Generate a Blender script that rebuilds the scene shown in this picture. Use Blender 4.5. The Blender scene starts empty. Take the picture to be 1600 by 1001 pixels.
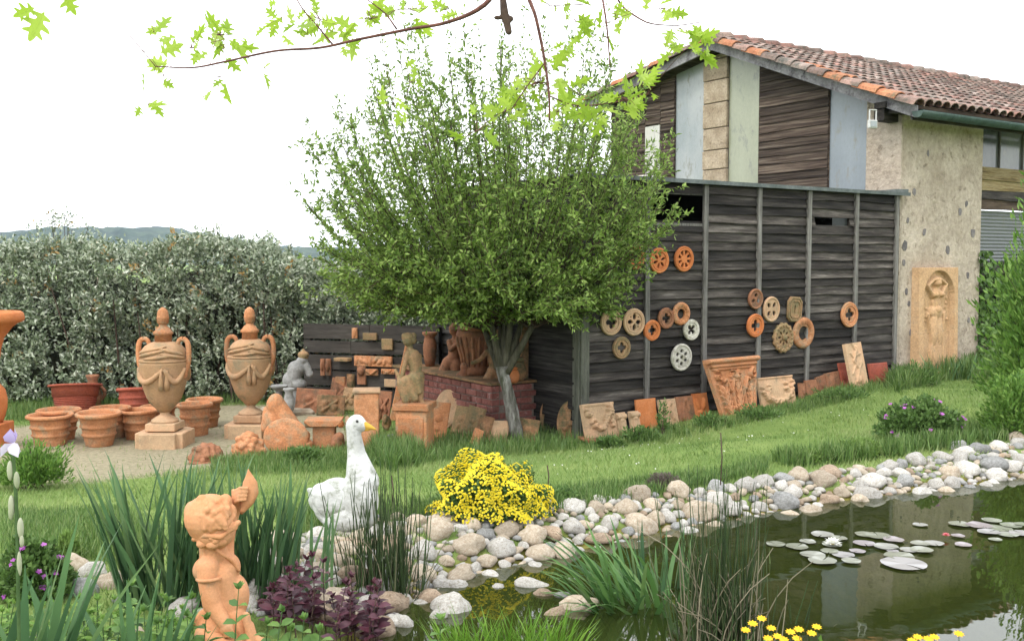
import bpy, bmesh, math, random
import numpy as np
from mathutils import Vector, Matrix, Euler, noise
rng = np.random.default_rng(7)
random.seed(7)
R = math.radians
PI = math.pi
scene = bpy.context.scene
COL = scene.collection

# ------------------------------------------------------------------ camera
FPX = 1567.0                      # focal length in photo pixels (1600 wide)
PITCH = math.atan(93.5 / FPX)
EYE = np.array([0.0, 0.0, 1.9])
cam_d = bpy.data.cameras.new('camera')
cam = bpy.data.objects.new('camera', cam_d)
COL.objects.link(cam)
cam_d.sensor_width = 36
cam_d.lens = 36 * FPX / 1600
cam_d.clip_start = 0.05
cam_d.clip_end = 6000
cam.location = EYE
cam.rotation_euler = (PI / 2 - PITCH, 0, 0)
scene.camera = cam

# ------------------------------------------------------------------ light
SUN_EL, SUN_AZ = 52.0, 215.0      # compass-like: direction the light comes from
world = bpy.data.worlds.new('World')
scene.world = world
world.use_nodes = True
wn = world.node_tree
wn.nodes.clear()
wo = wn.nodes.new('ShaderNodeOutputWorld')
wb = wn.nodes.new('ShaderNodeBackground')
sky = wn.nodes.new('ShaderNodeTexSky')
sky.sky_type = 'NISHITA'
sky.sun_disc = False
sky.sun_elevation = R(SUN_EL)
sky.sun_rotation = R(SUN_AZ)
sky.air_density = 1.0
sky.dust_density = 4.0
wm = wn.nodes.new('ShaderNodeMix'); wm.data_type = 'RGBA'
wm.inputs[0].default_value = 0.86          # overcast: the cloud sheet covers most of the blue
wm.inputs[7].default_value = (14.6, 14.9, 15.2, 1)
wn.links.new(sky.outputs[0], wm.inputs[6])
wn.links.new(wm.outputs[2], wb.inputs[0])
wb.inputs[1].default_value = 0.13
wn.links.new(wb.outputs[0], wo.inputs[0])
sun_d = bpy.data.lights.new('sun', 'SUN')
sun_d.energy = 1.3
sun_d.angle = R(14)
sun_d.color = (1.0, 0.96, 0.9)
sun = bpy.data.objects.new('sun', sun_d)
COL.objects.link(sun)
az = R(SUN_AZ)
sdir = Vector((math.sin(az) * math.cos(R(SUN_EL)), math.cos(az) * math.cos(R(SUN_EL)), math.sin(R(SUN_EL))))
sun.rotation_euler = sdir.to_track_quat('Z', 'Y').to_euler()
vs = scene.view_settings
vs.view_transform = 'Standard'
vs.look = 'None'
vs.exposure = 0.5
vs.gamma = 1.0
vs.use_curve_mapping = False
scene.cycles.max_bounces = 8
scene.cycles.transparent_max_bounces = 12
scene.cycles.volume_bounces = 0
scene.cycles.use_adaptive_sampling = True
scene.cycles.adaptive_threshold = 0.02
scene.cycles.caustics_reflective = False
scene.cycles.caustics_refractive = False

# ------------------------------------------------------------------ rays and places
cp_, sp_ = math.cos(PITCH), math.sin(PITCH)
FWD = np.array([0, cp_, -sp_])
def ray(px, py):
    x, z = (px - 800) / FPX, -(py - 500.5) / FPX
    return np.array([x, cp_ + z * sp_, -sp_ + z * cp_])
def at(px, py, z):                       # point at depth z metres along the view axis
    return EYE + ray(px, py) * z
def on_plane(px, py, o, n):
    r = ray(px, py)
    return EYE + r * (np.dot(np.array(o) - EYE, n) / np.dot(r, n))
def level(px, py, z):
    return on_plane(px, py, (0, 0, z), np.array([0, 0, 1.0]))
def depth(p):
    return float(np.dot(np.array(p) - EYE, FWD))
def mpp(p):                              # metres per photo pixel at p
    return depth(p) / FPX
U = ray(3140, 407); U[2] = 0; U /= np.linalg.norm(U)     # along the barn and the shed front
Wd = np.array([-U[1], U[0], 0.0])                        # along the gable, away to the left
ROT = math.atan2(U[1], U[0])
S0 = level(905, 690, 0.0)
def shed(s, t, z):
    return S0 + U * s + Wd * t + np.array([0, 0, z])
def front(px, py, off=0.0):              # (s, z) on the shed's front plane moved out by off
    o = S0 - Wd * off
    p = on_plane(px, py, o, Wd)
    return float(np.dot(p - o, U)), float(p[2])
SB = 5.42
B0 = S0 + U * SB

# pond outline, traced on the water level, and ground heights at known spots
WATER = 0.42
far_edge = [(2300, 690), (1900, 715), (1700, 732), (1600, 745), (1500, 760), (1400, 771), (1300, 784), (1200, 800), (1100, 816), (1000, 838),
            (900, 860), (800, 884), (735, 898), (690, 912), (655, 932), (625, 955), (600, 985), (585, 1015)]
near_edge = [(650, 1045), (760, 1040), (860, 1045), (980, 1065), (1150, 1100), (1400, 1150), (1700, 1200), (2300, 1200), (2900, 950), (2700, 720)]
POND = np.array([level(x, y, WATER)[:2] for x, y in far_edge + near_edge])
CTRL = []
def ctrl(px, py, z):
    p = level(px, py, z); CTRL.append((p[0], p[1], z))
for px, py, z in [(250, 706, 0), (385, 690, 0), (905, 690, 0), (640, 712, .02), (60, 700, 0), (800, 690, .0), (1395, 600, .3), (1150, 645, .16),
                  (1540, 575, .36), (1600, 640, .42), (1520, 690, .54), (1300, 735, .54), (1100, 770, .54), (900, 800, .54), (780, 820, .54), (640, 810, .54), (530, 832, .54),
                  (450, 850, .52), (250, 900, .5), (60, 900, .5), (1000, 690, .14), (1250, 660, .3), (1400, 650, .36), (700, 740, .18), (480, 745, .12), (500, 780, .32), (250, 760, .1), (60, 790, .22),
                  (250, 830, .4), (760, 760, .34), (1000, 740, .38), (1200, 710, .44), (1500, 620, .4), (340, 1010, .47), (100, 1010, .47), (-100, 800, .3), (-300, 900, .5), (600, 1100, .5), (1000, 1150, .5),
                  (200, 640, -.02), (470, 630, 0), (-200, 650, 0), (1000, 560, .1), (1800, 640, .45), (2300, 640, .5)]:
    ctrl(px, py, z)
CTRL += [(0, 1, .5), (-3, 1, .5), (3, 1, .5), (6, 2, .55), (11, 12, .5), (9, 16, .3), (-8, 14, 0), (0, 18, 0), (-12, 8, 0), (12, 6, .6), (-5, 19, 0), (6, 20, .2)]
CTRL = np.array(CTRL)
def seg_dist(P, A, Bv):
    d = Bv - A
    t = np.clip(((P - A) @ d) / (d @ d), 0, 1)
    return np.linalg.norm(P - A - t[:, None] * d, axis=1)
def pond_sd(P):                          # signed distance, negative inside
    P = np.asarray(P, float).reshape(-1, 2)
    dm = np.full(len(P), 1e9); ins = np.zeros(len(P), bool)
    n = len(POND)
    for i in range(n):
        a, b = POND[i], POND[(i + 1) % n]
        dm = np.minimum(dm, seg_dist(P, a, b))
        c = (a[1] > P[:, 1]) != (b[1] > P[:, 1])
        with np.errstate(divide='ignore', invalid='ignore'):
            xi = (b[0] - a[0]) * (P[:, 1] - a[1]) / (b[1] - a[1] + 1e-12) + a[0]
        ins ^= c & (P[:, 0] < xi)
    return np.where(ins, -dm, dm)
def base_h(P):
    P = np.asarray(P, float).reshape(-1, 2)
    out = np.empty(len(P))
    for i in range(0, len(P), 20000):
        q = P[i:i + 20000]
        d2 = ((q[:, None, :] - CTRL[None, :, :2]) ** 2).sum(2)
        w = np.exp(-d2 / (2 * .75 ** 2)) + 1e-4 / (d2 + .3) ** 1.5
        out[i:i + 20000] = (w * CTRL[None, :, 2]).sum(1) / w.sum(1)
    far = np.clip((np.hypot(P[:, 0], P[:, 1]) - 20) / 60, 0, 1)
    return out * (1 - far) - 1.2 * far
def height(P):
    P = np.asarray(P, float).reshape(-1, 2)
    h = base_h(P)
    near = np.hypot(P[:, 0], P[:, 1]) < 24
    if near.any():
        q = P[near]; sd = pond_sd(q); hb = h[near]
        shallow = np.clip((q[:, 0] - .1) / 1.4, 0, 1)
        bed = WATER - .02 - np.minimum(-sd * .55, .05 + .55 * shallow)
        t = np.clip(sd / .35, 0, 1)
        bank = (WATER - .02) * (1 - t) + hb * t
        h[near] = np.where(sd < 0, bed, bank)
    return h
def hz(x, y):
    return float(height([[x, y]])[0])
def G(px, py):                           # where the ray through a photo pixel meets the ground
    r = ray(px, py)
    ts = np.linspace(2.0, 40, 700)
    P = EYE + ts[:, None] * r
    d = P[:, 2] - height(P[:, :2])
    i = int(np.argmax(d < 0))
    if d[i] >= 0: return P[-1]
    a, b = ts[i - 1] if i else ts[0], ts[i]
    for _ in range(12):
        m = (a + b) / 2; p = EYE + m * r
        if p[2] - hz(p[0], p[1]) < 0: b = m
        else: a = m
    return EYE + b * r

# ------------------------------------------------------------------ object helpers
def tag(o, label=None, cat=None, group=None, kind=None):
    if label: o['label'] = label
    if cat: o['category'] = cat
    if group: o['group'] = group
    if kind: o['kind'] = kind
    return o
def thing(name, label, cat, loc=(0, 0, 0), rotz=0.0, group=None, rot=None):
    o = bpy.data.objects.new(name, None); COL.objects.link(o)
    o.empty_display_size = .1
    o.location = Vector([float(v) for v in loc]); o.rotation_euler = rot if rot is not None else (0, 0, rotz)
    return tag(o, label, cat, group)
def ob(name, me, mat, parent=None, loc=(0, 0, 0), rot=(0, 0, 0), scale=(1, 1, 1), **k):
    o = bpy.data.objects.new(name, me); COL.objects.link(o)
    if mat is not None and not me.materials: me.materials.append(mat)
    o.location = Vector([float(v) for v in loc]); o.rotation_euler = rot; o.scale = scale
    if parent is not None: o.parent = parent
    return tag(o, **k)
def dup(root, loc, rotz=None, label=None, scale=None):
    c = root.copy(); COL.objects.link(c); c.location = Vector([float(v) for v in loc])
    if rotz is not None: c.rotation_euler = (0, 0, rotz)
    if scale is not None: c.scale = (scale, scale, scale)
    if label: c['label'] = label
    for ch in list(root.children):
        d = ch.copy(); COL.objects.link(d); d.parent = c
        for g in list(ch.children):
            e = g.copy(); COL.objects.link(e); e.parent = d
    return c
def smooth(me, on=True):
    me.polygons.foreach_set('use_smooth', [on] * len(me.polygons)); return me
class MB:
    def __init__(s): s.V = []; s.F = []
    def add(s, V, F):
        n = len(s.V); s.V += [tuple(float(c) for c in v) for v in V]; s.F += [tuple(i + n for i in f) for f in F]; return s
    def box(s, x0, x1, y0, y1, z0, z1):
        return s.add([(x0, y0, z0), (x1, y0, z0), (x1, y1, z0), (x0, y1, z0), (x0, y0, z1), (x1, y0, z1), (x1, y1, z1), (x0, y1, z1)],
                     [(0, 3, 2, 1), (4, 5, 6, 7), (0, 1, 5, 4), (1, 2, 6, 5), (2, 3, 7, 6), (3, 0, 4, 7)])
    def tube(s, pts, rad, n=6, cap=True):
        V, F = tube(pts, rad, n, cap); return s.add(V, F)
    def prism(s, poly, y0, y1):          # polygon in xz extruded along y
        n = len(poly)
        return s.add([(x, y0, z) for x, z in poly] + [(x, y1, z) for x, z in poly],
                     [tuple(range(n)), tuple(range(2 * n - 1, n - 1, -1))] + [(i, i + n, (i + 1) % n + n, (i + 1) % n) for i in range(n)])
    def lathe(s, prof, n=28, c=(0, 0, 0), wob=0):
        V, F = [], []
        for r, z in prof:
            for k in range(n):
                a = 2 * PI * k / n; rr = r * (1 + wob * math.sin(3 * a + z * 7))
                V.append((c[0] + rr * math.cos(a), c[1] + rr * math.sin(a), c[2] + z))
        for i in range(len(prof) - 1):
            for k in range(n):
                F.append((i * n + k, i * n + (k + 1) % n, (i + 1) * n + (k + 1) % n, (i + 1) * n + k))
        F.append(tuple(range(n - 1, -1, -1))); m = (len(prof) - 1) * n
        F.append(tuple(range(m, m + n)))
        return s.add(V, F)
    def mesh(s, name='m', sm=False, bev=0, seg=1):
        me = bpy.data.meshes.new(name); me.from_pydata(s.V, [], s.F); me.update()
        if bev:
            bm = bmesh.new(); bm.from_mesh(me)
            bmesh.ops.bevel(bm, geom=list(bm.edges), offset=bev, segments=seg, affect='EDGES', clamp_overlap=True)
            bm.to_mesh(me); bm.free()
        if sm: smooth(me)
        return me
def catmull(pts, k=6):
    P = [np.array(p, float) for p in pts]
    P = [2 * P[0] - P[1]] + P + [2 * P[-1] - P[-2]]
    out = []
    for i in range(1, len(P) - 2):
        for j in range(k):
            t = j / k
            out.append(.5 * ((2 * P[i]) + (P[i + 1] - P[i - 1]) * t + (2 * P[i - 1] - 5 * P[i] + 4 * P[i + 1] - P[i + 2]) * t * t + (-P[i - 1] + 3 * P[i] - 3 * P[i + 1] + P[i + 2]) * t ** 3))
    out.append(P[-2]); return out
def tube(pts, rad, n=6, cap=True):
    P = np.array([np.array(p, float) for p in pts]); m = len(P)
    rad = np.full(m, rad) if np.isscalar(rad) else np.interp(np.linspace(0, 1, m), np.linspace(0, 1, len(rad)), rad)
    V, F = [], []
    T = np.gradient(P, axis=0) if m > 2 else np.array([P[1] - P[0]] * m)
    T /= np.linalg.norm(T, axis=1)[:, None] + 1e-12
    ref = np.array([0, 0, 1.0]) if abs(T[0][2]) < .9 else np.array([1.0, 0, 0])
    for i in range(m):
        a = np.cross(T[i], ref); na = np.linalg.norm(a)
        if na < 1e-3: a = np.cross(T[i], [0, 1, .1]); na = np.linalg.norm(a)
        a /= na; b = np.cross(T[i], a); ref = -b if False else ref
        for k in range(n):
            q = 2 * PI * k / n
            V.append(P[i] + rad[i] * (a * math.cos(q) + b * math.sin(q)))
    for i in range(m - 1):
        for k in range(n):
            F.append((i * n + k, i * n + (k + 1) % n, (i + 1) * n + (k + 1) % n, (i + 1) * n + k))
    if cap:
        F.append(tuple(range(n))[::-1]); F.append(tuple(range((m - 1) * n, m * n)))
    return V, F
def fast(name, V, F, attr=None, sm=False):
    V = np.ascontiguousarray(V, np.float32).reshape(-1, 3); F = np.ascontiguousarray(F, np.int32); k = F.shape[1]
    me = bpy.data.meshes.new(name)
    me.vertices.add(len(V)); me.vertices.foreach_set('co', V.ravel())
    me.loops.add(F.size); me.loops.foreach_set('vertex_index', F.ravel())
    me.polygons.add(len(F)); me.polygons.foreach_set('loop_start', np.arange(0, F.size, k, dtype=np.int32))
    me.update(calc_edges=True)
    if sm: smooth(me)
    if attr is not None:
        a = me.attributes.new('rnd', 'FLOAT', 'POINT'); a.data.foreach_set('value', np.ascontiguousarray(attr, np.float32))
    return me
def nrm(a): return a / (np.linalg.norm(a, axis=-1, keepdims=True) + 1e-9)
T4 = (np.array([(0, 0, 0), (.5, .45, .18), (0, 1, 0), (-.5, .45, .18)]), np.array([(0, 1, 2), (0, 2, 3)]))
T6 = (np.array([(0, 0, 0), (.42, .25, .15), (.45, .6, .1), (0, 1, -.25), (-.45, .6, .1), (-.42, .25, .15), (0, .5, -.03)]),
      np.array([(0, 1, 6), (1, 2, 6), (2, 3, 6), (3, 4, 6), (4, 5, 6), (5, 0, 6)]))
def leaves(P, D, L, W, T=T4, N=None, rnd=None, g=rng):
    P = np.asarray(P, float); n = len(P); D = nrm(np.asarray(D, float))
    if N is None: N = nrm(g.normal(size=(n, 3)) + [0, 0, .6])
    S = nrm(np.cross(D, N)); N = np.cross(S, D)
    L = np.broadcast_to(L, n)[:, None, None]; W = np.broadcast_to(W, n)[:, None, None]
    t, f = T
    V = P[:, None] + S[:, None] * t[None, :, :1] * W + D[:, None] * t[None, :, 1:2] * L + N[:, None] * t[None, :, 2:] * W
    F = f[None] + (np.arange(n) * len(t))[:, None, None]
    r = g.random(n) if rnd is None else rnd
    return V.reshape(-1, 3), F.reshape(-1, f.shape[1]), np.repeat(r, len(t))
def blades(P, az, L, W, lean, bend, S=5, rnd=None, g=rng, tipw=0.05, twist=0.5):
    P = np.asarray(P, float); n = len(P)
    L, W, lean, bend = [np.broadcast_to(v, n).astype(float) for v in (L, W, lean, bend)]
    out = np.stack([np.cos(az), np.sin(az), np.zeros(n)], 1)
    sa = az + PI / 2 + g.normal(size=n) * twist
    side = np.stack([np.cos(sa), np.sin(sa), np.zeros(n)], 1)
    V = np.empty((n, S + 1, 2, 3)); p = P.copy()
    for i in range(S + 1):
        t = i / S
        th = lean + bend * t * t
        w = W * (tipw if i == S else (1 - .75 * t ** 3) * (.75 + .5 * t if t < .5 else 1)) * .5
        V[:, i, 0] = p + side * w[:, None]; V[:, i, 1] = p - side * w[:, None]
        p = p + (L / S)[:, None] * (out * np.sin(th)[:, None] + np.array([0, 0, 1.0]) * np.cos(th)[:, None])
    idx = []
    for i in range(S): idx.append((2 * i, 2 * i + 1, 2 * i + 3, 2 * i + 2))
    F = np.array(idx)[None] + (np.arange(n) * 2 * (S + 1))[:, None, None]
    r = g.random(n) if rnd is None else rnd
    return V.reshape(-1, 3), F.reshape(-1, 4), np.repeat(r, 2 * (S + 1))
def rods(A, Bm, C, r0, r1, sides=4, S=6):
    """quadratic curved rods, vectorised"""
    A, Bm, C = [np.asarray(v, float) for v in (A, Bm, C)]; n = len(A)
    t = np.linspace(0, 1, S + 1)[None, :, None]
    P = (1 - t) ** 2 * A[:, None] + 2 * t * (1 - t) * Bm[:, None] + t ** 2 * C[:, None]
    T = nrm(np.gradient(P, axis=1)); a = nrm(np.cross(T, np.array([.3, .2, .1]) + np.array([0, 0, 0]))); b = np.cross(T, a)
    rad = (np.broadcast_to(r0, n)[:, None] * (1 - t[0, :, 0])[None] + np.broadcast_to(r1, n)[:, None] * t[0, :, 0][None])[:, :, None]
    q = np.arange(sides) * 2 * PI / sides
    V = P[:, :, None] + rad[..., None] * (a[:, :, None] * np.cos(q)[None, None, :, None] + b[:, :, None] * np.sin(q)[None, None, :, None])
    F = []
    for i in range(S):
        for k in range(sides): F.append((i * sides + k, i * sides + (k + 1) % sides, (i + 1) * sides + (k + 1) % sides, (i + 1) * sides + k))
    F = np.array(F)[None] + (np.arange(n) * sides * (S + 1))[:, None, None]
    return V.reshape(-1, 3), F.reshape(-1, 4), P
def join(parts):
    V, F, A, n = [], [], [], 0
    for v, f, a in parts:
        V.append(v); F.append(f + n); A.append(a); n += len(v)
    return np.concatenate(V), np.concatenate(F), np.concatenate(A)

# solid shapes melted into one continuous body
def capsule(p0, p1, r0, r1, n=14):
    p0, p1 = np.array(p0, float), np.array(p1, float); ax = p1 - p0; Ln = np.linalg.norm(ax) + 1e-9; ax = ax / Ln
    a = np.cross(ax, [0, 0, 1.0]) if abs(ax[2]) < .9 else np.cross(ax, [1.0, 0, 0]); a /= np.linalg.norm(a); b = np.cross(ax, a)
    prof = [(-r0 * math.cos(q), r0 * math.sin(q)) for q in np.linspace(.15, PI / 2, 5)] + [(Ln + r1 * math.cos(q), r1 * math.sin(q)) for q in np.linspace(PI / 2, .15, 5)]
    V, F = [], []
    for d, r in prof:
        for k in range(n):
            q = 2 * PI * k / n; V.append(p0 + ax * d + r * (a * math.cos(q) + b * math.sin(q)))
    m = len(prof)
    for i in range(m - 1):
        for k in range(n): F.append((i * n + k, i * n + (k + 1) % n, (i + 1) * n + (k + 1) % n, (i + 1) * n + k))
    F.append(tuple(range(n))[::-1]); F.append(tuple(range((m - 1) * n, m * n)))
    return V, F
def ellipsoid(c, r, rot=(0, 0, 0), n=18, m=10):
    from mathutils import Euler
    M = np.array(Euler(rot).to_matrix()); V, F = [], []
    for i in range(m + 1):
        ph = PI * (.04 + .92 * i / m)
        for k in range(n):
            q = 2 * PI * k / n
            V.append(np.array(c) + M @ np.array([r[0] * math.sin(ph) * math.cos(q), r[1] * math.sin(ph) * math.sin(q), -r[2] * math.cos(ph)]))
    for i in range(m):
        for k in range(n): F.append((i * n + k, i * n + (k + 1) % n, (i + 1) * n + (k + 1) % n, (i + 1) * n + k))
    F.append(tuple(range(n))[::-1]); F.append(tuple(range(m * n, (m + 1) * n)))
    return V, F
def evaluated(o):
    dg = bpy.context.evaluated_depsgraph_get(); dg.update()
    me = bpy.data.meshes.new_from_object(o.evaluated_get(dg), depsgraph=dg)
    bpy.data.objects.remove(o); return me
def blob(prims, voxel, it=5, origin=(0, 0, 0), fac=.5):
    mb = MB(); o0 = np.array(origin, float)
    for p in prims:
        if p[0] == 'e': V, F = ellipsoid(*p[1:])
        elif p[0] == 'c': V, F = capsule(*p[1:])
        else: V, F = p[1], p[2]
        mb.add([np.array(v) - o0 for v in V], F)
    me = mb.mesh('raw'); o = bpy.data.objects.new('raw', me); COL.objects.link(o)
    m = o.modifiers.new('r', 'REMESH'); m.mode = 'VOXEL'; m.voxel_size = voxel
    s = o.modifiers.new('s', 'SMOOTH'); s.factor = fac; s.iterations = it
    return smooth(evaluated(o))
def curve_plate(outer, holes, depth_, bevel=.003):
    """flat plate in the local XZ plane with holes, front face towards -y"""
    cu = bpy.data.curves.new('c', 'CURVE'); cu.dimensions = '2D'; cu.fill_mode = 'BOTH'; cu.extrude = depth_ / 2; cu.bevel_depth = bevel; cu.bevel_resolution = 1
    for poly in [outer] + holes:
        s = cu.splines.new('POLY'); s.points.add(len(poly) - 1); s.use_cyclic_u = True
        for i, (x, y) in enumerate(poly): s.points[i].co = (x, y, 0, 1)
    o = bpy.data.objects.new('c', cu); COL.objects.link(o)
    me = evaluated(o); bpy.data.curves.remove(cu)
    me.transform(Matrix.Rotation(PI / 2, 4, 'X')); me.materials.clear(); return me
def relief(w, h, t, shapes, nx=70, ny=None, rough=.0, shapef=None, seed=0):
    """carved slab: local x across, z up, face towards -y; returns mesh"""
    ny = ny or max(6, int(nx * h / w))
    X, Z = np.meshgrid(np.linspace(-w / 2, w / 2, nx), np.linspace(0, h, ny)); H = np.zeros_like(X); Hb = H.copy()
    for s in shapes:
        if s[0] == 'e':
            _, x, z, rx, rz, a, k = s; c, n = math.cos(a), math.sin(a)
            dx, dz = X - x, Z - z; q = ((dx * c + dz * n) / rx) ** 2 + ((-dx * n + dz * c) / rz) ** 2
            v = k * np.sqrt(np.clip(1 - q, 0, 1))
        elif s[0] == 'b':
            _, x0, x1, z0, z1, k = s; v = k * ((X > x0) & (X < x1) & (Z > z0) & (Z < z1))
        elif s[0] == 'niche':
            _, x, z, rx, top, k = s
            ins = (np.abs(X - x) < rx) & (Z > z) & ((Z < top) | ((X - x) ** 2 + (Z - top) ** 2 < rx * rx)); v = np.where(ins, k, 0)
            H = H + v; Hb = H.copy(); continue
        else:
            _, pts, r, k = s; P = np.stack([X.ravel(), Z.ravel()], 1); rs = [r] * len(pts) if np.isscalar(r) else r
            v = np.zeros(len(P))
            for i in range(len(pts) - 1):
                d = seg_dist(P, np.array(pts[i], float), np.array(pts[i + 1], float) + 1e-6); rr = (rs[i] + rs[i + 1]) / 2
                v = np.maximum(v, k * np.sqrt(np.clip(1 - (d / rr) ** 2, 0, 1)))
            v = v.reshape(X.shape)
        H = np.where(v > 0, np.maximum(H, Hb + v), H) if s[-1] > 0 else H + v
    g = np.random.default_rng(seed)
    H = H + rough * g.random(H.shape)
    if shapef is not None: X, Z = shapef(X, Z)
    Y = -H - t
    V = np.stack([X, Y, Z], -1).reshape(-1, 3); idx = np.arange(nx * ny).reshape(ny, nx)
    F = np.stack([idx[:-1, :-1], idx[:-1, 1:], idx[1:, 1:], idx[1:, :-1]], -1).reshape(-1, 4)
    rim = list(idx[0, :]) + list(idx[1:, -1]) + list(idx[-1, -2::-1]) + list(idx[-2:0:-1, 0]); m = len(rim); n0 = len(V)
    Bk = V[rim].copy(); Bk[:, 1] = 0
    V = np.concatenate([V, Bk])
    F2 = [(rim[i], n0 + i, n0 + (i + 1) % m, rim[(i + 1) % m]) for i in range(m)]
    me = bpy.data.meshes.new('relief')
    me.from_pydata([tuple(map(float, v)) for v in V], [], [tuple(int(c) for c in f) for f in F] + [tuple(int(c) for c in f) for f in F2] + [tuple(range(n0, n0 + m))])
    me.update(); return smooth(me) if nx > 8 else me

# ------------------------------------------------------------------ materials
def node(nt, t, **k):
    n = nt.nodes.new(t)
    for a, b in k.items(): setattr(n, a, b)
    return n
def ramp(nt, fac, cols, pos=None):
    r = node(nt, 'ShaderNodeValToRGB'); e = r.color_ramp.elements
    pos = pos or [i / (len(cols) - 1) for i in range(len(cols))]
    while len(e) < len(cols): e.new(.5)
    for i, (c, p) in enumerate(zip(cols, pos)):
        e[i].position = p; e[i].color = (*c, 1)
    nt.links.new(fac, r.inputs[0]); return r
def new_mat(name):
    m = bpy.data.materials.new(name); m.use_nodes = True
    nt = m.node_tree; return m, nt, nt.nodes['Principled BSDF'], nt.nodes['Material Output']
def solid(name, cols, scale=4, rough=.85, bump=.25, bscale=40, stretch=(1, 1, 1), rand=.25, spec=.25, stain=None, pos=(.3, .45, .57, .7), fine=.25, metal=0, attr=False, huej=0.0, bdist=.01, dim=.8):
    cols = [tuple(v * dim for v in c) for c in cols]
    if stain: stain = (tuple(v * dim for v in stain[0]), stain[1], stain[2])
    m, nt, bs, out = new_mat(name); L = nt.links
    tc = node(nt, 'ShaderNodeTexCoord'); oi = node(nt, 'ShaderNodeObjectInfo')
    mul = node(nt, 'ShaderNodeVectorMath', operation='MULTIPLY'); mul.inputs[1].default_value = stretch
    L.new(tc.outputs['Object'], mul.inputs[0])
    off = node(nt, 'ShaderNodeVectorMath', operation='SCALE'); off.inputs[3].default_value = 37
    cmb = node(nt, 'ShaderNodeCombineXYZ')
    for i in range(3): L.new(oi.outputs['Random'], cmb.inputs[i])
    L.new(cmb.outputs[0], off.inputs[0])
    add = node(nt, 'ShaderNodeVectorMath', operation='ADD'); L.new(mul.outputs[0], add.inputs[0]); L.new(off.outputs[0], add.inputs[1])
    def nz(s, d=6, r=.6):
        n = node(nt, 'ShaderNodeTexNoise'); n.inputs['Scale'].default_value = s; n.inputs['Detail'].default_value = d; n.inputs['Roughness'].default_value = r
        L.new(add.outputs[0], n.inputs['Vector']); return n
    n1 = nz(scale); n = len(cols)
    if n == 2: pp = [.35, .65]
    elif n == 3: pp = [.32, .5, .68]
    else: pp = list(pos)[:n]
    r = ramp(nt, n1.outputs[0], cols, pp); colr = r.outputs[0]
    if stain:
        sc, amt, ss = stain
        n3 = nz(ss, 8, .7); r3 = ramp(nt, n3.outputs[0], [(0, 0, 0), (1, 1, 1)], [.62 - amt * .3, .72 - amt * .2])
        mx = node(nt, 'ShaderNodeMix', data_type='RGBA'); L.new(r3.outputs[0], mx.inputs[0]); L.new(colr, mx.inputs[6]); mx.inputs[7].default_value = (*sc, 1); colr = mx.outputs[2]
    n2 = nz(bscale, 5, .65)
    mr = node(nt, 'ShaderNodeMapRange'); mr.inputs[3].default_value = 1 - fine; mr.inputs[4].default_value = 1 + fine
    mr.inputs[1].default_value = .3; mr.inputs[2].default_value = .7
    L.new(n2.outputs[0], mr.inputs[0])
    rr = node(nt, 'ShaderNodeMapRange'); rr.inputs[3].default_value = 1 - rand; rr.inputs[4].default_value = 1 + rand
    if attr:
        at_ = node(nt, 'ShaderNodeAttribute', attribute_name='rnd'); L.new(at_.outputs['Fac'], rr.inputs[0])
    else: L.new(oi.outputs['Random'], rr.inputs[0])
    mm = node(nt, 'ShaderNodeMath', operation='MULTIPLY'); L.new(mr.outputs[0], mm.inputs[0]); L.new(rr.outputs[0], mm.inputs[1])
    hs = node(nt, 'ShaderNodeHueSaturation'); L.new(colr, hs.inputs['Color']); L.new(mm.outputs[0], hs.inputs['Value'])
    if huej:
        w = node(nt, 'ShaderNodeMath', operation='MULTIPLY'); w.inputs[1].default_value = 7.31
        src = at_.outputs['Fac'] if attr else oi.outputs['Random']
        L.new(src, w.inputs[0]); fr_ = node(nt, 'ShaderNodeMath', operation='FRACT'); L.new(w.outputs[0], fr_.inputs[0])
        h2 = node(nt, 'ShaderNodeMapRange'); h2.inputs[3].default_value = .5 - huej; h2.inputs[4].default_value = .5 + huej; L.new(fr_.outputs[0], h2.inputs[0]); L.new(h2.outputs[0], hs.inputs['Hue'])
        s2 = node(nt, 'ShaderNodeMapRange'); s2.inputs[3].default_value = 1.1; s2.inputs[4].default_value = .6; L.new(fr_.outputs[0], s2.inputs[0]); L.new(s2.outputs[0], hs.inputs['Saturation'])
    L.new(hs.outputs[0], bs.inputs['Base Color'])
    bs.inputs['Roughness'].default_value = rough; bs.inputs['Specular IOR Level'].default_value = spec; bs.inputs['Metallic'].default_value = metal
    if bump:
        b = node(nt, 'ShaderNodeBump'); b.inputs['Strength'].default_value = bump; b.inputs['Distance'].default_value = bdist
        L.new(n2.outputs[0], b.inputs['Height']); L.new(b.outputs[0], bs.inputs['Normal'])
    return m
def leafm(name, cols, pos=None, trans=.35, rough=.5, spec=.3, obj=False):
    m, nt, bs, out = new_mat(name); L = nt.links
    if obj: a = node(nt, 'ShaderNodeObjectInfo'); src = a.outputs['Random']
    else: a = node(nt, 'ShaderNodeAttribute', attribute_name='rnd'); src = a.outputs['Fac']
    r = ramp(nt, src, cols, pos)
    L.new(r.outputs[0], bs.inputs['Base Color']); bs.inputs['Roughness'].default_value = rough; bs.inputs['Specular IOR Level'].default_value = spec
    if trans:
        t = node(nt, 'ShaderNodeBsdfTranslucent'); mx = node(nt, 'ShaderNodeMixShader'); mx.inputs[0].default_value = trans
        L.new(r.outputs[0], t.inputs[0]); L.new(bs.outputs[0], mx.inputs[1]); L.new(t.outputs[0], mx.inputs[2]); L.new(mx.outputs[0], out.inputs[0])
    return m
terra = solid('terracotta', [(.40, .165, .075), (.52, .225, .10), (.57, .27, .135), (.44, .19, .085)], scale=4.5, stain=((.36, .25, .15), .4, 7), bump=.35, bscale=55, rand=.17)
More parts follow.
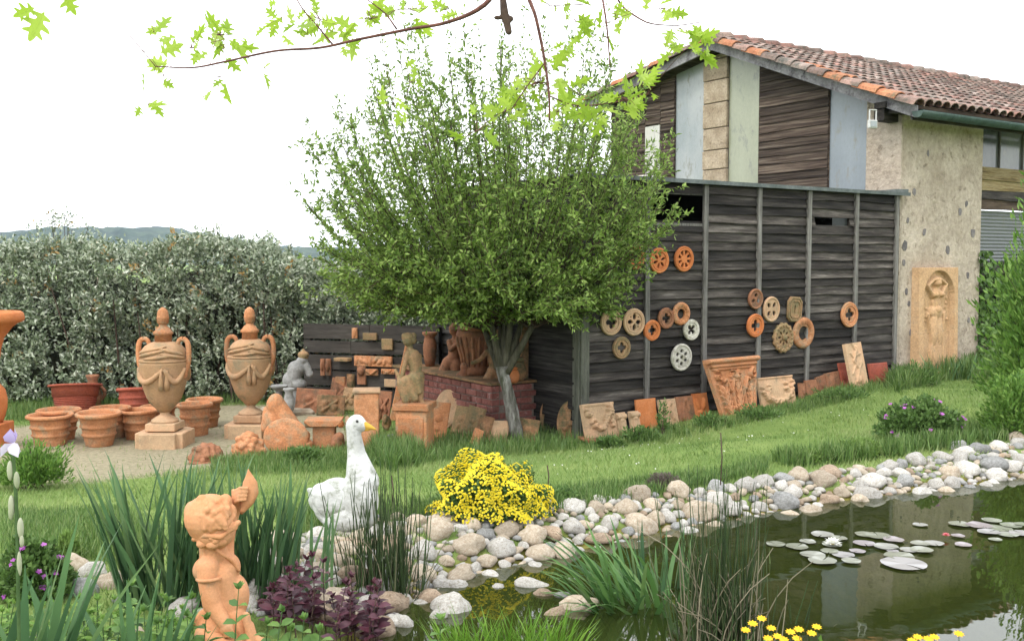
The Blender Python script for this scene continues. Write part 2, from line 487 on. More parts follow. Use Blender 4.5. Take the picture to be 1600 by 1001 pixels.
terra_or = solid('terracotta_orange', [(.50, .15, .05), (.62, .21, .07), (.66, .25, .10)], scale=5, bump=.25, bscale=70, rand=.12, fine=.15)
terra_pale = solid('terracotta_pale', [(.50, .30, .17), (.60, .38, .23), (.52, .36, .22), (.42, .28, .17)], scale=4, stain=((.34, .25, .16), .25, 7), bump=.25, bscale=60, rand=.12, fine=.14)
terra_urn = solid('terracotta_urn', [(.38, .24, .13), (.46, .28, .15), (.50, .30, .17), (.36, .25, .14)], scale=4, stain=((.30, .23, .14), .35, 6), bump=.3, bscale=50, rand=.06, fine=.15)
terra_aged = solid('terracotta_aged', [(.22, .12, .06), (.34, .18, .09), (.42, .23, .12), (.27, .17, .09)], scale=5, stain=((.13, .12, .06), .6, 7), bump=.4, bscale=50, rand=.2)
terra_moss = solid('terracotta_mossy', [(.31, .20, .11), (.38, .23, .12), (.27, .20, .10), (.43, .25, .13)], scale=6, stain=((.20, .17, .09), .4, 8), bump=.4, bscale=50, rand=.15)
terra_red = solid('terracotta_red', [(.30, .07, .045), (.40, .10, .06), (.36, .10, .07)], scale=5, bump=.3, bscale=50, rand=.15)
terra_brown = solid('terracotta_brown', [(.26, .11, .06), (.33, .15, .08), (.38, .18, .10)], scale=5, stain=((.16, .10, .06), .4, 7), bump=.3, bscale=50, rand=.15)
terra_skin = solid('terracotta_figure', [(.58, .25, .11), (.66, .32, .16), (.69, .35, .19)], scale=6, stain=((.50, .30, .17), .25, 9), bump=.12, bscale=120, rand=.05, fine=.12)
plaster_w = solid('white_cast_stone', [(.5, .47, .4), (.66, .63, .55), (.72, .69, .62)], scale=9, stain=((.33, .31, .22), .35, 14), bump=.3, rand=.1)
goose_m = solid('goose_paint', [(.50, .51, .48), (.66, .67, .65), (.74, .75, .73)], scale=9, stain=((.30, .32, .26), .34, 14), bump=1.0, bscale=22, rand=0, fine=.12, bdist=.012)
beak_m = solid('beak_paint', [(.62, .36, .05), (.72, .45, .08)], scale=12, rand=0, bump=.1, fine=.1)
dark_m = solid('dark_eye', [(.03, .03, .03), (.05, .05, .05)], rough=.4)
board_m = solid('weathered_board', [(.014, .012, .010), (.036, .030, .026), (.085, .074, .064), (.23, .205, .18)], scale=2.2, stretch=(.7, 5, 7.5), bscale=12, bump=.7, rand=.6, fine=.3, pos=(.3, .46, .6, .78), rough=.8)
board_br = solid('brown_board', [(.025, .017, .013), (.07, .046, .032), (.14, .10, .07), (.26, .20, .15)], scale=3, stretch=(.5, 6, 10), bscale=16, bump=.6, rand=.4, fine=.3, pos=(.3, .45, .6, .78))
board_mt = solid('weathered_board_side', [(.014, .013, .013), (.034, .031, .028), (.07, .064, .058), (.14, .13, .115)], scale=3.2, stretch=(6, .55, 13), bscale=16, bump=.6, rand=.35, fine=.35, pos=(.3, .46, .6, .76), rough=.8)
board_brt = solid('brown_board_side', [(.025, .017, .013), (.065, .045, .034), (.13, .10, .075), (.25, .21, .17)], scale=3, stretch=(6, .4, 14), bscale=14, bump=.6, rand=.45, fine=.3, pos=(.32, .46, .6, .76))
board_lt = solid('tan_board', [(.05, .035, .02), (.22, .16, .07), (.30, .24, .13), (.16, .10, .05)], scale=3, stretch=(.6, 6, 9), bscale=16, bump=.6, rand=.3, fine=.3)
fence_m = solid('fence_plank', [(.035, .031, .027), (.06, .053, .046), (.09, .08, .07)], scale=3, stretch=(.6, 4, 6), bscale=20, bump=.5, rand=.2)
batten_m = solid('grey_batten', [(.10, .095, .085), (.19, .18, .165), (.27, .26, .24)], scale=4, stretch=(9, 9, .7), bscale=22, bump=.5, rand=.3)
post_m = solid('green_grey_post', [(.06, .065, .05), (.12, .125, .10), (.16, .16, .13)], scale=4, stretch=(7, 7, .8), bscale=22, bump=.5, rand=.2)
flash_m = solid('zinc_flashing', [(.07, .085, .08), (.12, .14, .135), (.20, .22, .22)], scale=3, rough=.5, metal=.3, bump=.1, rand=.1)
gutter_m = solid('green_gutter', [(.035, .06, .05), (.06, .10, .085), (.09, .13, .115)], scale=4, rough=.5, bump=.1, rand=0)
barge_m = solid('grey_bargeboard', [(.15, .145, .15), (.27, .26, .27), (.36, .35, .36), (.20, .19, .20)], scale=4, stretch=(1, 1, 1), bump=.4, rand=.05, stain=((.1, .09, .1), .3, 7))
render_m = solid('rough_render', [(.42, .345, .265), (.49, .41, .325), (.55, .465, .375), (.62, .53, .435)], scale=2.2, stain=((.24, .19, .14), .22, 7), bump=.9, bscale=16, fine=.2, rand=0, bdist=.03)
block_m = solid('stone_block', [(.30, .23, .16), (.40, .32, .23), (.50, .41, .31)], scale=6, stain=((.24, .18, .12), .3, 12), bump=.6, bscale=30, rand=.16, bdist=.02)
flint_m = solid('wall_stone', [(.12, .11, .12), (.2, .18, .18), (.27, .24, .22)], scale=9, bump=.4, rand=.3)
tile_cols = [(.15, .11, .09), (.25, .155, .12), (.34, .20, .155), (.25, .20, .17)]
tile_m = solid('roof_tile', tile_cols, scale=5, stain=((.11, .10, .075), .5, 9), bump=.4, bscale=50, rand=.45, huej=.015)
tile_s = solid('roof_tile_far', tile_cols, scale=5, stain=((.13, .11, .085), .5, 6), bump=.4, bscale=50, rand=.45, attr=True, huej=.015)
tile_or = solid('orange_roof_tile', [(.36, .14, .07), (.46, .19, .10), (.52, .25, .13)], scale=5, stain=((.2, .15, .09), .3, 9), bump=.3, rand=.2)
brick_m = solid('glazed_brick', [(.17, .06, .05), (.25, .09, .075), (.32, .14, .12)], scale=9, stain=((.36, .26, .25), .2, 14), rough=.55, bump=.3, rand=.3)
mortar_m = solid('mortar', [(.16, .12, .10), (.24, .2, .17)], rand=0)
stone_mats = {
    'white': solid('white_stone', [(.40, .38, .34), (.54, .52, .48), (.64, .62, .58)], scale=5, stain=((.33, .29, .23), .4, 8), bump=.5, rand=.2, bscale=25),
    'grey': solid('grey_stone', [(.20, .20, .19), (.31, .31, .30), (.40, .40, .39)], scale=5, stain=((.17, .17, .14), .25, 8), bump=.35, rand=.25, bscale=25),
    'tan': solid('tan_stone', [(.34, .28, .20), (.45, .38, .29), (.54, .47, .38)], scale=5, stain=((.34, .24, .16), .3, 6), bump=.35, rand=.22, bscale=25),
    'brown': solid('brown_stone', [(.28, .20, .14), (.37, .28, .20), (.45, .36, .27)], scale=5, stain=((.16, .12, .08), .3, 6), bump=.35, rand=.22, bscale=25)}
bark_m = solid('grey_bark', [(.09, .085, .07), (.19, .18, .155), (.32, .31, .28), (.44, .43, .40)], scale=8, stretch=(3, 3, .6), bump=1.0, bscale=22, rand=0, stain=((.09, .10, .06), .35, 6), bdist=.02)
limb_m = solid('mossy_limb_bark', [(.05, .05, .03), (.09, .085, .055), (.15, .14, .10)], scale=8, stretch=(3, 3, .6), bump=1.0, bscale=22, rand=.1, bdist=.02)
twig_m = solid('twig_bark', [(.07, .045, .035), (.12, .08, .06)], scale=9, rand=.1)
oakbark = solid('oak_bark', [(.12, .055, .045), (.2, .09, .07)], scale=20, bump=.4, rand=.1)
stem_g = solid('green_stem', [(.05, .10, .03), (.08, .14, .05)], scale=9, rand=.2)

# ================================================================== GROUND, POND, HILLS
def axis(a, b, step, far):
    core = np.arange(a, b + step / 2, step); g = [step]
    left, right = [], []
    x, s = a, step
    while x > -far: s *= 1.35; x -= s; left.append(x)
    x, s = b, step
    while x < far: s *= 1.35; x += s; right.append(x)
    return np.array(left[::-1] + list(core) + right)
xs = axis(-6.5, 8.5, .075, 2500); ys = axis(1.5, 15, .075, 2500)
GX, GY = np.meshgrid(xs, ys); PP = np.stack([GX.ravel(), GY.ravel()], 1)
HH = height(PP)
bump = np.array([noise.noise(Vector((x * 1.7, y * 1.7, 0))) * .018 + noise.noise(Vector((x * 6, y * 6, 5))) * .008 if abs(x) < 12 and 0 < y < 18 else 0 for x, y in PP])
sdp = pond_sd(PP); HH = HH + bump * np.clip((sdp + .1) / .3, 0, 1)
idx = np.arange(len(PP)).reshape(GX.shape)
F = np.stack([idx[:-1, :-1], idx[:-1, 1:], idx[1:, 1:], idx[1:, :-1]], -1).reshape(-1, 4)
me = fast('lawn', np.stack([PP[:, 0], PP[:, 1], HH], 1), F, sm=True)
# the bare gravel of the yard and the mud of the pond are places in the ground's own colour
yard_poly = np.array([G(x, y)[:2] for x, y in [(-200, 690), (0, 672), (210, 640), (300, 632), (520, 640), (545, 690), (470, 712), (330, 728), (180, 748), (95, 752), (-100, 740)]])
def poly_sd(P, Q):
    dm = np.full(len(P), 1e9); ins = np.zeros(len(P), bool); n = len(Q)
    for i in range(n):
        a, b = Q[i], Q[(i + 1) % n]; dm = np.minimum(dm, seg_dist(P, a, b))
        c = (a[1] > P[:, 1]) != (b[1] > P[:, 1])
        ins ^= c & (P[:, 0] < (b[0] - a[0]) * (P[:, 1] - a[1]) / (b[1] - a[1] + 1e-12) + a[0])
    return np.where(ins, -dm, dm)
ysd = poly_sd(PP, yard_poly)
def put_attr(me, name, v):
    a = me.attributes.new(name, 'FLOAT', 'POINT'); a.data.foreach_set('value', np.ascontiguousarray(v, np.float32))
put_attr(me, 'yard', np.clip(.5 - ysd / .7, 0, 1)); put_attr(me, 'mud', np.clip(.5 - (sdp - .12) / .25, 0, 1))
m, nt, bs, out = new_mat('grass_ground'); L = nt.links
tc = node(nt, 'ShaderNodeTexCoord')
def nz(s, d=6, r=.65):
    n = node(nt, 'ShaderNodeTexNoise'); n.inputs['Scale'].default_value = s; n.inputs['Detail'].default_value = d; n.inputs['Roughness'].default_value = r; L.new(tc.outputs['Object'], n.inputs['Vector']); return n
def mixc(f, a, b):
    x = node(nt, 'ShaderNodeMix', data_type='RGBA'); L.new(f, x.inputs[0]); L.new(a, x.inputs[6]); L.new(b, x.inputs[7]); return x.outputs[2]
def mixm(f, noi, k=1.2):
    a = node(nt, 'ShaderNodeMath', operation='MULTIPLY_ADD'); L.new(noi, a.inputs[0]); a.inputs[1].default_value = k; L.new(f, a.inputs[2])
    b = node(nt, 'ShaderNodeMapRange'); L.new(a.outputs[0], b.inputs[0]); b.inputs[1].default_value = .95; b.inputs[2].default_value = 1.2; return b.outputs[0]
grass_c = ramp(nt, nz(1.1).outputs[0], [(.10, .16, .04), (.15, .215, .06), (.20, .26, .08), (.25, .27, .12)], [.3, .47, .6, .8]).outputs[0]
grav_c = ramp(nt, nz(22, 8, .8).outputs[0], [(.14, .12, .07), (.24, .215, .14), (.33, .29, .20), (.42, .37, .28)], [.3, .45, .6, .75]).outputs[0]
mud_c = ramp(nt, nz(9, 8, .7).outputs[0], [(.06, .06, .015), (.14, .13, .03), (.22, .19, .05), (.26, .23, .09)], [.35, .5, .6, .75]).outputs[0]
ya = node(nt, 'ShaderNodeAttribute', attribute_name='yard'); mu = node(nt, 'ShaderNodeAttribute', attribute_name='mud')
c1 = mixc(mixm(ya.outputs['Fac'], nz(3.5, 8, .75).outputs[0], 1.5), grass_c, grav_c)
c2 = mixc(mixm(mu.outputs['Fac'], nz(6).outputs[0]), c1, mud_c)
L.new(c2, bs.inputs['Base Color']); bs.inputs['Roughness'].default_value = .95; bs.inputs['Specular IOR Level'].default_value = .1
bb = node(nt, 'ShaderNodeBump'); bb.inputs['Strength'].default_value = .6; bb.inputs['Distance'].default_value = .02; L.new(nz(45, 6, .7).outputs[0], bb.inputs['Height']); L.new(bb.outputs[0], bs.inputs['Normal'])
ob('lawn', me, m, kind='structure')

# water
bm = bmesh.new()
vs_ = [bm.verts.new((float(x), float(y), WATER)) for x, y in POND]; f_ = bm.faces.new(vs_); f_.normal_update()
if f_.normal.z < 0: f_.normal_flip()
me = bpy.data.meshes.new('water'); bm.to_mesh(me); bm.free()
m, nt, bs, out = new_mat('pond_water'); L = nt.links; nt.nodes.remove(bs)
tr = node(nt, 'ShaderNodeBsdfTransparent'); tr.inputs[0].default_value = (.55, .56, .22, 1)
df = node(nt, 'ShaderNodeBsdfDiffuse'); df.inputs[0].default_value = (.045, .06, .014, 1)
gl = node(nt, 'ShaderNodeBsdfGlossy'); gl.inputs['Roughness'].default_value = .015
tc = node(nt, 'ShaderNodeTexCoord'); n1 = node(nt, 'ShaderNodeTexNoise'); n1.inputs['Scale'].default_value = 3.0; n1.inputs['Detail'].default_value = 3; L.new(tc.outputs['Object'], n1.inputs['Vector'])
bb = node(nt, 'ShaderNodeBump'); bb.inputs['Strength'].default_value = .10; bb.inputs['Distance'].default_value = .012; L.new(n1.outputs[0], bb.inputs['Height']); L.new(bb.outputs[0], gl.inputs['Normal'])
fr = node(nt, 'ShaderNodeFresnel'); fr.inputs[0].default_value = 1.9
m1 = node(nt, 'ShaderNodeMixShader'); m1.inputs[0].default_value = .45; L.new(tr.outputs[0], m1.inputs[1]); L.new(df.outputs[0], m1.inputs[2])
m2 = node(nt, 'ShaderNodeMixShader'); L.new(fr.outputs[0], m2.inputs[0]); L.new(m1.outputs[0], m2.inputs[1]); L.new(gl.outputs[0], m2.inputs[2]); L.new(m2.outputs[0], out.inputs[0])
ob('water', me, m, kind='structure')

# wooded hill far behind: a ridge of rising ground with a bumpy tree line
hill_m = solid('hill_woods', [(.015, .032, .015), (.03, .055, .024), (.05, .08, .034), (.08, .11, .05)], scale=.035, bscale=.12, bump=0, rand=0, fine=.3)
nx_, ny_ = 420, 26
hx = np.linspace(-900, 1300, nx_); V = []
for j in range(ny_):
    for i, x in enumerate(hx):
        t = j / (ny_ - 1); y = 760 + 340 * t
        crest = np.interp(x, [-900, -561, -456, -351, -281, -218, 0, 1300], [24, 25, 33, 32, 21, 13, 8, 8])
        z = crest * math.sin(min(1, t * 1.1) * PI / 2) - 1.3
        z += noise.noise(Vector((x * .035, y * .03, 0))) * 4 * t + (abs(noise.noise(Vector((x * .16, y * .16, 3)))) * 6 + noise.noise(Vector((x * .4, y * .4, 3))) * 1.6) * (t > .1)
        V.append((x, y + 30 * math.sin(x * .006), z * (1.06 if True else 1)))
idx = np.arange(nx_ * ny_).reshape(ny_, nx_)
F = np.stack([idx[:-1, :-1], idx[:-1, 1:], idx[1:, 1:], idx[1:, :-1]], -1).reshape(-1, 4)
ob('hills', fast('hills', np.array(V), F, sm=False), hill_m, kind='structure')

# ================================================================== BUILDINGS
def board_mesh(x0, x1, z0, z1, y, th=.022, seg=None, seed=0, tilt=.032, jit=.008, cuts=None):
    """lapped board in a local wall frame: face towards -y, bottom edge stands proud"""
    g = random.Random(seed); seg = seg or max(2, int((x1 - x0) / .28)); V = []
    dz0, dz1 = g.uniform(-jit, jit), g.uniform(-jit, jit); dy = g.uniform(-.004, .004)
    for i in range(seg + 1):
        t = i / seg; x = x0 + (x1 - x0) * t; w = g.uniform(-jit, jit) * .8; wy = g.uniform(-.003, .003)
        lo = z0 + dz0 * (1 - t) + dz1 * t + w; hi = z1
        if cuts: hi = min(hi, cuts(x)); lo = min(lo, hi - .005)
        V += [(x, y - th - tilt + dy + wy, lo), (x, y - th + dy + wy * .5, hi), (x, y, hi), (x, y, lo)]
    F = []
    for i in range(seg):
        a, b = 4 * i, 4 * i + 4
        for k in range(4): F.append((a + k, b + k, b + (k + 1) % 4, a + (k + 1) % 4))
    F += [(3, 2, 1, 0), (4 * seg, 4 * seg + 1, 4 * seg + 2, 4 * seg + 3)]
    me = bpy.data.meshes.new('board'); me.from_pydata(V, [], F); me.update(); return me

# ---- the lean-to shed
shed_o = thing('wooden_shed', 'low shed of dark weathered horizontal boards with round terracotta pieces hung on it', 'shed', S0, ROT)
SX = 5.36; SD = 3.05; SHT = 2.775
def gz_s(s, t=0):
    p = shed(s, t, 0); return hz(p[0], p[1])
bx_ = [front(x, 500)[0] for x in (905, 1006, 1095, 1180, 1256, 1330, 1393)]
rows = 26; rh = SHT / rows
bn = 0
for p in range(6):
    x0, x1 = bx_[p] + .03, bx_[p + 1] - .005
    for r in range(rows):
        z0 = -.02 + r * rh; zc = z0 + rh / 2
        if p == 1 and 2.34 < zc < 2.62: 
            xs0 = x0 if False else None
            continue
        if p == 4 and 2.36 < zc < 2.44:
            for a, b in ((x0, x0 + .1), (x1 - .12, x1)):
                ob('board', board_mesh(a, b, z0, z0 + rh + .012, 0, seed=bn), board_m, shed_o); bn += 1
            continue
        ob('board', board_mesh(x0, x1, z0, z0 + rh + .012, 0, seed=bn), board_m, shed_o); bn += 1
# left flank, seen behind the tree: same boards turned round the corner
side = board_mesh
def turned(me):                       # wall frame x->+y (away), -y -> -x
    me.transform(Matrix(((0, 1, 0, 0), (1, 0, 0, 0), (0, 0, 1, 0), (0, 0, 0, 1)))); me.flip_normals(); return me
for r in range(22):
    z0 = -.03 + r * (SHT / 22)
    ob('board', turned(board_mesh(.03, SD, z0, z0 + SHT / 22 + .012, 0, seed=900 + r, seg=10, jit=.006)), board_mt, shed_o)
for i, bx in enumerate(bx_):
    w = .055 if i in (0,) else .033
    b = MB().box(-w, w, -.06, -.02, -.03, SHT - .02).mesh(bev=.004)
    ob('batten', b, post_m if i == 0 else batten_m, shed_o, loc=(bx + (.03 if i == 0 else 0), -.012, 0), rot=(0, R(random.uniform(-.35, .35)), 0))
ob('corner_post', MB().box(-.05, .06, -.045, .06, -.05, SHT - .01).mesh(bev=.004), post_m, shed_o)
ob('roof', MB().box(-.08, SX + .06, -.10, SD + .08, SHT, SHT + .015).mesh(), flash_m, shed_o)
ob('flashing', MB().box(-.09, SX + .07, -.125, -.101, SHT - .022, SHT + .022).mesh(), flash_m, shed_o)
mb = MB().prism([(SX - .46, SHT + .016), (SX + .07, SHT + .016), (SX + .07, SHT + .07), (SX - .2, SHT + .06)], -.09, .35)
ob('flashing', mb.mesh(), flash_m, shed_o)
mb = MB().box(.3, SX - .1, 1.0, 1.02, 0, SHT); ob('shade_sheet', mb.mesh(), solid('painted_interior_shade', [(.012, .011, .01), (.02, .018, .016)], rand=0), shed_o)  # added near-black sheet: interior shade behind the wall openings, put into colour
g_ = MB().box(.95, 1.72, -.035, -.012, 2.63, 2.66).mesh(); ob('opening_frame', g_, batten_m, shed_o)
g_ = MB().box(.95, 1.72, -.04, -.012, 2.285, 2.315).mesh(); ob('opening_frame', g_, batten_m, shed_o)

# ---- the barn
barn = thing('barn', 'tall stone barn with glazed and boarded gable under a red clay tile roof', 'barn', B0, ROT)
TA, ZE, SL, SL2 = 3.24, 3.905, .405, .17          # apex offset along the gable, wall head at the corner, slope
TW = 6.1                             # gable width
LEN = 14.0
def ztop(t): return ZE + (SL * t if t <= TA else SL * TA - SL2 * (t - TA))
def gab(me): return turned(me)          # local x here is distance along the gable
def gpart(name, t0, t1, z0, z1, y, mat, th=.03, bev=0, par=None):
    """flat piece of the gable clipped by the roof line"""
    zz = [(t0, z0), (t1, z0)]
    top = [(t, min(z1, ztop(t) - .005)) for t in ([t1] + ([TA] if t0 < TA < t1 else []) + [t0])]
    me = MB().prism(zz + top, y - th, y).mesh(bev=bev); return ob(name, turned(me), mat, par or barn)
def glass(name, cols, rough=.22):
    m = solid(name, cols, scale=1.1, stretch=(1, 1, .5), rough=rough, bump=.06, bscale=30, rand=.03, fine=.06, spec=.6, stain=((.22, .22, .19), .2, 6)); return m
gl_blue = glass('pane_blue_grey', [(.27, .31, .32), (.42, .44, .44)])
gl_green = glass('pane_green_grey', [(.31, .33, .23), (.38, .40, .29)])
gl_grey = glass('pane_smoke_grey', [(.20, .235, .26), (.27, .31, .335)])
gl_pale = glass('pane_pale', [(.50, .49, .43), (.62, .61, .55)])
gl_dark = glass('window_dark', [(.06, .07, .075), (.14, .15, .15), (.2, .21, .2)], .15)
# base wall behind everything
gpart('wall', .305, TW, -.15, 9, .30, render_m, th=.27)
gpart('stone_pier', .004, .556, -.1, 9, .03, render_m, th=.06)
gpart('pane', .56, 1.19, 2.3, 9, .025, gl_grey)
gpart('pane', 2.50, 3.15, 2.3, 9, .025, gl_green)
gpart('pane', 3.71, 4.37, 2.3, 9, .025, gl_blue)
gpart('pane', 4.73, 5.10, 3.28, 4.22, .0, gl_pale, th=.05)
gpart('sill', 4.66, 5.16, 3.22, 3.27, -.03, plaster_w, th=.1)
z = 2.3; k = 0
while z < ztop(3.4):
    h = [.36, .33, .38, .31, .35, .4][k % 6]; gpart('stone_block', 3.155 + .01 * (k % 2), 3.69 - .012 * ((k + 1) % 2), z, min(z + h - .014, 5.2), .0, block_m, th=.06, bev=.008); z += h; k += 1
gpart('mortar_core', 3.17, 3.68, 2.3, 9, .03, mortar_m, th=.06)
bn = 0
def gboards(t0, t1, z0, mat, h=.125, par=None):
    global bn
    z = z0
    while z < max(ztop(t0), ztop(t1)) - .02:
        zz = z
        def cut(x): return ztop(x) - .01
        a, b = t0, t1
        for q in np.linspace(t0, t1, 30):      # skip ends that would stick out of the roof
            if ztop(q) - .01 < z + .015:
                if t1 < TA: a = q
                elif b == t1: b = q
        if b - a > .05: ob('board', turned(board_mesh(a, b, z, z + h + .02, .0, th=.028, tilt=.022, seed=3000 + bn, cuts=cut, jit=.012)), mat, par or barn)
        bn += 1; z += h
gboards(1.20, 2.49, 2.72, board_brt)
gboards(4.38, 4.72, 2.72, board_brt); gboards(5.11, 6.04, 2.2, board_brt, h=.16)
z = 2.75
while z < 4.9:
    if not (3.2 < z + .06 < 4.25): ob('board', turned(board_mesh(4.73, 5.10, z, z + .145, .0, th=.028, tilt=.02, seed=int(z * 100), cuts=lambda x: ztop(x) - .01)), board_brt, barn)
    z += .125
# boards across the gable head, left of the apex
for k in range(3):
    ob('trim', turned(MB().box(1.19 + k * 1.3, 1.22 + k * 1.3, -.02, 0.02, 2.4, ztop(1.2 + k * 1.3) - .03).mesh()), board_br, barn) if k < 2 else None
# long side: rendered pier, then windows and boards
PW = 1.86
pier = ob('wall', MB().box(.0, PW, -.0, .30, -.3, 3.90).mesh(), render_m, barn)
for k, (x, y, s) in enumerate([(1413, 385, 15), (1444, 362, 9), (1520, 365, 14), (1481, 390, 13), (1412, 410, 9), (1490, 492, 14), (1512, 430, 9), (1488, 460, 9), (1416, 455, 8), (1500, 330, 10), (1418, 345, 8), (1510, 318, 9), (1420, 475, 7), (1422, 520, 8), (1513, 500, 8), (1428, 300, 9), (1450, 240, 8), (1520, 505, 9)]):
    s_, z_ = front(x, y); s_ -= SB
    if not (.03 < s_ < PW - .05): continue
    bm = bmesh.new(); bmesh.ops.create_circle(bm, cap_ends=True, radius=s * .0042, segments=7); 
    for v in bm.verts: v.co *= random.uniform(.7, 1.2)
    ret = bmesh.ops.extrude_face_region(bm, geom=list(bm.faces)); 
    for v in [e for e in ret['geom'] if isinstance(e, bmesh.types.BMVert)]: v.co.z += .006
    bmesh.ops.recalc_face_normals(bm, faces=list(bm.faces))
    me = bpy.data.meshes.new('stone'); bm.to_mesh(me); bm.free(); me.transform(Matrix.Rotation(PI / 2, 4, 'X')); me.transform(Matrix.Scale(1.4, 4, (0, 0, 1)))
    ob('stone', me, flint_m, barn, loc=(s_, -.0, z_))
ob('wall', MB().box(PW, LEN, .16, .34, -.3, 1.0).mesh(), render_m, barn)
ob('window', MB().box(PW + .003, LEN, .14, .18, 3.24, 3.90).mesh(), gl_dark, barn)
for x in (PW + .02, PW + .62, PW + 1.25, PW + 1.9, PW + 2.6): ob('mullion', MB().box(x, x + .025, .11, .139, 3.24, 3.90).mesh(), batten_m, barn)
# corrugated sheet below
n_ = 240; V = []; F = []
for i in range(n_ + 1):
    x = PW + .003 + i * .02; y = .13 + .012 * math.sin(i * 1.05 * 0 + 0); V += [(x, y, 1.86), (x, y, 2.63)]
V = []; nz_ = 60
for j in range(nz_ + 1):
    zz = 1.86 + .77 * j / nz_; y = .12 + .010 * math.sin(j * PI / 2); V += [(PW + .003, y, zz), (LEN, y, zz)]
F = [(2 * j, 2 * j + 1, 2 * j + 3, 2 * j + 2) for j in range(nz_)]
me = bpy.data.meshes.new('corrugated_panel'); me.from_pydata(V, [], F); ob('corrugated_panel', me, glass('corrugated_grey', [(.19, .20, .21), (.25, .26, .27)], .45), barn)
for k, (a, b, mt) in enumerate([(2.64, 2.80, board_br), (2.79, 2.93, board_m), (2.93, 3.08, board_lt), (3.08, 3.24, board_lt)]):
    ob('board', board_mesh(PW + .003, LEN, a, b + .02, .12, th=.035, tilt=.03, seg=30, seed=70 + k, jit=.012), mt, barn)
for k in range(6):
    a = .9 + k * .16; ob('board', board_mesh(PW + .003, LEN, a, a + .18, .12, th=.03, tilt=.02, seg=30, seed=170 + k, jit=.008), board_m, barn)
# eaves timbers
ob('wall_plate', MB().box(-.36, LEN, .02, .2, 3.902, 3.98).mesh(), board_m, barn)
ob('fascia', MB().box(-.34, LEN, -.36, -.335, 3.70, 3.80).mesh(), board_m, barn)
ob('soffit', MB().box(-.30, LEN, -.333, .02, 3.83, 3.86).mesh(), board_m, barn)
me = MB().box(-.34, .02, .06, .22, 3.74, 3.895).mesh(bev=.006); ob('rafter_end', me, board_m, barn)
# rake boards (verge), both slopes
VO = -.34                                 # overhang of the verge past the gable
def slope_box(t0, t1, zo0, zo1, x0, x1):
    mb = MB()
    for (a, b) in ([(t0, t1)]):
        mb.add([(x0, a, ztop2(a) + zo0), (x1, a, ztop2(a) + zo0), (x1, b, ztop2(b) + zo0), (x0, b, ztop2(b) + zo0),
                (x0, a, ztop2(a) + zo1), (x1, a, ztop2(a) + zo1), (x1, b, ztop2(b) + zo1), (x0, b, ztop2(b) + zo1)],
               [(0, 3, 2, 1), (4, 5, 6, 7), (0, 1, 5, 4), (1, 2, 6, 5), (2, 3, 7, 6), (3, 0, 4, 7)])
    return mb
def ztop2(t): return ztop(t)
ob('bargeboard', slope_box(-.42, TA, -.02, .14, VO, VO + .035).mesh(), barge_m, barn)
ob('bargeboard', slope_box(TA + .001, TW + .42, -.02, .14, VO, VO + .035).mesh(), barge_m, barn)
ob('roof_deck', slope_box(-.42, TA, .10, .145, VO + .036, LEN).mesh(), board_br, barn)
ob('roof_deck', slope_box(TA + .001, TW + .42, .10, .145, VO + .036, LEN).mesh(), board_br, barn)
# canal tiles: a tapered half pipe lying down the slope
def tile_verts(n=6, Lt=.42, r0=.098, r1=.082, th=.014):
    V = []
    for (yy, r) in ((0, r0), (Lt, r1)):
        for k in range(n + 1):
            q = PI * k / n; V.append((r * math.cos(q), yy, r * .8 * math.sin(q) + (.018 if yy == 0 else 0)))
        for k in range(n + 1):
            q = PI * k / n; V.append(((r - th) * math.cos(q), yy, (r - th) * .8 * math.sin(q) + (.018 if yy == 0 else 0)))
    m_ = n + 1; F = []
    for k in range(n):
        F.append((k, k + 1, 2 * m_ + k + 1, 2 * m_ + k)); F.append((m_ + k, k, k + 1, m_ + k + 1)[::-1])
    return np.array(V), F
tv, tf = tile_verts()
tme = bpy.data.meshes.new('tile'); tme.from_pydata([tuple(v) for v in tv], [], tf); tme.update(); smooth(tme, False)
tme2 = tme.copy()
course = .345; ncr = 13; colw = .188; ang = math.atan(SL)
TR = lambda t: ztop2(t) + .155
def tile_place(x, t, side_=1):
    """matrix for a tile with its low end at gable offset t"""
    a = ang if side_ == 1 else math.atan(SL2)
    M = Matrix.Translation((x, t, TR(t))) @ (Matrix.Rotation(a, 4, 'X') if side_ == 1 else Matrix.Rotation(PI, 4, 'Z') @ Matrix.Rotation(a, 4, 'X'))
    return M
SVp, SFp, SAp, nv = [], [], [], 0
ntile = 0
cosA = math.cos(ang)
ncol = int((LEN - VO) / colw)
cand = []
for c in range(ncol):
    for r in range(ncr + 1):
        t = -.47 + r * course * cosA * ((TA + .47) / (ncr * course * cosA)) * 1.0
        if t > TA - .1: continue
        cand.append((c, r, t))
for c, r, t in cand:
    x = VO - .02 + c * colw + random.uniform(-.008, .008)
    M = tile_place(x, t) @ Matrix.Rotation(R(random.uniform(-1.5, 1.5)), 4, 'Z')
    if c == 0: M = M @ Matrix.Translation((0, 0, -.03)) @ Matrix.Scale(1.25, 4, (0, 0, 1)) @ Matrix.Scale(1.2, 4, (1, 0, 0))
    if ntile < 262 and c <= 20:
        me_ = tme2 if (c == 0 and random.random() < .4) or (c == 1 and 4 <= r <= 6) else tme
        o = ob('tile', me_, tile_or if me_ is tme2 else tile_m, barn); o.matrix_local = M; ntile += 1
    else:
        Mn = np.array(M); v = tv @ Mn[:3, :3].T + Mn[:3, 3]; SVp.append(v); SFp.append(np.array([f for f in tf]) + nv); SAp.append(np.full(len(v), random.random())); nv += len(v)
for r in range(13):                        # verge tiles of the far slope
    t = TW + .47 - r * .33
    if t < TA + .15: break
    o = ob('tile', tme if r % 3 else tme2, tile_m, barn); o.matrix_local = tile_place(VO - .0, t, -1) @ Matrix.Translation((0, 0, -.03)) @ Matrix.Scale(1.25, 4, (0, 0, 1))
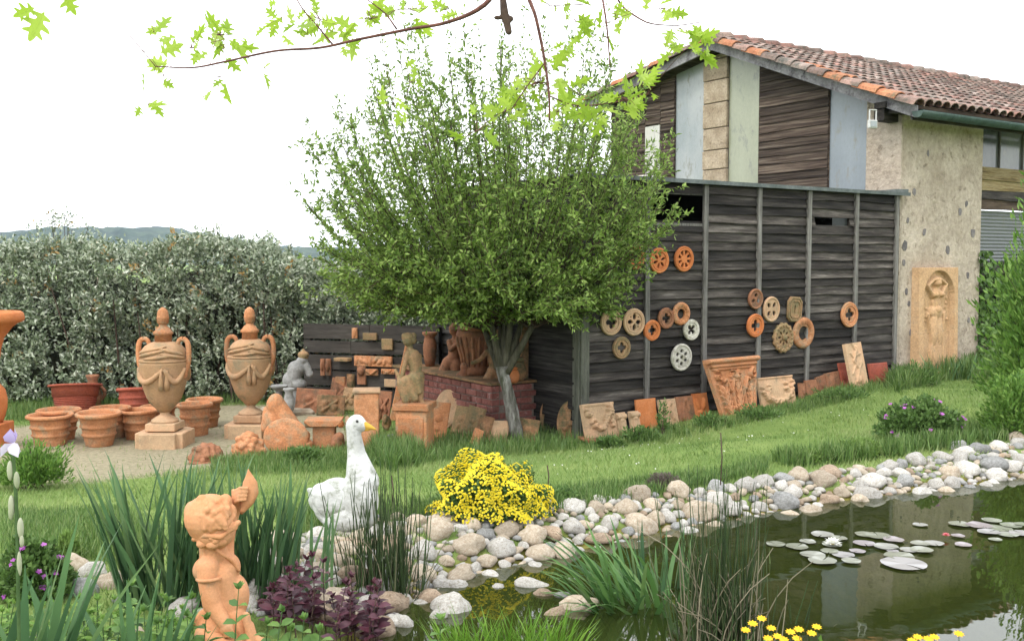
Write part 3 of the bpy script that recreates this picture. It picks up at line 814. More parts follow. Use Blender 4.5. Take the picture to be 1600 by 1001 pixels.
me = fast('tiles', np.concatenate(SVp), np.concatenate(SFp), np.concatenate(SAp)); ob('roof_tiles', me, tile_s, barn, kind='stuff')
# channel tiles between them: a low undulating bed
xsb = np.arange(VO, LEN, .047); V = []
for t in (-.44, TA):
    for i, x in enumerate(xsb): V.append((x, t, TR(t) + .012 + .022 * math.cos((x - VO + .02) / colw * 2 * PI)))
n_ = len(xsb); F = [(i, i + 1, n_ + i + 1, n_ + i) for i in range(n_ - 1)]
me = bpy.data.meshes.new('channel_tiles'); me.from_pydata(V, [], F); ob('channel_tiles', me, tile_m, barn)
V = [(VO + .03, TA, TR(TA)), (LEN, TA, TR(TA)), (LEN, TW + .44, TR(TW + .44)), (VO + .03, TW + .44, TR(TW + .44))]
me = bpy.data.meshes.new('channel_tiles'); me.from_pydata(V, [], [(0, 1, 2, 3)]); ob('channel_tiles', me, tile_m, barn)
rid = tme.copy()
for k in range(int((LEN - VO) / .36)):     # ridge tiles
    o = ob('ridge_tile', rid, tile_m, barn); x = VO - .04 + k * .36
    o.matrix_local = Matrix.Translation((x + .42, TA, TR(TA) + .03)) @ Matrix.Rotation(PI / 2, 4, 'Z') @ Matrix.Rotation(R(-1 + random.uniform(-1, 1)), 4, 'X') @ Matrix.Scale(1.25, 4)
# gutter
V, F = [], []
for xx in (-.36, LEN):
    for k in range(9):
        q = PI + PI * k / 8; V.append((xx, -.46 + .085 * math.cos(q), 3.80 + .085 * math.sin(q)))
F = [(k, k + 1, 10 + k, 9 + k) for k in range(8)]
me = bpy.data.meshes.new('gutter'); me.from_pydata(V, [], F); o = ob('gutter', smooth(me), gutter_m, barn)
sm_ = o.modifiers.new('s', 'SOLIDIFY'); sm_.thickness = .012
ob('gutter_end', turned(MB().prism([(-.46 + .085 * math.cos(PI + PI * k / 8), 3.80 + .085 * math.sin(PI + PI * k / 8)) for k in range(9)], -.375, -.362).mesh()), gutter_m, barn)

# ================================================================== ROUND PIECES ON THE SHED WALL
def circ(r, cx=0, cy=0, n=28, sx=1, rot=0): return [(cx + sx * r * math.cos(2 * PI * k / n + rot), cy + r * math.sin(2 * PI * k / n + rot)) for k in range(n)]
def lobes(k, d, a, rot=0, n=64, sx=1):
    P = []
    for i in range(n):
        th = 2 * PI * i / n; c = round((th - rot) / (2 * PI / k)) * 2 * PI / k + rot; dl = th - c
        q = a * a - (d * math.sin(dl)) ** 2
        r = d * math.cos(dl) + math.sqrt(q) if q > 0 else d * .3
        P.append((sx * r * math.cos(th), r * math.sin(th)))
    return P
def petal(L0, L1, w, rot, n=12, sx=1):
    P = []
    for i in range(n):
        t = i / n * 2; u_ = t if t <= 1 else 2 - t; s = 1 if t <= 1 else -1
        x = L0 + (L1 - L0) * u_; y = s * w * math.sin(PI * u_) ** .8
        P.append((sx * (x * math.cos(rot) - y * math.sin(rot)), x * math.sin(rot) + y * math.cos(rot)))
    return P
def sector(r0, r1, a0, a1, n=6):
    return [(r1 * math.cos(a0 + (a1 - a0) * i / n), r1 * math.sin(a0 + (a1 - a0) * i / n)) for i in range(n + 1)] + [(r0 * math.cos(a1 - (a1 - a0) * i / n), r0 * math.sin(a1 - (a1 - a0) * i / n)) for i in range(n + 1)]
def ring_mesh(r, w, t, n=32, sx=1, seed=0, lump=0):
    V, F = [], []; g = random.Random(seed)
    prof = [(r - w, .0), (r - w * .8, -t * .8), (r - w * .35, -t), (r - w * .1, -t * .8), (r, -t * .35), (r, 0)]
    for k in range(n):
        q = 2 * PI * k / n
        for rr, y in prof:
            j = lump * g.uniform(-1, 1) if 0 < -y else 0
            V.append((sx * (rr + j) * math.cos(q), y + j, (rr + j) * math.sin(q)))
    m_ = len(prof)
    for k in range(n):
        for i in range(m_ - 1):
            a = k * m_ + i; b = ((k + 1) % n) * m_ + i; F.append((a, a + 1, b + 1, b))
    me = bpy.data.meshes.new('rim'); me.from_pydata(V, [], F); me.update(); return smooth(me)
MED = [  # px, py, radius(px high), kind, material, label
 (955, 503, 21, 'q', terra_pale, 'pale tan roundel with a quatrefoil cut out, the leftmost of the hung pieces'),
 (991, 503, 21.5, 'rose4', terra_pale, 'tan roundel of four pointed petals hung close to the second batten'),
 (971.5, 543, 17.5, 'q', terra_moss, 'small brown quatrefoil roundel hung below the two large tan ones'),
 (1019, 516, 16.5, 'q', terra_or, 'small orange quatrefoil roundel just right of the second batten'),
 (1041, 497, 16.5, 'q', terra_brown, 'dull red quatrefoil roundel between the orange one and the open ring'),
 (1064.5, 490, 18, 'ring', terra, 'pinkish terracotta ring with a wide round hole above the small white roundel'),
 (1080.5, 515, 16.5, 'x', plaster_w, 'small white roundel with a diagonal cross cut out'),
 (1065, 558, 21.5, 'seven', plaster_w, 'large white roundel pierced with a ring of star holes, lowest on the left side'),
 (1030, 407, 20, 'star', terra_or, 'bright orange roundel with star cut-outs partly behind the willow leaves'),
 (1069, 404.5, 20, 'wheel', terra_or, 'bright orange roundel with eight spokes, highest on the shed wall'),
 (993, 402, 19, 'q', terra_or, 'orange roundel mostly hidden by the willow foliage'),
 (1181, 467, 16, 'tre', terra_brown, 'brown trefoil roundel over the fourth batten'),
 (1180.5, 508.5, 18.5, 'q', terra_or, 'orange quatrefoil roundel straight below the brown trefoil one'),
 (1205.5, 483, 20, 'oval', terra_pale, 'oval terracotta grille with a leafy cross in its opening'),
 (1242, 483, 19, 'oct', terra_moss, 'tall octagonal terracotta piece with a narrow slot'),
 (1224.5, 527.5, 22.5, 'scal', terra_moss, 'mossy scalloped rosette with many petal holes beside the fruit ring'),
 (1255.5, 520, 24.5, 'ring', terra, 'large terracotta fruit wreath ring round an oval hole over the batten'),
 (1327.5, 491.5, 20, 'q', terra, 'orange tan quatrefoil roundel hung alone on the far right of the shed')]
for i, (px, py, rp, kd, mt, lab) in enumerate(MED):
    s_, z_ = front(px, py, .07); c = shed(s_, -.06, z_); r = rp * depth(c) / FPX * 1.0
    holes = []; outer = circ(r * .93, n=40); sx = 1
    if kd == 'q': holes = [lobes(4, r * .30, r * .235, 0)]
    elif kd == 'x': holes = [lobes(4, r * .34, r * .245, PI / 4)]
    elif kd == 'rose4': holes = [petal(r * .1, r * .68, r * .19, PI / 2 * k) for k in range(4)] + [circ(r * .09, r * .5 * math.cos(PI / 4 + PI / 2 * k), r * .5 * math.sin(PI / 4 + PI / 2 * k), 8) for k in range(4)]
    elif kd == 'ring': holes = [circ(r * .46, n=30)]
    elif kd == 'seven': holes = [lobes(6, r * .09, r * .075)] + [[(x + r * .46 * math.cos(PI / 3 * k + PI / 6), y + r * .46 * math.sin(PI / 3 * k + PI / 6)) for x, y in lobes(6, r * .1, r * .08)] for k in range(6)] + [circ(r * .06, r * .3 * math.cos(PI / 3 * k), r * .3 * math.sin(PI / 3 * k) , 6) for k in range(0)]
    elif kd == 'star': holes = [petal(r * .12, r * .7, r * .13, PI / 3 * k + .3) for k in range(6)]
    elif kd == 'wheel': holes = [sector(r * .3, r * .72, PI / 4 * k + .13, PI / 4 * (k + 1) - .13) for k in range(8)]
    elif kd == 'tre': holes = [circ(r * .22, 0, r * .36, 16), circ(r * .22, -r * .33, -r * .18, 16), circ(r * .22, r * .33, -r * .18, 16)]
    elif kd == 'oval': sx = .92; holes = [petal(r * .18, r * .74, r * .2, PI / 4 + PI / 2 * k, sx=sx) for k in range(4)]
    elif kd == 'oct': outer = [(-.5 * r, -r), (.5 * r, -r), (.8 * r, -.65 * r), (.8 * r, .65 * r), (.5 * r, r), (-.5 * r, r), (-.8 * r, .65 * r), (-.8 * r, -.65 * r)]; holes = [[(-.1 * r, -.35 * r), (.1 * r, -.35 * r), (.1 * r, .35 * r), (-.1 * r, .35 * r)]]
    elif kd == 'scal': outer = [(r * (1 + .05 * math.cos(14 * q)) * math.cos(q), r * (1 + .05 * math.cos(14 * q)) * math.sin(q)) for q in np.linspace(0, 2 * PI, 98)[:-1]]; holes = [petal(r * .22, r * .62, r * .1, PI / 4 * k) for k in range(8)]
    if kd in ('oval',): outer = circ(r * .93, n=40, sx=sx)
    me = curve_plate(outer, holes, .02, .004)
    root = ob('roundel', me, mt, loc=c, rot=(R(random.uniform(-2, 2)), R({'x': 0, 'seven': 0}.get(kd, random.uniform(-5, 5))), ROT), label=lab, cat='wall ornament', group='terracotta roundels hung on the shed wall')
    if kd == 'oct':
        for a, b in ((.96, .06), (.72, .05)):
            P = [(x * a, y * a) for x, y in outer]; Q = [(x * (a - b * 1.6) / a, y * (a - b * 1.6) / a) for x, y in P]
            rm = curve_plate(P, [Q], .012, .003); rm.transform(Matrix.Translation((0, -.016, 0))); ob('rim', rm, mt, root)
        for k in range(26):
            q = 2 * PI * k / 26; ob('bead', None, None) if False else None
    else:
        ob('rim', ring_mesh(r * 1.0, r * (.24 if kd not in ('ring',) else .5), .024 if kd != 'ring' else .03, n=40 if kd != 'ring' else 64, sx=sx, seed=i, lump=.0 if kd != 'ring' else .006), mt, root)
        if kd in ('q', 'rose4', 'x', 'star', 'wheel'):
            rm = curve_plate(circ(r * .78, n=36), [circ(r * .72, n=36)], .01, .004); rm.transform(Matrix.Translation((0, -.015, 0))); ob('bead_ring', rm, mt, root)
        if kd == 'scal':
            for k in range(16):
                q = 2 * PI * k / 16; V, F = ellipsoid((r * .82 * math.cos(q), -.015, r * .82 * math.sin(q)), (r * .1, .015, r * .1), n=8, m=5); ob('petal_knob', smooth(MB().add(V, F).mesh()), mt, root)
            ob('boss', smooth(MB().add(*ellipsoid((0, -.03, 0), (r * .2, .03, r * .2), n=12, m=6)).mesh()), mt, root)

# ================================================================== SLABS LEANING ON THE SHED
def lean(me, mat, px, py, name, label, cat, tilt=14, rz=ROT, off=.28, parent=None, zb=None, roll=0, group=None):
    """stand a slab whose bottom centre shows at photo pixel (px,py)"""
    s_, z_ = front(px, py, off); p = shed(s_, -off, 0); p[2] = hz(p[0], p[1]) - .015 if zb is None else zb
    return ob(name, me, mat, loc=p, rot=(R(-tilt), R(roll), rz), label=label, cat=cat, group=group)
def px_w(x0, x1, y, off=.2): return abs(front(x1, y, off)[0] - front(x0, y, off)[0])
gs = 'carved terracotta slabs leaning along the foot of the shed'
def garl(w, h, x0, x1, z0, dip, r, k, n=14):
    out = []
    g = random.Random(int(w * 1000))
    for i in range(n + 1):
        t = i / n; x = x0 + (x1 - x0) * t; z = z0 - dip * math.sin(PI * t)
        for _ in range(3): out.append(('e', x + g.uniform(-r, r) * .55, z + g.uniform(-r, r) * .55, r * .6, r * .5, g.uniform(0, 3), k * g.uniform(.8, 1.15)))
    return out
w_, h_ = .42, .40
lean(relief(w_, h_, .03, [('p', [(-w_ / 2, .0), (-w_ / 2, h_)], .02, .014), ('p', [(-w_ / 2, h_ - .01), (w_ / 2, h_ - .01)], .02, .012)] + garl(w_, h_, -.16, .14, .33, .19, .04, .05, 22) + garl(w_, h_, .14, .17, .36, .2, .03, .04), 60, rough=.004), terra_pale, 940, 692, 'relief_slab', 'square slab with a moulded garland beside the corner post of the shed', 'terracotta slab', 16, off=.3, group=gs)
g_ = lambda px, py, w, h, mat, lab, sh, til=12, off=.2, roll=0, nx=40: lean(relief(w, h, .025, sh, nx, rough=.003), mat, px, py, 'relief_slab', lab, 'terracotta slab', til, off=off, roll=roll, group=gs)
def console(w, h): return [('p', [(-w * .4, h * .84), (w * .4, h * .84)], .03, .035), ('p', [(0, h * .1), (0, h * .75)], w * .3, .02), ('e', 0, h * .7, w * .3, .03, 0, .03)]
g_(973, 678, .12, .27, terra_pale, 'small narrow console block right of the garland slab', console(.12, .27), 14, .3, nx=26)
g_(994, 676, .13, .26, terra_pale, 'small scrolled console leaning just left of the bright orange slab', console(.13, .26), 18, .3, 2, nx=26)
g_(1011, 672, .28, .34, terra_or, 'plain bright orange slab behind the two small consoles', [('e', 0, .1, .05, .1, 0, .01)], 9, .16)
g_(1046, 668, .25, .29, terra_pale, 'tan slab with faint carving right of the bright orange slab', [('p', [(-.06, .05), (0, .2), (.06, .08)], .03, .02), ('p', [(-.02, .2), (.05, .24)], .02, .02)], 15, .22)
g_(1072, 664, .25, .27, terra_brown, 'brown slab with a worn leaf pattern in the low row', [('p', [(-.06, .04), (-.03, .2)], .025, .025), ('p', [(.06, .04), (.02, .2)], .025, .025), ('e', 0, .22, .04, .03, 0, .03)], 14, .2)
g_(1096, 658, .22, .27, terra_or, 'small orange slab with a raised figure left of the great capital', [('e', -.06, .15, .03, .07, .3, .03), ('e', .04, .15, .03, .07, -.3, .03), ('e', -.03, .06, .04, .03, 0, .03)], 13, .2)
# the great capital: abacus, volutes and acanthus
w, h = .84, .66
sh = [('p', [(-.41, h - .03), (.41, h - .03)], .035, .065), ('p', [(-.38, h - .085), (.38, h - .085)], .022, .045), ('p', [(-.36, h - .12), (.36, h - .12)], .014, .028)]
def volute(cx, cz, r, sgn):
    P = []
    for i in range(26):
        a = i / 25 * 4.2 * PI / 2; rr = r * (1 - i / 30); P.append((cx + sgn * rr * math.cos(a + PI / 2), cz + rr * math.sin(a + PI / 2)))
    return ('p', P, r * .22, .06)
sh += [volute(.32, h - .2, .065, 1), volute(-.32, h - .2, .06, -1), volute(-.055, h - .19, .045, -1), volute(.055, h - .19, .045, 1)]
for x0, z0, x1, z1, r in [(-.0, .03, -.0, .40, .05), (-.24, .02, -.29, .32, .045), (.24, .02, .28, .32, .045)]:
    sh.append(('p', [(x0, z0), (x1, z1)], r, .045))
    for k in range(5):
        zz = z0 + (z1 - z0) * (k + 1) / 5.4
        for sg in (-1, 1):
            xx = x0 + (x1 - x0) * (k + 1) / 5.4
            sh.append(('p', [(xx, zz - .07), (xx + sg * .055, zz - .01), (xx + sg * .085, zz + .035 + .01 * k)], [.02, .018, .011], .04))
sh += [('p', [(-.13, .08), (-.11, .3), (-.055, h - .24)], .022, .05), ('p', [(.13, .08), (.11, .3), (.055, h - .24)], .022, .05), ('p', [(.15, .3), (.2, .42), (.25, h - .26)], .025, .05), ('p', [(-.15, .3), (-.2, .42), (-.25, h - .26)], .025, .05),
       ('e', 0, .44, .07, .04, 0, .065), ('e', -.02, .4, .09, .02, 0, .05), ('e', -.13, .1, .035, .03, 0, .06), ('e', .13, .1, .035, .03, 0, .06), ('e', -.04, .12, .03, .03, 0, .05)]
taper = lambda X, Z: (X * (.66 + .34 * np.clip(Z / .62, 0, 1) ** 1.0 + .0), Z)
me = relief(w, h, .05, sh, 150, rough=.003, shapef=taper)
s_, _ = front(1152, 655, .42); p = shed(s_, -.42, 0); p[2] = hz(p[0], p[1]) - .03
cap_ = ob('capital', me, terra, loc=p, rot=(R(-13), 0, ROT + R(3)), label='big terracotta capital relief with volutes and acanthus leaves leaning on the shed', cat='capital')
w, h = .60, .36
sh = garl(w, h, -.27, -.14, .24, .1, .04, .045, 9) + garl(w, h, .14, .27, .27, .12, .04, .045, 9) + garl(w, h, -.2, .2, .13, .07, .04, .05, 20) + [('p', [(-w / 2, h - .01), (w / 2, h - .01)], .014, .012)]
g_(1216, 640, w, h, terra_pale, 'wide tan slab with a fruit swag right of the great capital', sh, 14, .25, nx=70)
for px, py, w, h, m_, lb, ro in [(1252, 632, .10, .19, terra_brown, 'thin broken slab edge between the fruit swag slab and the batten', 6), (1268, 631, .20, .19, terra_brown, 'first low red brown slab right of the long batten', 0), (1284, 628, .14, .2, terra_brown, 'second low red brown slab in the row, leaning sideways', -10),
        (1300, 622, .22, .21, terra_brown, 'third low red brown slab left of the upright stub', -4), (1318, 614, .13, .28, terra_red, 'small upright red stub slab behind the tall ivory panel', 0), (1374, 606, .34, .26, terra_red, 'broad plain red slab between the tall panel and the stone pier')]  if False else []: pass
for px, py, w, h, m_, lb, ro in [(1252, 632, .10, .19, terra_brown, 'thin broken slab edge between the fruit swag slab and the batten', 6), (1268, 631, .22, .19, terra_brown, 'first low red brown slab right of the long batten', 0), (1285, 628, .16, .2, terra_brown, 'second low red brown slab in the row, leaning sideways', -10),
        (1302, 624, .26, .22, terra_brown, 'third low red brown slab left of the upright stub', -4), (1320, 616, .16, .32, terra_red, 'small upright red stub slab behind the tall ivory panel', 0), (1374, 606, .38, .28, terra_red, 'broad plain red slab between the tall panel and the stone pier', 0)]:
    g_(px, py, w, h, m_, lb, [('e', random.uniform(-.03, .03), h * .5, w * .3, h * .25, random.uniform(0, 2), .012)], 12, .14, ro, nx=20)
w, h = .33, .58
sh = [('p', [(-.05, .1), (.03, .25), (-.04, .36), (.05, .5)], .02, .02), ('p', [(.0, .2), (.1, .32)], .014, .015), ('p', [(-.1, .2), (-.02, .3)], .014, .015), ('p', [(0, .36), (-.08, .46)], .014, .015), ('p', [(.02, .42), (.1, .44)], .013, .015), ('p', [(.02, .5), (-.03, .58)], .013, .015),
      ('e', .05, .52, .02, .03, 0, .025), ('e', .1, .32, .02, .03, 0, .02), ('e', 0, .12, .06, .05, 0, .02), ('p', [(-w / 2, 0), (-w / 2, h)], .012, .012)]
lean(relief(w, h, .03, sh, 60, rough=.004), terra_pale, 1342, 618, 'relief_panel', 'tall pale ivory panel with a carved branch leaning at the right of the shed', 'terracotta slab', 12, off=.33, roll=-3)
s_, _ = front(934, 694, .32); p = shed(s_, -.32, 0); 
ob('flat_slab', MB().box(-.2, .2, -.13, .1, 0, .03).mesh(bev=.006), terra_brown, loc=(p[0], p[1], hz(p[0], p[1]) + .01), rot=(R(4), R(5), ROT), label='flat brown slab lying under the garland slab', cat='terracotta slab')
# oval plaques on the flank of the shed
for px, py, w, h, rz, lb in [(858, 676, .25, .45, -22, 'taller left oval plaque leaning on the shed flank by the trunk'), (884, 685, .24, .42, -32, 'right oval plaque with raised flowers next to the shed corner post')]:
    sh = [('e', 0, h * .62, .05, .05, 0, .02), ('e', .02, h * .45, .045, .04, 0, .03), ('e', -.03, h * .3, .035, .035, 0, .03), ('e', .0, h * .8, .04, .04, 0, .02), ('p', [(0, .05), (0, h * .9)], .015, .012)]
    ov = lambda X, Z, w=w, h=h: (X * np.sqrt(np.clip(1 - ((Z / h - .5) * 2) ** 2, .02, 1)), Z)
    p = G(px, py)
    ob('oval_plaque', relief(w, h, .03, sh, 44, rough=.003, shapef=ov), terra_aged, loc=p + [0, 0, -.02], rot=(R(-12), R(8), ROT + R(rz)), label=lb, cat='terracotta plaque')
# ---- nude relief in its niche on the barn pier
pA = front(1427, 562, .0); s0 = front(1425, 430)[0]; s1 = front(1486, 430)[0]
zt = front(1450, 418)[1]; zb = front(1455, 568)[1] - .12
w = s1 - s0; h = zt - zb; cx = .02
sh = [('niche', cx, .02, w * .38, h - w * .43, -.075)]
NF = lambda x, z, a, b, an=0, hg=.06: ('e', cx + x * w, z * h, a * w, b * h, an, hg)
sh += [NF(.0, .855, .075, .042, 0, .10), NF(.0, .885, .11, .03, 0, .085), ('p', [(cx - .13 * w, .755 * h), (cx - .24 * w, .83 * h), (cx - .09 * w, .885 * h)], .03, .06), ('p', [(cx + .13 * w, .755 * h), (cx + .24 * w, .84 * h), (cx + .08 * w, .89 * h)], .03, .06), NF(0, .815, .05, .03, 0, .05),
       NF(0, .75, .155, .06, 0, .065), NF(-.075, .745, .07, .035, 0, .10), NF(.08, .745, .07, .035, 0, .10), NF(0, .665, .115, .07, 0, .06), NF(0, .58, .175, .075, 0, .07), NF(.0, .60, .1, .05, 0, .09),
       NF(-.06, .42, .10, .19, -.04, .07), NF(.07, .41, .10, .19, .03, .06), NF(-.02, .2, .10, .17, 0, .05), NF(.07, .18, .09, .16, 0, .045), ('p', [(cx - .2 * w, .56 * h), (cx - .1 * w, .3 * h), (cx - .16 * w, .08 * h)], .03, .04), ('p', [(cx + .2 * w, .56 * h), (cx + .16 * w, .3 * h), (cx + .2 * w, .08 * h)], .03, .04)]
for i in range(12): sh.append(NF(random.choice([-1, 1]) * random.uniform(.22, .3), random.uniform(.5, .72), .025, .014, random.uniform(0, 3), .025))
sh.append(('p', [(-w / 2, .39 * h), (w / 2, .39 * h)], .006, .004))
me = relief(w, h, .13, sh, 110, rough=.001)
p = shed((s0 + s1) / 2, -.006, 0); p[2] = zb
ob('figure_relief', me, terra_pale and solid('terracotta_panel', [(.52, .32, .17), (.60, .38, .21), (.64, .42, .25)], scale=4, stain=((.46, .32, .2), .2, 8), bump=.2, rand=0), loc=p, rot=(R(-1.2), 0, ROT), label='tall arched terracotta panel of a nude woman in relief against the stone pier', cat='relief panel')
# ---- floodlight under the eave
p = at(1369, 187, 13.3); s_, z_ = front(1369, 187, .35)
fl = thing('floodlight', 'small square floodlight with white frame under the barn eave', 'floodlight', shed(s_, -.30, z_), ROT + R(-20))
ob('housing', MB().box(-.055, .055, -.02, .03, -.10, .0).mesh(bev=.004), solid('white_metal', [(.6, .6, .58), (.7, .7, .68)], rand=0), fl)
ob('lens', MB().box(-.042, .042, -.028, -.021, -.085, -.015).mesh(), gl_blue, fl)
ob('bracket', MB().box(-.05, -.042, -.01, .01, 0, .12).box(.042, .05, -.01, .01, 0, .12).box(-.05, .05, -.012, .012, .12, .13).mesh(), bpy.data.materials['white_metal'], fl)
# ---- white curved hood on the shed roof, left of the gable panes
s_, z_ = front(1000, 276, -1.2); p = shed(s_, 1.2, SHT + .03)
ob('roof_hood', MB().prism([(-.28, 0), (.28, 0), (.26, .05), (.1, .11), (-.2, .12)], -.3, .3).mesh(bev=.008), plaster_w, loc=p, rot=(0, 0, ROT), label='pale flat hood sitting on the shed roof below the gable', cat='roof vent')

# ================================================================== THE YARD: POTS, URNS, FIGURES
def lathe_ob(name, prof, mat, parent=None, n=36, sm=True, **k): return ob(name, smooth(MB().lathe(prof, n).mesh(), sm), mat, parent, **k)
def hollow(prof, t):                     # outside profile bottom->top, then down inside
    return prof + [(max(r - t, .01), z) for r, z in reversed(prof) if z > t * 2] + [(.01, t * 2)]
def ribbed_pot(cx, ytop, ybase, rw, bw, lab, mat=terra, kind='banded', tilt=0):
    """cx, rim top y, base y, rim width and base width in photo pixels"""
    p = G(cx, ybase); m_ = mpp(p); R_ = rw / 2 * m_; r_ = bw / 2 * m_; h = (ybase - ytop) * m_ * 1.0 - R_ * .12
    p = p + np.array([0, r_ * .9, 0])
    root = thing('terracotta_pot', lab, 'pot', (p[0], p[1], hz(p[0], p[1]) - .005), random.random() * 6, rot=(R(tilt), R(tilt * .3), 0 if tilt else random.random() * 6))
    rb = lambda z: r_ + (R_ * .86 - r_) * (z / h) ** .9
    if kind == 'banded':
        pr = [(r_, 0)]
        for z in np.linspace(.04, .86, 22):
            e = 0
            for b in (.34, .6): e = max(e, .022 * math.exp(-((z - b) / .028) ** 2) * R_ / .25)
            pr.append((rb(z * h) + e, z * h))
        rim = [(R_ * .88, h * .86), (R_ * .97, h * .89), (R_, h * .93), (R_ * .985, h * .975), (R_ * .93, h), (R_ * .86, h * .985), (R_ * .82, h * .9), (R_ * .81, h * .84)]
        inn = [(R_ * .83, h * .86)] + [(rb(z) - .03, z) for z in (h * .8, h * .5, h * .2)] + [(.01, h * .19)]
        lathe_ob('body', pr + [(R_ * .80, h * .862)], mat, root)
        lathe_ob('inside', inn, mat, root)
        lathe_ob('rim', rim, mat, root)
    else:
        nr = 15; pr = [(r_, 0)]
        for i in range(nr * 4 + 1):
            z = h * .04 + h * .88 * i / (nr * 4); pr.append((rb(z) + .008 * math.sin(i * PI / 2), z))
        lathe_ob('body', pr, mat, root, 44)
        lathe_ob('rim', [(R_ * .88, h * .92), (R_ * .98, h * .93), (R_, h * .965), (R_ * .98, h), (R_ * .9, h), (R_ * .86, h * .95), (R_ * .84, h * .6), (.01, h * .59)], mat, root, 44)
    return root
ribbed_pot(70, 644, 698, 72, 46, 'banded terracotta pot nearest the left edge, in front of its neighbour')
ribbed_pot(84, 636, 689, 68, 44, 'banded terracotta pot standing behind the leftmost one')
ribbed_pot(148, 640, 698, 70, 40, 'banded terracotta pot in the middle front with a bare patch at its left', tilt=1.5)
ribbed_pot(166, 633, 686, 64, 42, 'banded terracotta pot behind the middle front one')
ribbed_pot(212, 637, 687, 60, 42, 'banded terracotta pot just left of the near urn')
ribbed_pot(243, 631, 676, 58, 38, 'banded terracotta pot hidden behind the near urn')
ribbed_pot(300, 627, 682, 56, 38, 'banded terracotta pot right of the near urn, front one of two')
ribbed_pot(315, 620, 668, 58, 38, 'banded terracotta pot right of the near urn, back one of two')
ribbed_pot(107, 598, 650, 82, 56, 'wide dark red tub with many fine ribs by the hedge', terra_red, 'fine', tilt=-9)
ribbed_pot(203, 604, 648, 54, 40, 'smaller dark red tub with a smooth band behind the pots', terra_red, tilt=-8)
# small eared jug behind the red tub
p = G(146, 640); m_ = mpp(p)
jug = thing('jug', 'slim terracotta jug with one bent handle behind the dark red tub', 'jug', p)
k = m_
lathe_ob('body', [(9 * k, 0), (12 * k, 10 * k), (13 * k, 24 * k), (9 * k, 38 * k), (7 * k, 47 * k), (10 * k, 52 * k), (10 * k, 55 * k), (6 * k, 55 * k)], terra_brown, jug, 20)
ob('handle', smooth(MB().tube(catmull([(8 * k, 0, 40 * k), (18 * k, 0, 30 * k), (17 * k, 0, 22 * k), (10 * k, 0, 14 * k)], 5), 3 * k, 8).mesh()), terra_brown, jug)

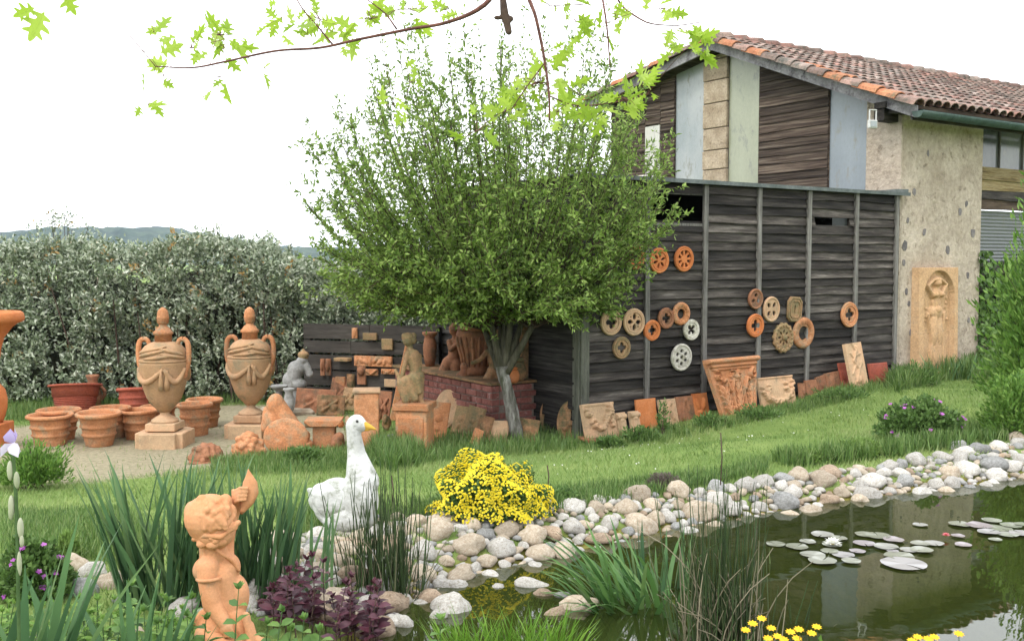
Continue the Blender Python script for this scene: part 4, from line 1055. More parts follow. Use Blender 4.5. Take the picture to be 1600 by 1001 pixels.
# lidded urns with swags
def urn(px, ybase, ytop, lab):
    p = G(px, ybase - 6); p = p + np.array([0, .18, 0]); k = (ybase - ytop) * mpp(p) / 215.0
    root = thing('lidded_urn', lab, 'urn', (p[0], p[1], hz(p[0], p[1]) - .01), R(random.uniform(-4, 4)), 'large lidded terracotta urns with swags')
    Z = lambda y: (706 - y) * k
    pr = [(9, 652), (13, 647), (20, 640), (26, 630), (31, 616), (34.5, 602), (36, 588), (36.5, 577), (36.5, 574)]
    lathe_ob('bowl', [(r * k, Z(y)) for r, y in pr], terra_urn, root, 48)
    pr = [(35, 574), (37, 573), (37, 571), (34, 569), (34, 562), (32, 555), (27, 549), (20, 545), (14, 543)]
    lathe_ob('shoulder', [(r * k, Z(y)) for r, y in pr], terra_urn, root, 48)
    pr = [(13, 543), (12.5, 533), (15, 532), (15, 528.5), (12, 526), (9.5, 522), (6, 519), (6, 517)]
    lid = lathe_ob('lid', [(r * k, Z(y)) for r, y in pr], terra, root, 32)
    lathe_ob('finial', [(r * k, Z(y)) for r, y in [(6, 517), (8.5, 514), (9, 508), (9.6, 506.5), (8.8, 505), (8.6, 500), (7, 495), (3.5, 491.5), (.5, 490)]], terra, lid, 24)
    pr = [(21, 668), (20, 664), (14, 660), (8, 657), (7, 654), (9, 651)]
    lathe_ob('foot', [(r * k, Z(y)) for r, y in pr], terra_pale, root, 32)
    ob('plinth', MB().box(-23 * k, 23 * k, -23 * k, 23 * k, Z(680), Z(668)).mesh(bev=.008), terra_pale, root)
    mb = MB(); a = 37 * k; c = 9 * k
    mb.add([(x * a, y * a, z) for z in (0, Z(681)) for x, y in []], [])
    poly = [(-a + c, -a), (a - c, -a), (a - c, -a + c), (a, -a + c), (a, a - c), (a - c, a - c), (a - c, a), (-a + c, a), (-a + c, a - c), (-a, a - c), (-a, -a + c), (-a + c, -a + c)]
    n = 12; mb.add([(x, y, 0) for x, y in poly] + [(x, y, Z(681.5)) for x, y in poly], [tuple(range(n))[::-1], tuple(range(n, 2 * n))] + [(i, (i + 1) % n, (i + 1) % n + n, i + n) for i in range(n)])
    ob('base_block', mb.mesh(bev=.008), terra_pale, root)
    for sx in (-1, 1):
        P = [(sx * x * k, 0, Z(y)) for x, y in [(33, 590), (38, 575), (39, 556), (37, 544), (31, 539), (25, 541), (22, 548), (24, 556)]]
        ob('handle', smooth(MB().tube(catmull(P, 5), [4.4 * k, 4 * k, 3.6 * k, 3 * k], 10).mesh()), terra, root)
        V, F = ellipsoid((sx * 34 * k, -6 * k, Z(592)), (5 * k, 5 * k, 9 * k)); ob('mask', smooth(MB().add(V, F).mesh()), terra, root)
    def onb(a, y, e=0):                  # a point on the bowl
        ys_, rs_ = zip(*[(b, r) for r, b in [(36.5, 574), (36, 588), (34.5, 602), (31, 616), (26, 630)]]); r = np.interp(y, ys_, rs_) + e
        return (r * math.sin(a) * k, -r * math.cos(a) * k, Z(y))
    for a0, a1 in [(-1.35, .3), (.34, 1.3), (1.7, 3.0), (3.1, 4.6)]:
        P = [onb(a0 + (a1 - a0) * t, 583 + 20 * math.sin(PI * t), 1) for t in np.linspace(0, 1, 15)]
        rads = [(2.4 + 2.4 * math.sin(PI * t) + random.uniform(-.4, .4)) * k for t in np.linspace(0, 1, 15)]
        ob('swag', smooth(MB().tube(P, rads, 8).mesh()), terra_urn, root)
    for a in (.22, .46):
        P = [onb(a, y, 1.5) for y in (584, 594, 604, 615)]; ob('tassel', smooth(MB().tube(P, [2 * k, 2.6 * k, 4 * k, 4.5 * k], 8).mesh()), terra_urn, root)
    for a0, y0, a1, y1 in [(-1.2, 560, .5, 549), (-1.1, 565, .6, 553), (1.3, 563, .1, 551), (1.4, 568, .2, 560), (-.6, 568, .9, 562)]:
        P = []
        for t in np.linspace(0, 1, 9):
            y = y0 + (y1 - y0) * t; r = np.interp(y, [545, 549, 555, 562, 569], [21, 28, 33, 35, 35]); a = a0 + (a1 - a0) * t; P.append((r * math.sin(a) * k, -r * math.cos(a) * k, Z(y)))
        ob('drapery_fold', smooth(MB().tube(P, [1.5 * k, 3.2 * k, 2.6 * k, 1.2 * k], 7).mesh()), terra_urn, root)
    return root
urn(249, 706, 490, 'nearer left lidded urn with swags on a notched square base beside the pots')
urn(386, 691, 489, 'farther right lidded urn with swags, behind the heap of terracotta fruit')
# cropped urn at the left edge
p = G(-20, 702); k = mpp(p)
root = thing('garden_urn', 'big orange urn with a flared bowl cut off by the left edge', 'urn', p + np.array([0, .1, 0]))
lathe_ob('bowl', [(r * k, (702 - y) * k) for r, y in [(9, 590), (12, 575), (15, 560), (17, 545), (22, 528), (34, 512), (42, 506), (50, 503), (52, 498), (50, 490), (46, 487), (40, 492), (20, 510)]], terra_or, root, 40)
lathe_ob('baluster', [(r * k, (702 - y) * k) for r, y in [(16, 662), (19, 655), (23, 640), (24, 625), (21, 610), (13, 600), (9, 592), (9, 588)]], terra_or, root, 32)
ob('plinth', MB().box(-24 * k, 24 * k, -24 * k, 24 * k, 0, 40 * k).mesh(bev=.008), terra_or, root)

def heap(px, py, w, h, mat, lab, n, rr, name='fruit_heap'):
    p = G(px, py); k = mpp(p); g = random.Random(n); root = thing(name, lab, 'ornament', p)
    pr = [('e', (0, 0, h * k * .25), (w * k * .42, w * k * .32, h * k * .55))]
    for i in range(n):
        a = g.uniform(0, 2 * PI); q = g.random() ** .5; x = math.cos(a) * q; y = math.sin(a) * q; z = math.sqrt(max(0, 1 - q * q)) * .8
        pr.append(('e', (x * w * k * .45, y * w * k * .34, z * h * k + g.uniform(0, .1) * h * k), (rr * k * g.uniform(.7, 1.1),) * 3))
    ob('fruit_mass', blob(pr, .007, 2), mat, root)
    ob('tray', MB().lathe([(w * k * .36, -.02), (w * k * .42, .015), (w * k * .4, .03)], 20).mesh(), mat, root)
heap(322, 722, 62, 32, terra_brown, 'low brown heap of moulded terracotta fruit on the gravel', 70, 4.2)
heap(388, 712, 56, 38, terra, 'orange heap of moulded terracotta fruit before the farther urn', 46, 5.6)

# figures: prims placed with photo pixels around a chosen depth so proportions follow the picture
def placer(z0):
    def P(px, py, d=0.0): return tuple(at(px, py, z0 + d))
    k = z0 / FPX
    return P, k
def figure(name, z0, prims, vox, mat, lab, cat, base, it=4, parent=None, group=None):
    """prims: ('e',px,py,d,rx,ry,rz[,rot]) or ('c',px,py,d,px,py,d,r0,r1), sizes in photo pixels, d in pixels of depth"""
    P, k = placer(z0); out = []
    for q in prims:
        if q[0] == 'e': out.append(('e', P(q[1], q[2], q[3] * k), (q[4] * k, q[5] * k, q[6] * k), q[7] if len(q) > 7 else (0, 0, 0)))
        else: out.append(('c', P(q[1], q[2], q[3] * k), P(q[4], q[5], q[6] * k), q[7] * k, q[8] * k))
    me = blob(out, vox, it, origin=base)
    return ob(name, me, mat, parent, loc=base if parent is None else (0, 0, 0), label=lab if parent is None else None, cat=cat if parent is None else None, group=group)
def prims_mesh(z0, prims, vox, origin, it=3):
    P, k = placer(z0); out = []
    for q in prims:
        if q[0] == 'e': out.append(('e', P(q[1], q[2], q[3] * k), (q[4] * k, q[5] * k, q[6] * k), q[7] if len(q) > 7 else (0, 0, 0)))
        else: out.append(('c', P(q[1], q[2], q[3] * k), P(q[4], q[5], q[6] * k), q[7] * k, q[8] * k))
    return blob(out, vox, it, origin=origin)

# odd upturned bust with its round disc
gp = G(445, 702); z0 = depth(gp)
root = thing('terracotta_bust', 'orange hooded bust with a round disc leaning in front of it', 'ornament', gp)
ob('hood', prims_mesh(z0, [('e', 431, 632, 6, 14, 14, 18), ('e', 434, 655, 8, 22, 14, 24), ('c', 431, 632, 8, 455, 668, 8, 15, 16), ('c', 417, 640, 10, 415, 668, 10, 6, 8), ('e', 445, 670, 10, 28, 12, 20), ('c', 420, 660, 2, 440, 662, 0, 4, 5), ('c', 436, 652, 0, 450, 660, 0, 4, 4)], .009, gp), terra, root)
ob('disc', prims_mesh(z0, [('e', 447, 683, -8, 36, 7, 31), ('c', 438, 690, -8, 438, 706, -6, 9, 8)], .009, gp), terra_or if False else terra, root)
ob('foliage_scroll', prims_mesh(z0, [('e', 470, 688, -4, 9, 8, 10), ('e', 478, 680, -2, 7, 7, 8), ('e', 466, 698, -6, 9, 8, 8), ('c', 462, 690, -8, 482, 694, -6, 3, 4), ('e', 482, 694, 0, 8, 8, 8), ('e', 476, 700, 0, 9, 8, 6)], .008, gp), terra, root)
# shallow trough on a block
p = G(504, 700); k = mpp(p)
root = thing('terracotta_trough', 'square terracotta pedestal with a wide flat lip beside the bust', 'pedestal', p + np.array([0, .12, 0]), R(4))
ob('body', MB().box(-17 * k, 17 * k, -15 * k, 15 * k, 0, 35 * k).mesh(bev=.008), terra, root)
ob('lip', MB().prism([(-20 * k, 34 * k), (20 * k, 34 * k), (29 * k, 41 * k), (29 * k, 44 * k), (-29 * k, 44 * k), (-29 * k, 41 * k)], -22 * k, 22 * k).mesh(bev=.006), terra, root)
p = G(528, 700)
ob('ball_ornament', blob([('e', (0, 0, .07), (.07, .07, .085)), ('e', (.02, -.03, .12), (.05, .04, .05)), ('e', (-.03, -.05, .05), (.03, .03, .04))], .008, 3), terra_brown, loc=p, label='brown rounded terracotta lump right of the flat lipped pedestal', cat='ornament')
# plain square pillar
p = G(571, 708); k = mpp(p)
root = thing('terracotta_pillar', 'tall plain square terracotta pillar behind the white goose', 'pillar', p + np.array([0, .12, 0]), R(7))
ob('shaft', MB().box(-19 * k, 19 * k, -19 * k, 19 * k, -.02, 94 * k).mesh(bev=.01), terra_or and terra, root)
ob('top_slab', MB().box(-21.5 * k, 21.5 * k, -21 * k, 21 * k, 94.2 * k, 99 * k).mesh(bev=.006), terra_pale, root)
# pedestal under the draped woman
p = G(646, 708); k = mpp(p); pc = p + np.array([0, .16, 0])
root = thing('pedestal', 'square terracotta pedestal with a moulded cap under the draped statue', 'pedestal', pc, R(-9))
ob('die', MB().box(-25 * k, 25 * k, -25 * k, 25 * k, -.02, 66 * k).mesh(bev=.008), terra, root)
ob('cap', MB().box(-29 * k, 29 * k, -29 * k, 29 * k, 66.2 * k, 77 * k).mesh(bev=.008), terra, root)
ob('relief_side', turned(relief(40 * k, 50 * k, .0, [('e', 0, 30 * k, 12 * k, 14 * k, 0, .03), ('p', [(-12 * k, 8 * k), (12 * k, 8 * k)], 5 * k, .03), ('e', 8 * k, 44 * k, 8 * k, 5 * k, .3, .03)], 30)) if False else MB().box(-20 * k, 20 * k, -27 * k, -25 * k, 8 * k, 56 * k).mesh(bev=.004), terra, root)
z0 = depth(pc + np.array([0, 0, 77 * k]))
base = np.array([pc[0], pc[1], hz(*p[:2]) + 77 * k])
wp = [('e', 637, 531, 0, 8.5, 9, 10), ('c', 640, 540, 2, 642, 549, 2, 4.5, 5), ('e', 645, 556, 2, 11, 10, 9), ('c', 646, 556, 2, 650, 583, 3, 11, 9), ('e', 652, 588, 3, 12, 11, 10),
      ('c', 637, 552, -4, 632, 572, -6, 4.6, 4), ('c', 632, 572, -6, 627, 592, -8, 4, 3.2), ('c', 655, 556, 6, 656, 574, 2, 4.5, 4), ('c', 656, 574, 2, 640, 588, -8, 4, 3), ('e', 626, 595, -8, 4, 4, 4),
      ('c', 653, 590, 3, 656, 624, 2, 10.5, 6), ('c', 646, 590, -2, 634, 612, -4, 10, 7), ('c', 634, 612, -4, 646, 630, -2, 7, 5), ('c', 656, 624, 2, 662, 632, 0, 5, 4), ('e', 643, 636, 0, 22, 18, 4)]
wm = figure('draped_statue', z0, wp, .008, terra_moss, 'mossy terracotta statue of a draped woman looking down on a pedestal', 'statue', base)
wp = [('c', 626, 592, -6, 650, 586, -10, 3.5, 3.5), ('c', 622, 585, -8, 628, 608, -9, 3, 6), ('c', 628, 598, -8, 634, 624, -7, 9, 7), ('c', 636, 594, -8, 648, 622, -7, 9, 6), ('c', 650, 590, -6, 656, 612, -5, 8, 4), ('c', 618, 578, -8, 624, 590, -8, 2.5, 4)]
ob('drapery', prims_mesh(z0, wp, .008, base, 3), terra_moss, wm)
ob('hair', prims_mesh(z0, [('e', 637, 527, 1, 10, 10, 8), ('e', 645, 531, 3, 6, 7, 7), ('e', 646, 524, 3, 5, 5, 5), ('e', 632, 524, -3, 5, 5, 4)], .008, base, 2), terra_moss, wm)

# ---- low brick ledge in front of the shed flank
LX = -.62
def flank(px, py, x=LX):
    o = S0 + U * x; p = on_plane(px, py, o, U); return float(np.dot(p - o, Wd)), float(p[2])
t1, z1 = flank(668, 614); t0, z0_ = flank(828, 640)
ledge = thing('brick_ledge', 'low ledge of worn reddish bricks below the terracotta figures', 'wall', S0, ROT)
zt = .56; Lb = .215; hb = .062
t_a, t_b = .74, 3.0
rowsb = int((zt + .02) / (hb + .012))
ob('mortar_core', MB().box(LX + .012, LX + .56, t_a + .008, t_b, -.08, zt - .012).mesh(), mortar_m, ledge)
brme = MB().box(0, .10, 0, Lb - .012, 0, hb).mesh(bev=.004)
for r in range(rowsb):
    z = zt - (r + 1) * (hb + .012); t = t_a - (Lb / 2 if r % 2 else 0)
    while t < t_b:
        a = max(t, t_a)
        if t + Lb - .012 <= t_b and t >= t_a - .001: ob('brick', brme, brick_m, ledge, loc=(LX + random.uniform(-.005, .003), t, z), rot=(0, 0, R(random.uniform(-1, 1))))
        elif t < t_a: ob('brick', MB().box(0, .10, 0, t + Lb - .012 - a, 0, hb).mesh(bev=.004), brick_m, ledge, loc=(LX, a, z))
        t += Lb
brend = MB().box(0, Lb - .012, 0, .1, 0, hb).mesh(bev=.004)
for r in range(rowsb):
    for k in range(2): ob('brick', brend, brick_m, ledge, loc=(LX + .11 + k * Lb + (.06 if r % 2 else 0), t_a - .004 + random.uniform(-.003, .003), zt - (r + 1) * (hb + .012)))
ob('top_slab', MB().box(LX - .03, LX + .58, t_a - .03, t_b + .02, zt, zt + .028).mesh(bev=.004), terra_aged, ledge)
def onledge(px, x, extra=0.0):           # foot point on the ledge under pixel column px, x metres back from its face
    o = S0 + U * (LX + x); p = on_plane(px, 600, o, U); p = p.copy(); p[2] = S0[2] + zt + .03 + extra; return p
# central great urn of the fountain group
c = onledge(745, .30); z0 = depth(c); k = z0 / FPX
cy = 500.5 + 0
def zrow(y): return on_plane(745, y, c, -FWD * [0, 1, 0])[2]
root = thing('fountain_urn', 'great reddish urn with a grooved body in the middle of the nude figures', 'urn', c)
yb = 612
lathe_ob('body', [(r * k, (yb - y) * k) for r, y in [(20, 612), (24, 604), (22, 596), (25, 580), (30, 562), (32, 548), (30, 543)]], terra_brown, root, 36)
lathe_ob('neck', [(r * k, (yb - y) * k) for r, y in [(29, 543), (31.5, 541), (29, 538), (24, 528), (22, 518), (25, 512), (26, 509), (20, 509)]], terra_brown, root, 36)
for i in range(18):
    a = 2 * PI * i / 18; P = [(r * k * math.cos(a), r * k * math.sin(a), (yb - y) * k) for r, y in [(23, 598), (25.5, 580), (30, 563), (32, 552)]]
    ob('flute', smooth(MB().tube(P, [1.6 * k, 2.6 * k, 3 * k, 2 * k], 6).mesh()), terra_brown, root)
L_ = [('e', 709, 514, 0, 8, 9, 10), ('c', 711, 522, 0, 712, 530, 2, 4.5, 5), ('e', 712, 536, 3, 12, 9, 9), ('c', 713, 536, 3, 708, 560, 4, 11, 9), ('e', 706, 564, 4, 12, 10, 11),
      ('c', 722, 533, 0, 733, 526, -8, 4.6, 4), ('c', 733, 526, -8, 741, 512, -8, 4, 3), ('c', 702, 534, -2, 704, 546, -10, 4.6, 4), ('c', 704, 546, -10, 722, 530, -14, 4, 3),
      ('c', 700, 566, 4, 688, 588, 2, 9.5, 6.5), ('c', 688, 588, 2, 682, 608, 2, 6.5, 4), ('c', 712, 568, 2, 712, 588, 0, 9.5, 6.5), ('c', 712, 588, 0, 694, 606, -2, 6.5, 4), ('e', 680, 611, 0, 8, 6, 3.5), ('e', 690, 610, -4, 8, 6, 3.5)]
b_ = onledge(700, .26); figure('nude_statue', depth(b_), L_, .008, terra_brown, 'nude terracotta figure on the left reaching up to the great urn', 'statue', b_)
R_l = [('e', 782, 522, 4, 8, 8, 10), ('c', 780, 530, 4, 776, 540, 4, 4.5, 6), ('e', 770, 552, 4, 11, 10, 9), ('c', 770, 552, 4, 774, 574, 4, 11, 9), ('c', 762, 549, 0, 750, 562, -8, 4.6, 4), ('c', 750, 562, -8, 738, 567, -12, 4, 3),
       ('e', 772, 580, 4, 12, 10, 10), ('c', 768, 584, 2, 757, 598, -4, 9, 6), ('c', 757, 598, -4, 764, 612, -2, 6, 4), ('c', 776, 584, 4, 774, 612, 2, 9, 5), ('e', 762, 614, -4, 9, 6, 3)]
b_ = onledge(770, .26); figure('nude_statue', depth(b_), R_l, .008, terra_aged, 'nude terracotta figure half hidden by the willow trunk, right of the great urn', 'statue', b_)
C_l = [('e', 726, 573, -4, 7.5, 7.5, 8), ('c', 726, 580, -4, 722, 590, -2, 7, 8), ('c', 716, 586, -4, 716, 600, -8, 3.5, 3), ('c', 716, 600, -8, 726, 608, -10, 3, 2.6), ('c', 730, 586, -4, 736, 576, -10, 3.4, 3), ('c', 722, 598, -2, 732, 606, -10, 6.5, 4.5), ('c', 718, 600, -2, 714, 611, -8, 6, 4), ('e', 722, 606, -4, 12, 9, 6)]
b_ = onledge(722, .12); figure('child_statue', depth(b_), C_l, .006, terra_brown, 'small seated child figure at the foot of the great urn', 'statue', b_)
b_ = onledge(672, .3)
k = mpp(b_)
root = thing('terracotta_vase', 'narrow reddish vase at the left end of the brick ledge', 'vase', b_)
lathe_ob('body', [(r * k, z * k) for r, z in [(7, 0), (10, 14), (11, 30), (9, 42), (8, 46), (12, 50), (12, 53), (8, 53)]], terra_brown, root, 24)
# things at the right end of the ledge
b_ = onledge(802, .2); k = mpp(b_)
root = thing('terracotta_jar', 'bright orange red round jar at the right end of the ledge', 'jar', b_)
lathe_ob('body', [(r * k, z * k) for r, z in [(6, 0), (9, 5), (10, 12), (8, 18), (5, 21)]], terra_or, root, 20); lathe_ob('rim', [(5 * k, 21 * k), (7 * k, 23 * k), (5 * k, 24.5 * k)], terra_or, root, 20)
b_ = onledge(812, .36)
root = thing('terracotta_pot', 'round brown ball pot behind the orange jar on the ledge', 'pot', b_)
lathe_ob('body', [(r * k, z * k) for r, z in [(6, 0), (10, 6), (11, 15), (9, 24), (6, 30)]], terra_aged, root, 20); lathe_ob('rim', [(6 * k, 30 * k), (10 * k, 33 * k), (9 * k, 37 * k), (6 * k, 38 * k)], terra_aged, root, 20)
b_ = onledge(818, .5)
ob('wooden_post', MB().box(-.045, .045, -.035, .035, 0, .74).mesh(bev=.008), terra_aged, loc=b_, rot=(R(-3), R(3), ROT), label='narrow upright brown post propped against the shed flank', cat='post')
b_ = onledge(838, .05, -.2); s_t = flank(838, 636, LX + .1)
p = G(838, 668); k = mpp(p); root = thing('crate', 'small square mossy block set on dark bricks left of the oval plaques', 'block', p + np.array([0, .1, 0]), ROT)
ob('body', MB().box(-.11, .11, -.1, .1, .16, .36).mesh(bev=.012), terra_moss, root); ob('support', MB().box(-.07, .09, -.08, .08, -.02, .16).mesh(bev=.006), terra_red, root)
# slabs leaning against the ledge
for px, py, w, h, mt, rz, lb, shp in [(694, 668, .30, .46, terra_pale, 12, 'grey pink oval plaque leaning at the left of the brick ledge', 'oval'), (716, 680, .2, .34, terra_moss, -6, 'mossy oblong slab leaning second from the left on the ledge', 'rect'), (733, 684, .24, .36, terra_moss, -10, 'wider mossy slab with a carved flower on the ledge front', 'rect'), (752, 688, .2, .28, terra_aged, -14, 'dark brown slab leaning below the middle of the ledge', 'rect'), (742, 694, .12, .18, terra, -20, 'small plain orange tile in front of the mossy slabs', 'rect'), (775, 690, .26, .24, terra_pale, 5, 'low tan slab just left of the willow trunk', 'rect'), (820, 690, .26, .26, terra_aged, 0, 'low brown slab just right of the willow trunk', 'rect'), (680, 690, .2, .44, terra, 30, 'orange carved slab tucked behind the pedestal', 'rect')]:
    p = G(px, py); ov = (lambda X, Z, h=h: (X * np.sqrt(np.clip(1 - ((Z / h - .5) * 2) ** 2, .02, 1)), Z)) if shp == 'oval' else None
    sh = [('e', 0, h * .6, w * .2, w * .2, 0, .018), ('e', 0, h * .35, w * .12, w * .16, 0, .02), ('p', [(-w * .3, h * .15), (w * .3, h * .15)], .015, .012)]
    ob('leaning_slab', relief(w, h, .035, sh, 26, rough=.003, shapef=ov), mt, loc=p + np.array([0, 0, -.02]), rot=(R(-20), R(random.uniform(-4, 8)), R(-35 + rz)), label=lb, cat='terracotta slab')

# ---- low plank fence with terracotta on it
fA = at(477, 620, 13.35); fB = at(688, 620, 12.75)
fA[2] = fB[2] = 0; fd = fB - fA; fl_ = np.linalg.norm(fd); fr_ = math.atan2(fd[1], fd[0])
fence = thing('plank_fence', 'low fence of wide dark planks with open gaps behind the terracotta', 'fence', fA, fr_)
def fp(px, py, off=0.0):
    n = np.array([math.sin(fr_), -math.cos(fr_), 0]); p = on_plane(px, py, fA + n * off, n); return float(np.dot(p - fA, fd / fl_)), float(p[2])
rows_f = [(505, 528), (531, 549), (553, 575), (577, 600), (603, 628)]
for i, (a, b) in enumerate(rows_f):
    za, zb = fp(477, a)[1], fp(477, b)[1]
    xs_ = [0, fl_ * .5, fl_] if i % 2 == 0 else [0, fl_ * .36, fl_ * .78, fl_]
    for j in range(len(xs_) - 1):
        ob('plank', board_mesh(xs_[j], xs_[j + 1] - .008, zb, za, 0, th=.03, seed=500 + i * 7 + j, tilt=.0, jit=.006), fence_m, fence)
for x in (.04, fl_ * .5, fl_ - .05): ob('post', MB().box(x - .04, x + .04, .001, .08, -.05, fp(477, 505)[1] - .01).mesh(bev=.004), fence_m, fence)
def onf(name, px, py, w, h, mat, lab, sh=None, off=.05, roll=0, cat='terracotta slab', nx=24, t=.03):
    x, z = fp(px, py, off); p = fA + fd / fl_ * x + np.array([math.sin(fr_), -math.cos(fr_), 0]) * off; k = mpp(p); p[2] = z
    return ob(name, relief(w * k, h * k, t, sh(w * k, h * k) if sh else [], nx, rough=.003), mat, loc=p, rot=(0, R(roll), fr_), label=lab, cat=cat)
lf = lambda w, h: [('e', (i - 3.5) * w / 8, h * .5 + .01 * math.sin(i * 2), w * .05, h * .35, math.sin(i), .02) for i in range(8)]
onf('bird_relief', 555, 528, 8, 16, terra, 'small terracotta bird plaque hung high on the plank fence', lambda w, h: [('e', 0, h * .5, w * .4, h * .45, 0, .02)])
onf('hung_tile', 579, 531, 23, 11, terra_moss, 'greenish oblong tile hung on the top plank')
onf('hung_tile', 606, 546, 18, 17, terra_moss, 'mossy square tile hung right of the greenish oblong one')
onf('carved_frieze', 584, 572, 64, 16, terra, 'long pink frieze slab with leaf carving on the fence shelf', lf, nx=70)
onf('carved_frieze', 610, 584, 28, 8, terra, 'shorter pink frieze under the long carved one', lf, nx=40)
onf('mask', 505, 586, 6, 26, terra_brown, 'left of two slender hanging terracotta masks', lambda w, h: [('e', 0, h * .6, w * .45, h * .35, 0, .03)], cat='mask')
onf('mask', 514, 586, 8, 26, terra_brown, 'right of two slender hanging terracotta masks', lambda w, h: [('e', 0, h * .6, w * .45, h * .38, 0, .035)], cat='mask')
onf('shelf_tile', 539, 563, 24, 5, terra_moss, 'thin mossy tile lying on the second gap of the fence', t=.12)
onf('square_tile', 533, 608, 16, 20, terra, 'square orange pot shaped plaque on the fourth plank')
onf('oval_tile', 549, 608, 12, 24, terra_aged, 'brown oval plaque right of the square orange one', lambda w, h: [('e', 0, h * .5, w * .5, h * .5, 0, .02)])
onf('brown_panel', 566, 600, 14, 30, terra_brown, 'dark brown bracket below the frieze', lambda w, h: [('e', 0, h * .7, w * .45, h * .25, 0, .05)])
onf('swag_tile', 582, 586, 20, 10, terra, 'small curved swag piece under the long frieze', lambda w, h: [('p', [(-w * .4, h * .8), (0, h * .2), (w * .4, h * .8)], h * .2, .03)])
onf('grey_slab', 611, 604, 20, 12, terra_pale, 'small grey pink slab at the right end of the fence')
p = G(636, 690); 
ob('leaning_plank', MB().box(-.035, .035, -.02, .02, 0, 1.02).mesh(bev=.005), terra, loc=at(612, 652, 11.9) * [1, 1, 0] + [0, 0, -.02], rot=(R(-8), R(13), R(10)), label='long narrow pink stick leaning left of the draped statue', cat='plank')
for px, py, w, h, mt, lb, rz in [(492, 645, .5, .32, terra_brown, 'brown carved slab lying against the foot of the fence, far left', 5), (530, 636, .3, .4, terra_brown, 'fluted brown block right of the far left slab', -8), (516, 648, .34, .26, terra_aged, 'low aged slab before the fluted block', 12), (598, 655, .16, .36, terra_brown, 'dark bracket standing right of the square pillar', 0), (545, 640, .22, .3, terra_moss, 'mossy slab half behind the square pillar', -15)]:
    p = G(px, py); sh = [('p', [(-w * .3, h * .2), (w * .2, h * .7)], .02, .03), ('e', w * .1, h * .4, w * .15, h * .2, .4, .03), ('e', -w * .2, h * .6, w * .12, h * .14, .4, .03)]
    ob('leaning_slab', relief(w, h, .05, sh, 30, rough=.004), mt, loc=p + np.array([0, 0, -.02]), rot=(R(-24), R(4), R(rz)), label=lb, cat='terracotta slab')
# loose fragments lying between the fence and the pillar
FR = [(500, 660, 16, 9, terra, 'curved orange shard lying before the far left slab'), (545, 664, 12, 14, terra_pale, 'pale knobbly fragment left of the square pillar'), (518, 668, 18, 7, terra_aged, 'flat dark shard in the weeds left of the square pillar'), (604, 672, 13, 22, terra_aged, 'dark rounded lump right of the square pillar'),
      (612, 690, 14, 12, stone_mats['grey'], 'grey stone lump left of the statue pedestal'), (590, 660, 9, 26, terra_brown, 'slim broken baluster right of the square pillar'), (482, 668, 13, 9, terra_moss, 'mossy lump behind the flat lipped pedestal'), (534, 668, 10, 10, terra_or, 'small bright orange shard by the flat lipped pedestal')]
for i, (px, py, w, h, mt, lb) in enumerate(FR):
    p = G(px, py); k = mpp(p); g = random.Random(i); pr = [('e', (g.uniform(-.3, .3) * w * k, g.uniform(-.3, .3) * w * k, g.uniform(.25, .9) * h * k), (w * k * g.uniform(.25, .5), w * k * g.uniform(.25, .5), h * k * g.uniform(.2, .4))) for _ in range(6)] + [('e', (0, 0, h * k * .4), (w * k * .45, w * k * .4, h * k * .5))]
    ob('fragment', blob(pr, .01, 2), mt, loc=p, label=lb, cat='fragment')
# pale statue and grey urn left of the fence
p = G(462, 640); k = mpp(p); z0 = depth(p)
root = thing('stone_statue', 'pale grey stone bust turned away at the left end of the plank fence', 'statue', p)
ob('bust', prims_mesh(z0, [('e', 466, 574, 0, 13, 12, 12), ('e', 472, 563, 0, 9, 9, 7), ('c', 462, 576, 0, 456, 602, 0, 13, 10), ('e', 453, 594, 0, 12, 10, 14), ('c', 478, 570, 0, 484, 584, 0, 6, 6), ('e', 464, 600, 0, 16, 12, 10), ('c', 462, 604, 4, 462, 640, 4, 9, 12)], .010, p), stone_mats['grey'], root)
ob('hood', prims_mesh(z0, [('e', 474, 554, 0, 9, 8, 6), ('c', 474, 546, 0, 474, 556, 0, 2, 8)], .008, p), terra_moss, root)
p = G(452, 652); k = mpp(p)
root = thing('stone_urn', 'small grey stone urn with a wide lip near the pale bust', 'urn', p)
lathe_ob('body', [(r * k, z * k) for r, z in [(8, 0), (9, 3), (5, 8), (8, 14), (9, 26), (7, 34), (6, 40), (9, 44), (9, 46), (6, 46)]], stone_mats['grey'], root, 24)
p = G(437, 648); k = mpp(p); root = thing('stone_basin', 'flat grey stone dish on a short stem beside the small urn', 'basin', p)
lathe_ob('stem', [(r * k, z * k) for r, z in [(8, 0), (6, 4), (4, 12), (5, 34), (6, 38)]], stone_mats['grey'], root, 20); lathe_ob('dish', [(r * k, z * k) for r, z in [(6, 38), (12, 43), (14, 46), (12, 47), (5, 43)]], stone_mats['grey'], root, 24)
p = G(418, 668); k = mpp(p)
ob('stone_slab', MB().box(-.3, .3, -.2, .2, -.02, .08).mesh(bev=.03), stone_mats['tan'], loc=p + [0, 1.0, 0], rot=(0, R(3), R(25)), label='flat pale slab lying behind the farther urn', cat='stone slab')
p = G(233, 638); ob('white_lid', smooth(MB().lathe([(.12, 0), (.16, .03), (.12, .08), (.03, .1)], 20).mesh()), plaster_w, loc=at(305, 616, 12.0) * [1, 1, 0], label='small white dome lying on the gravel behind the pots', cat='lid')

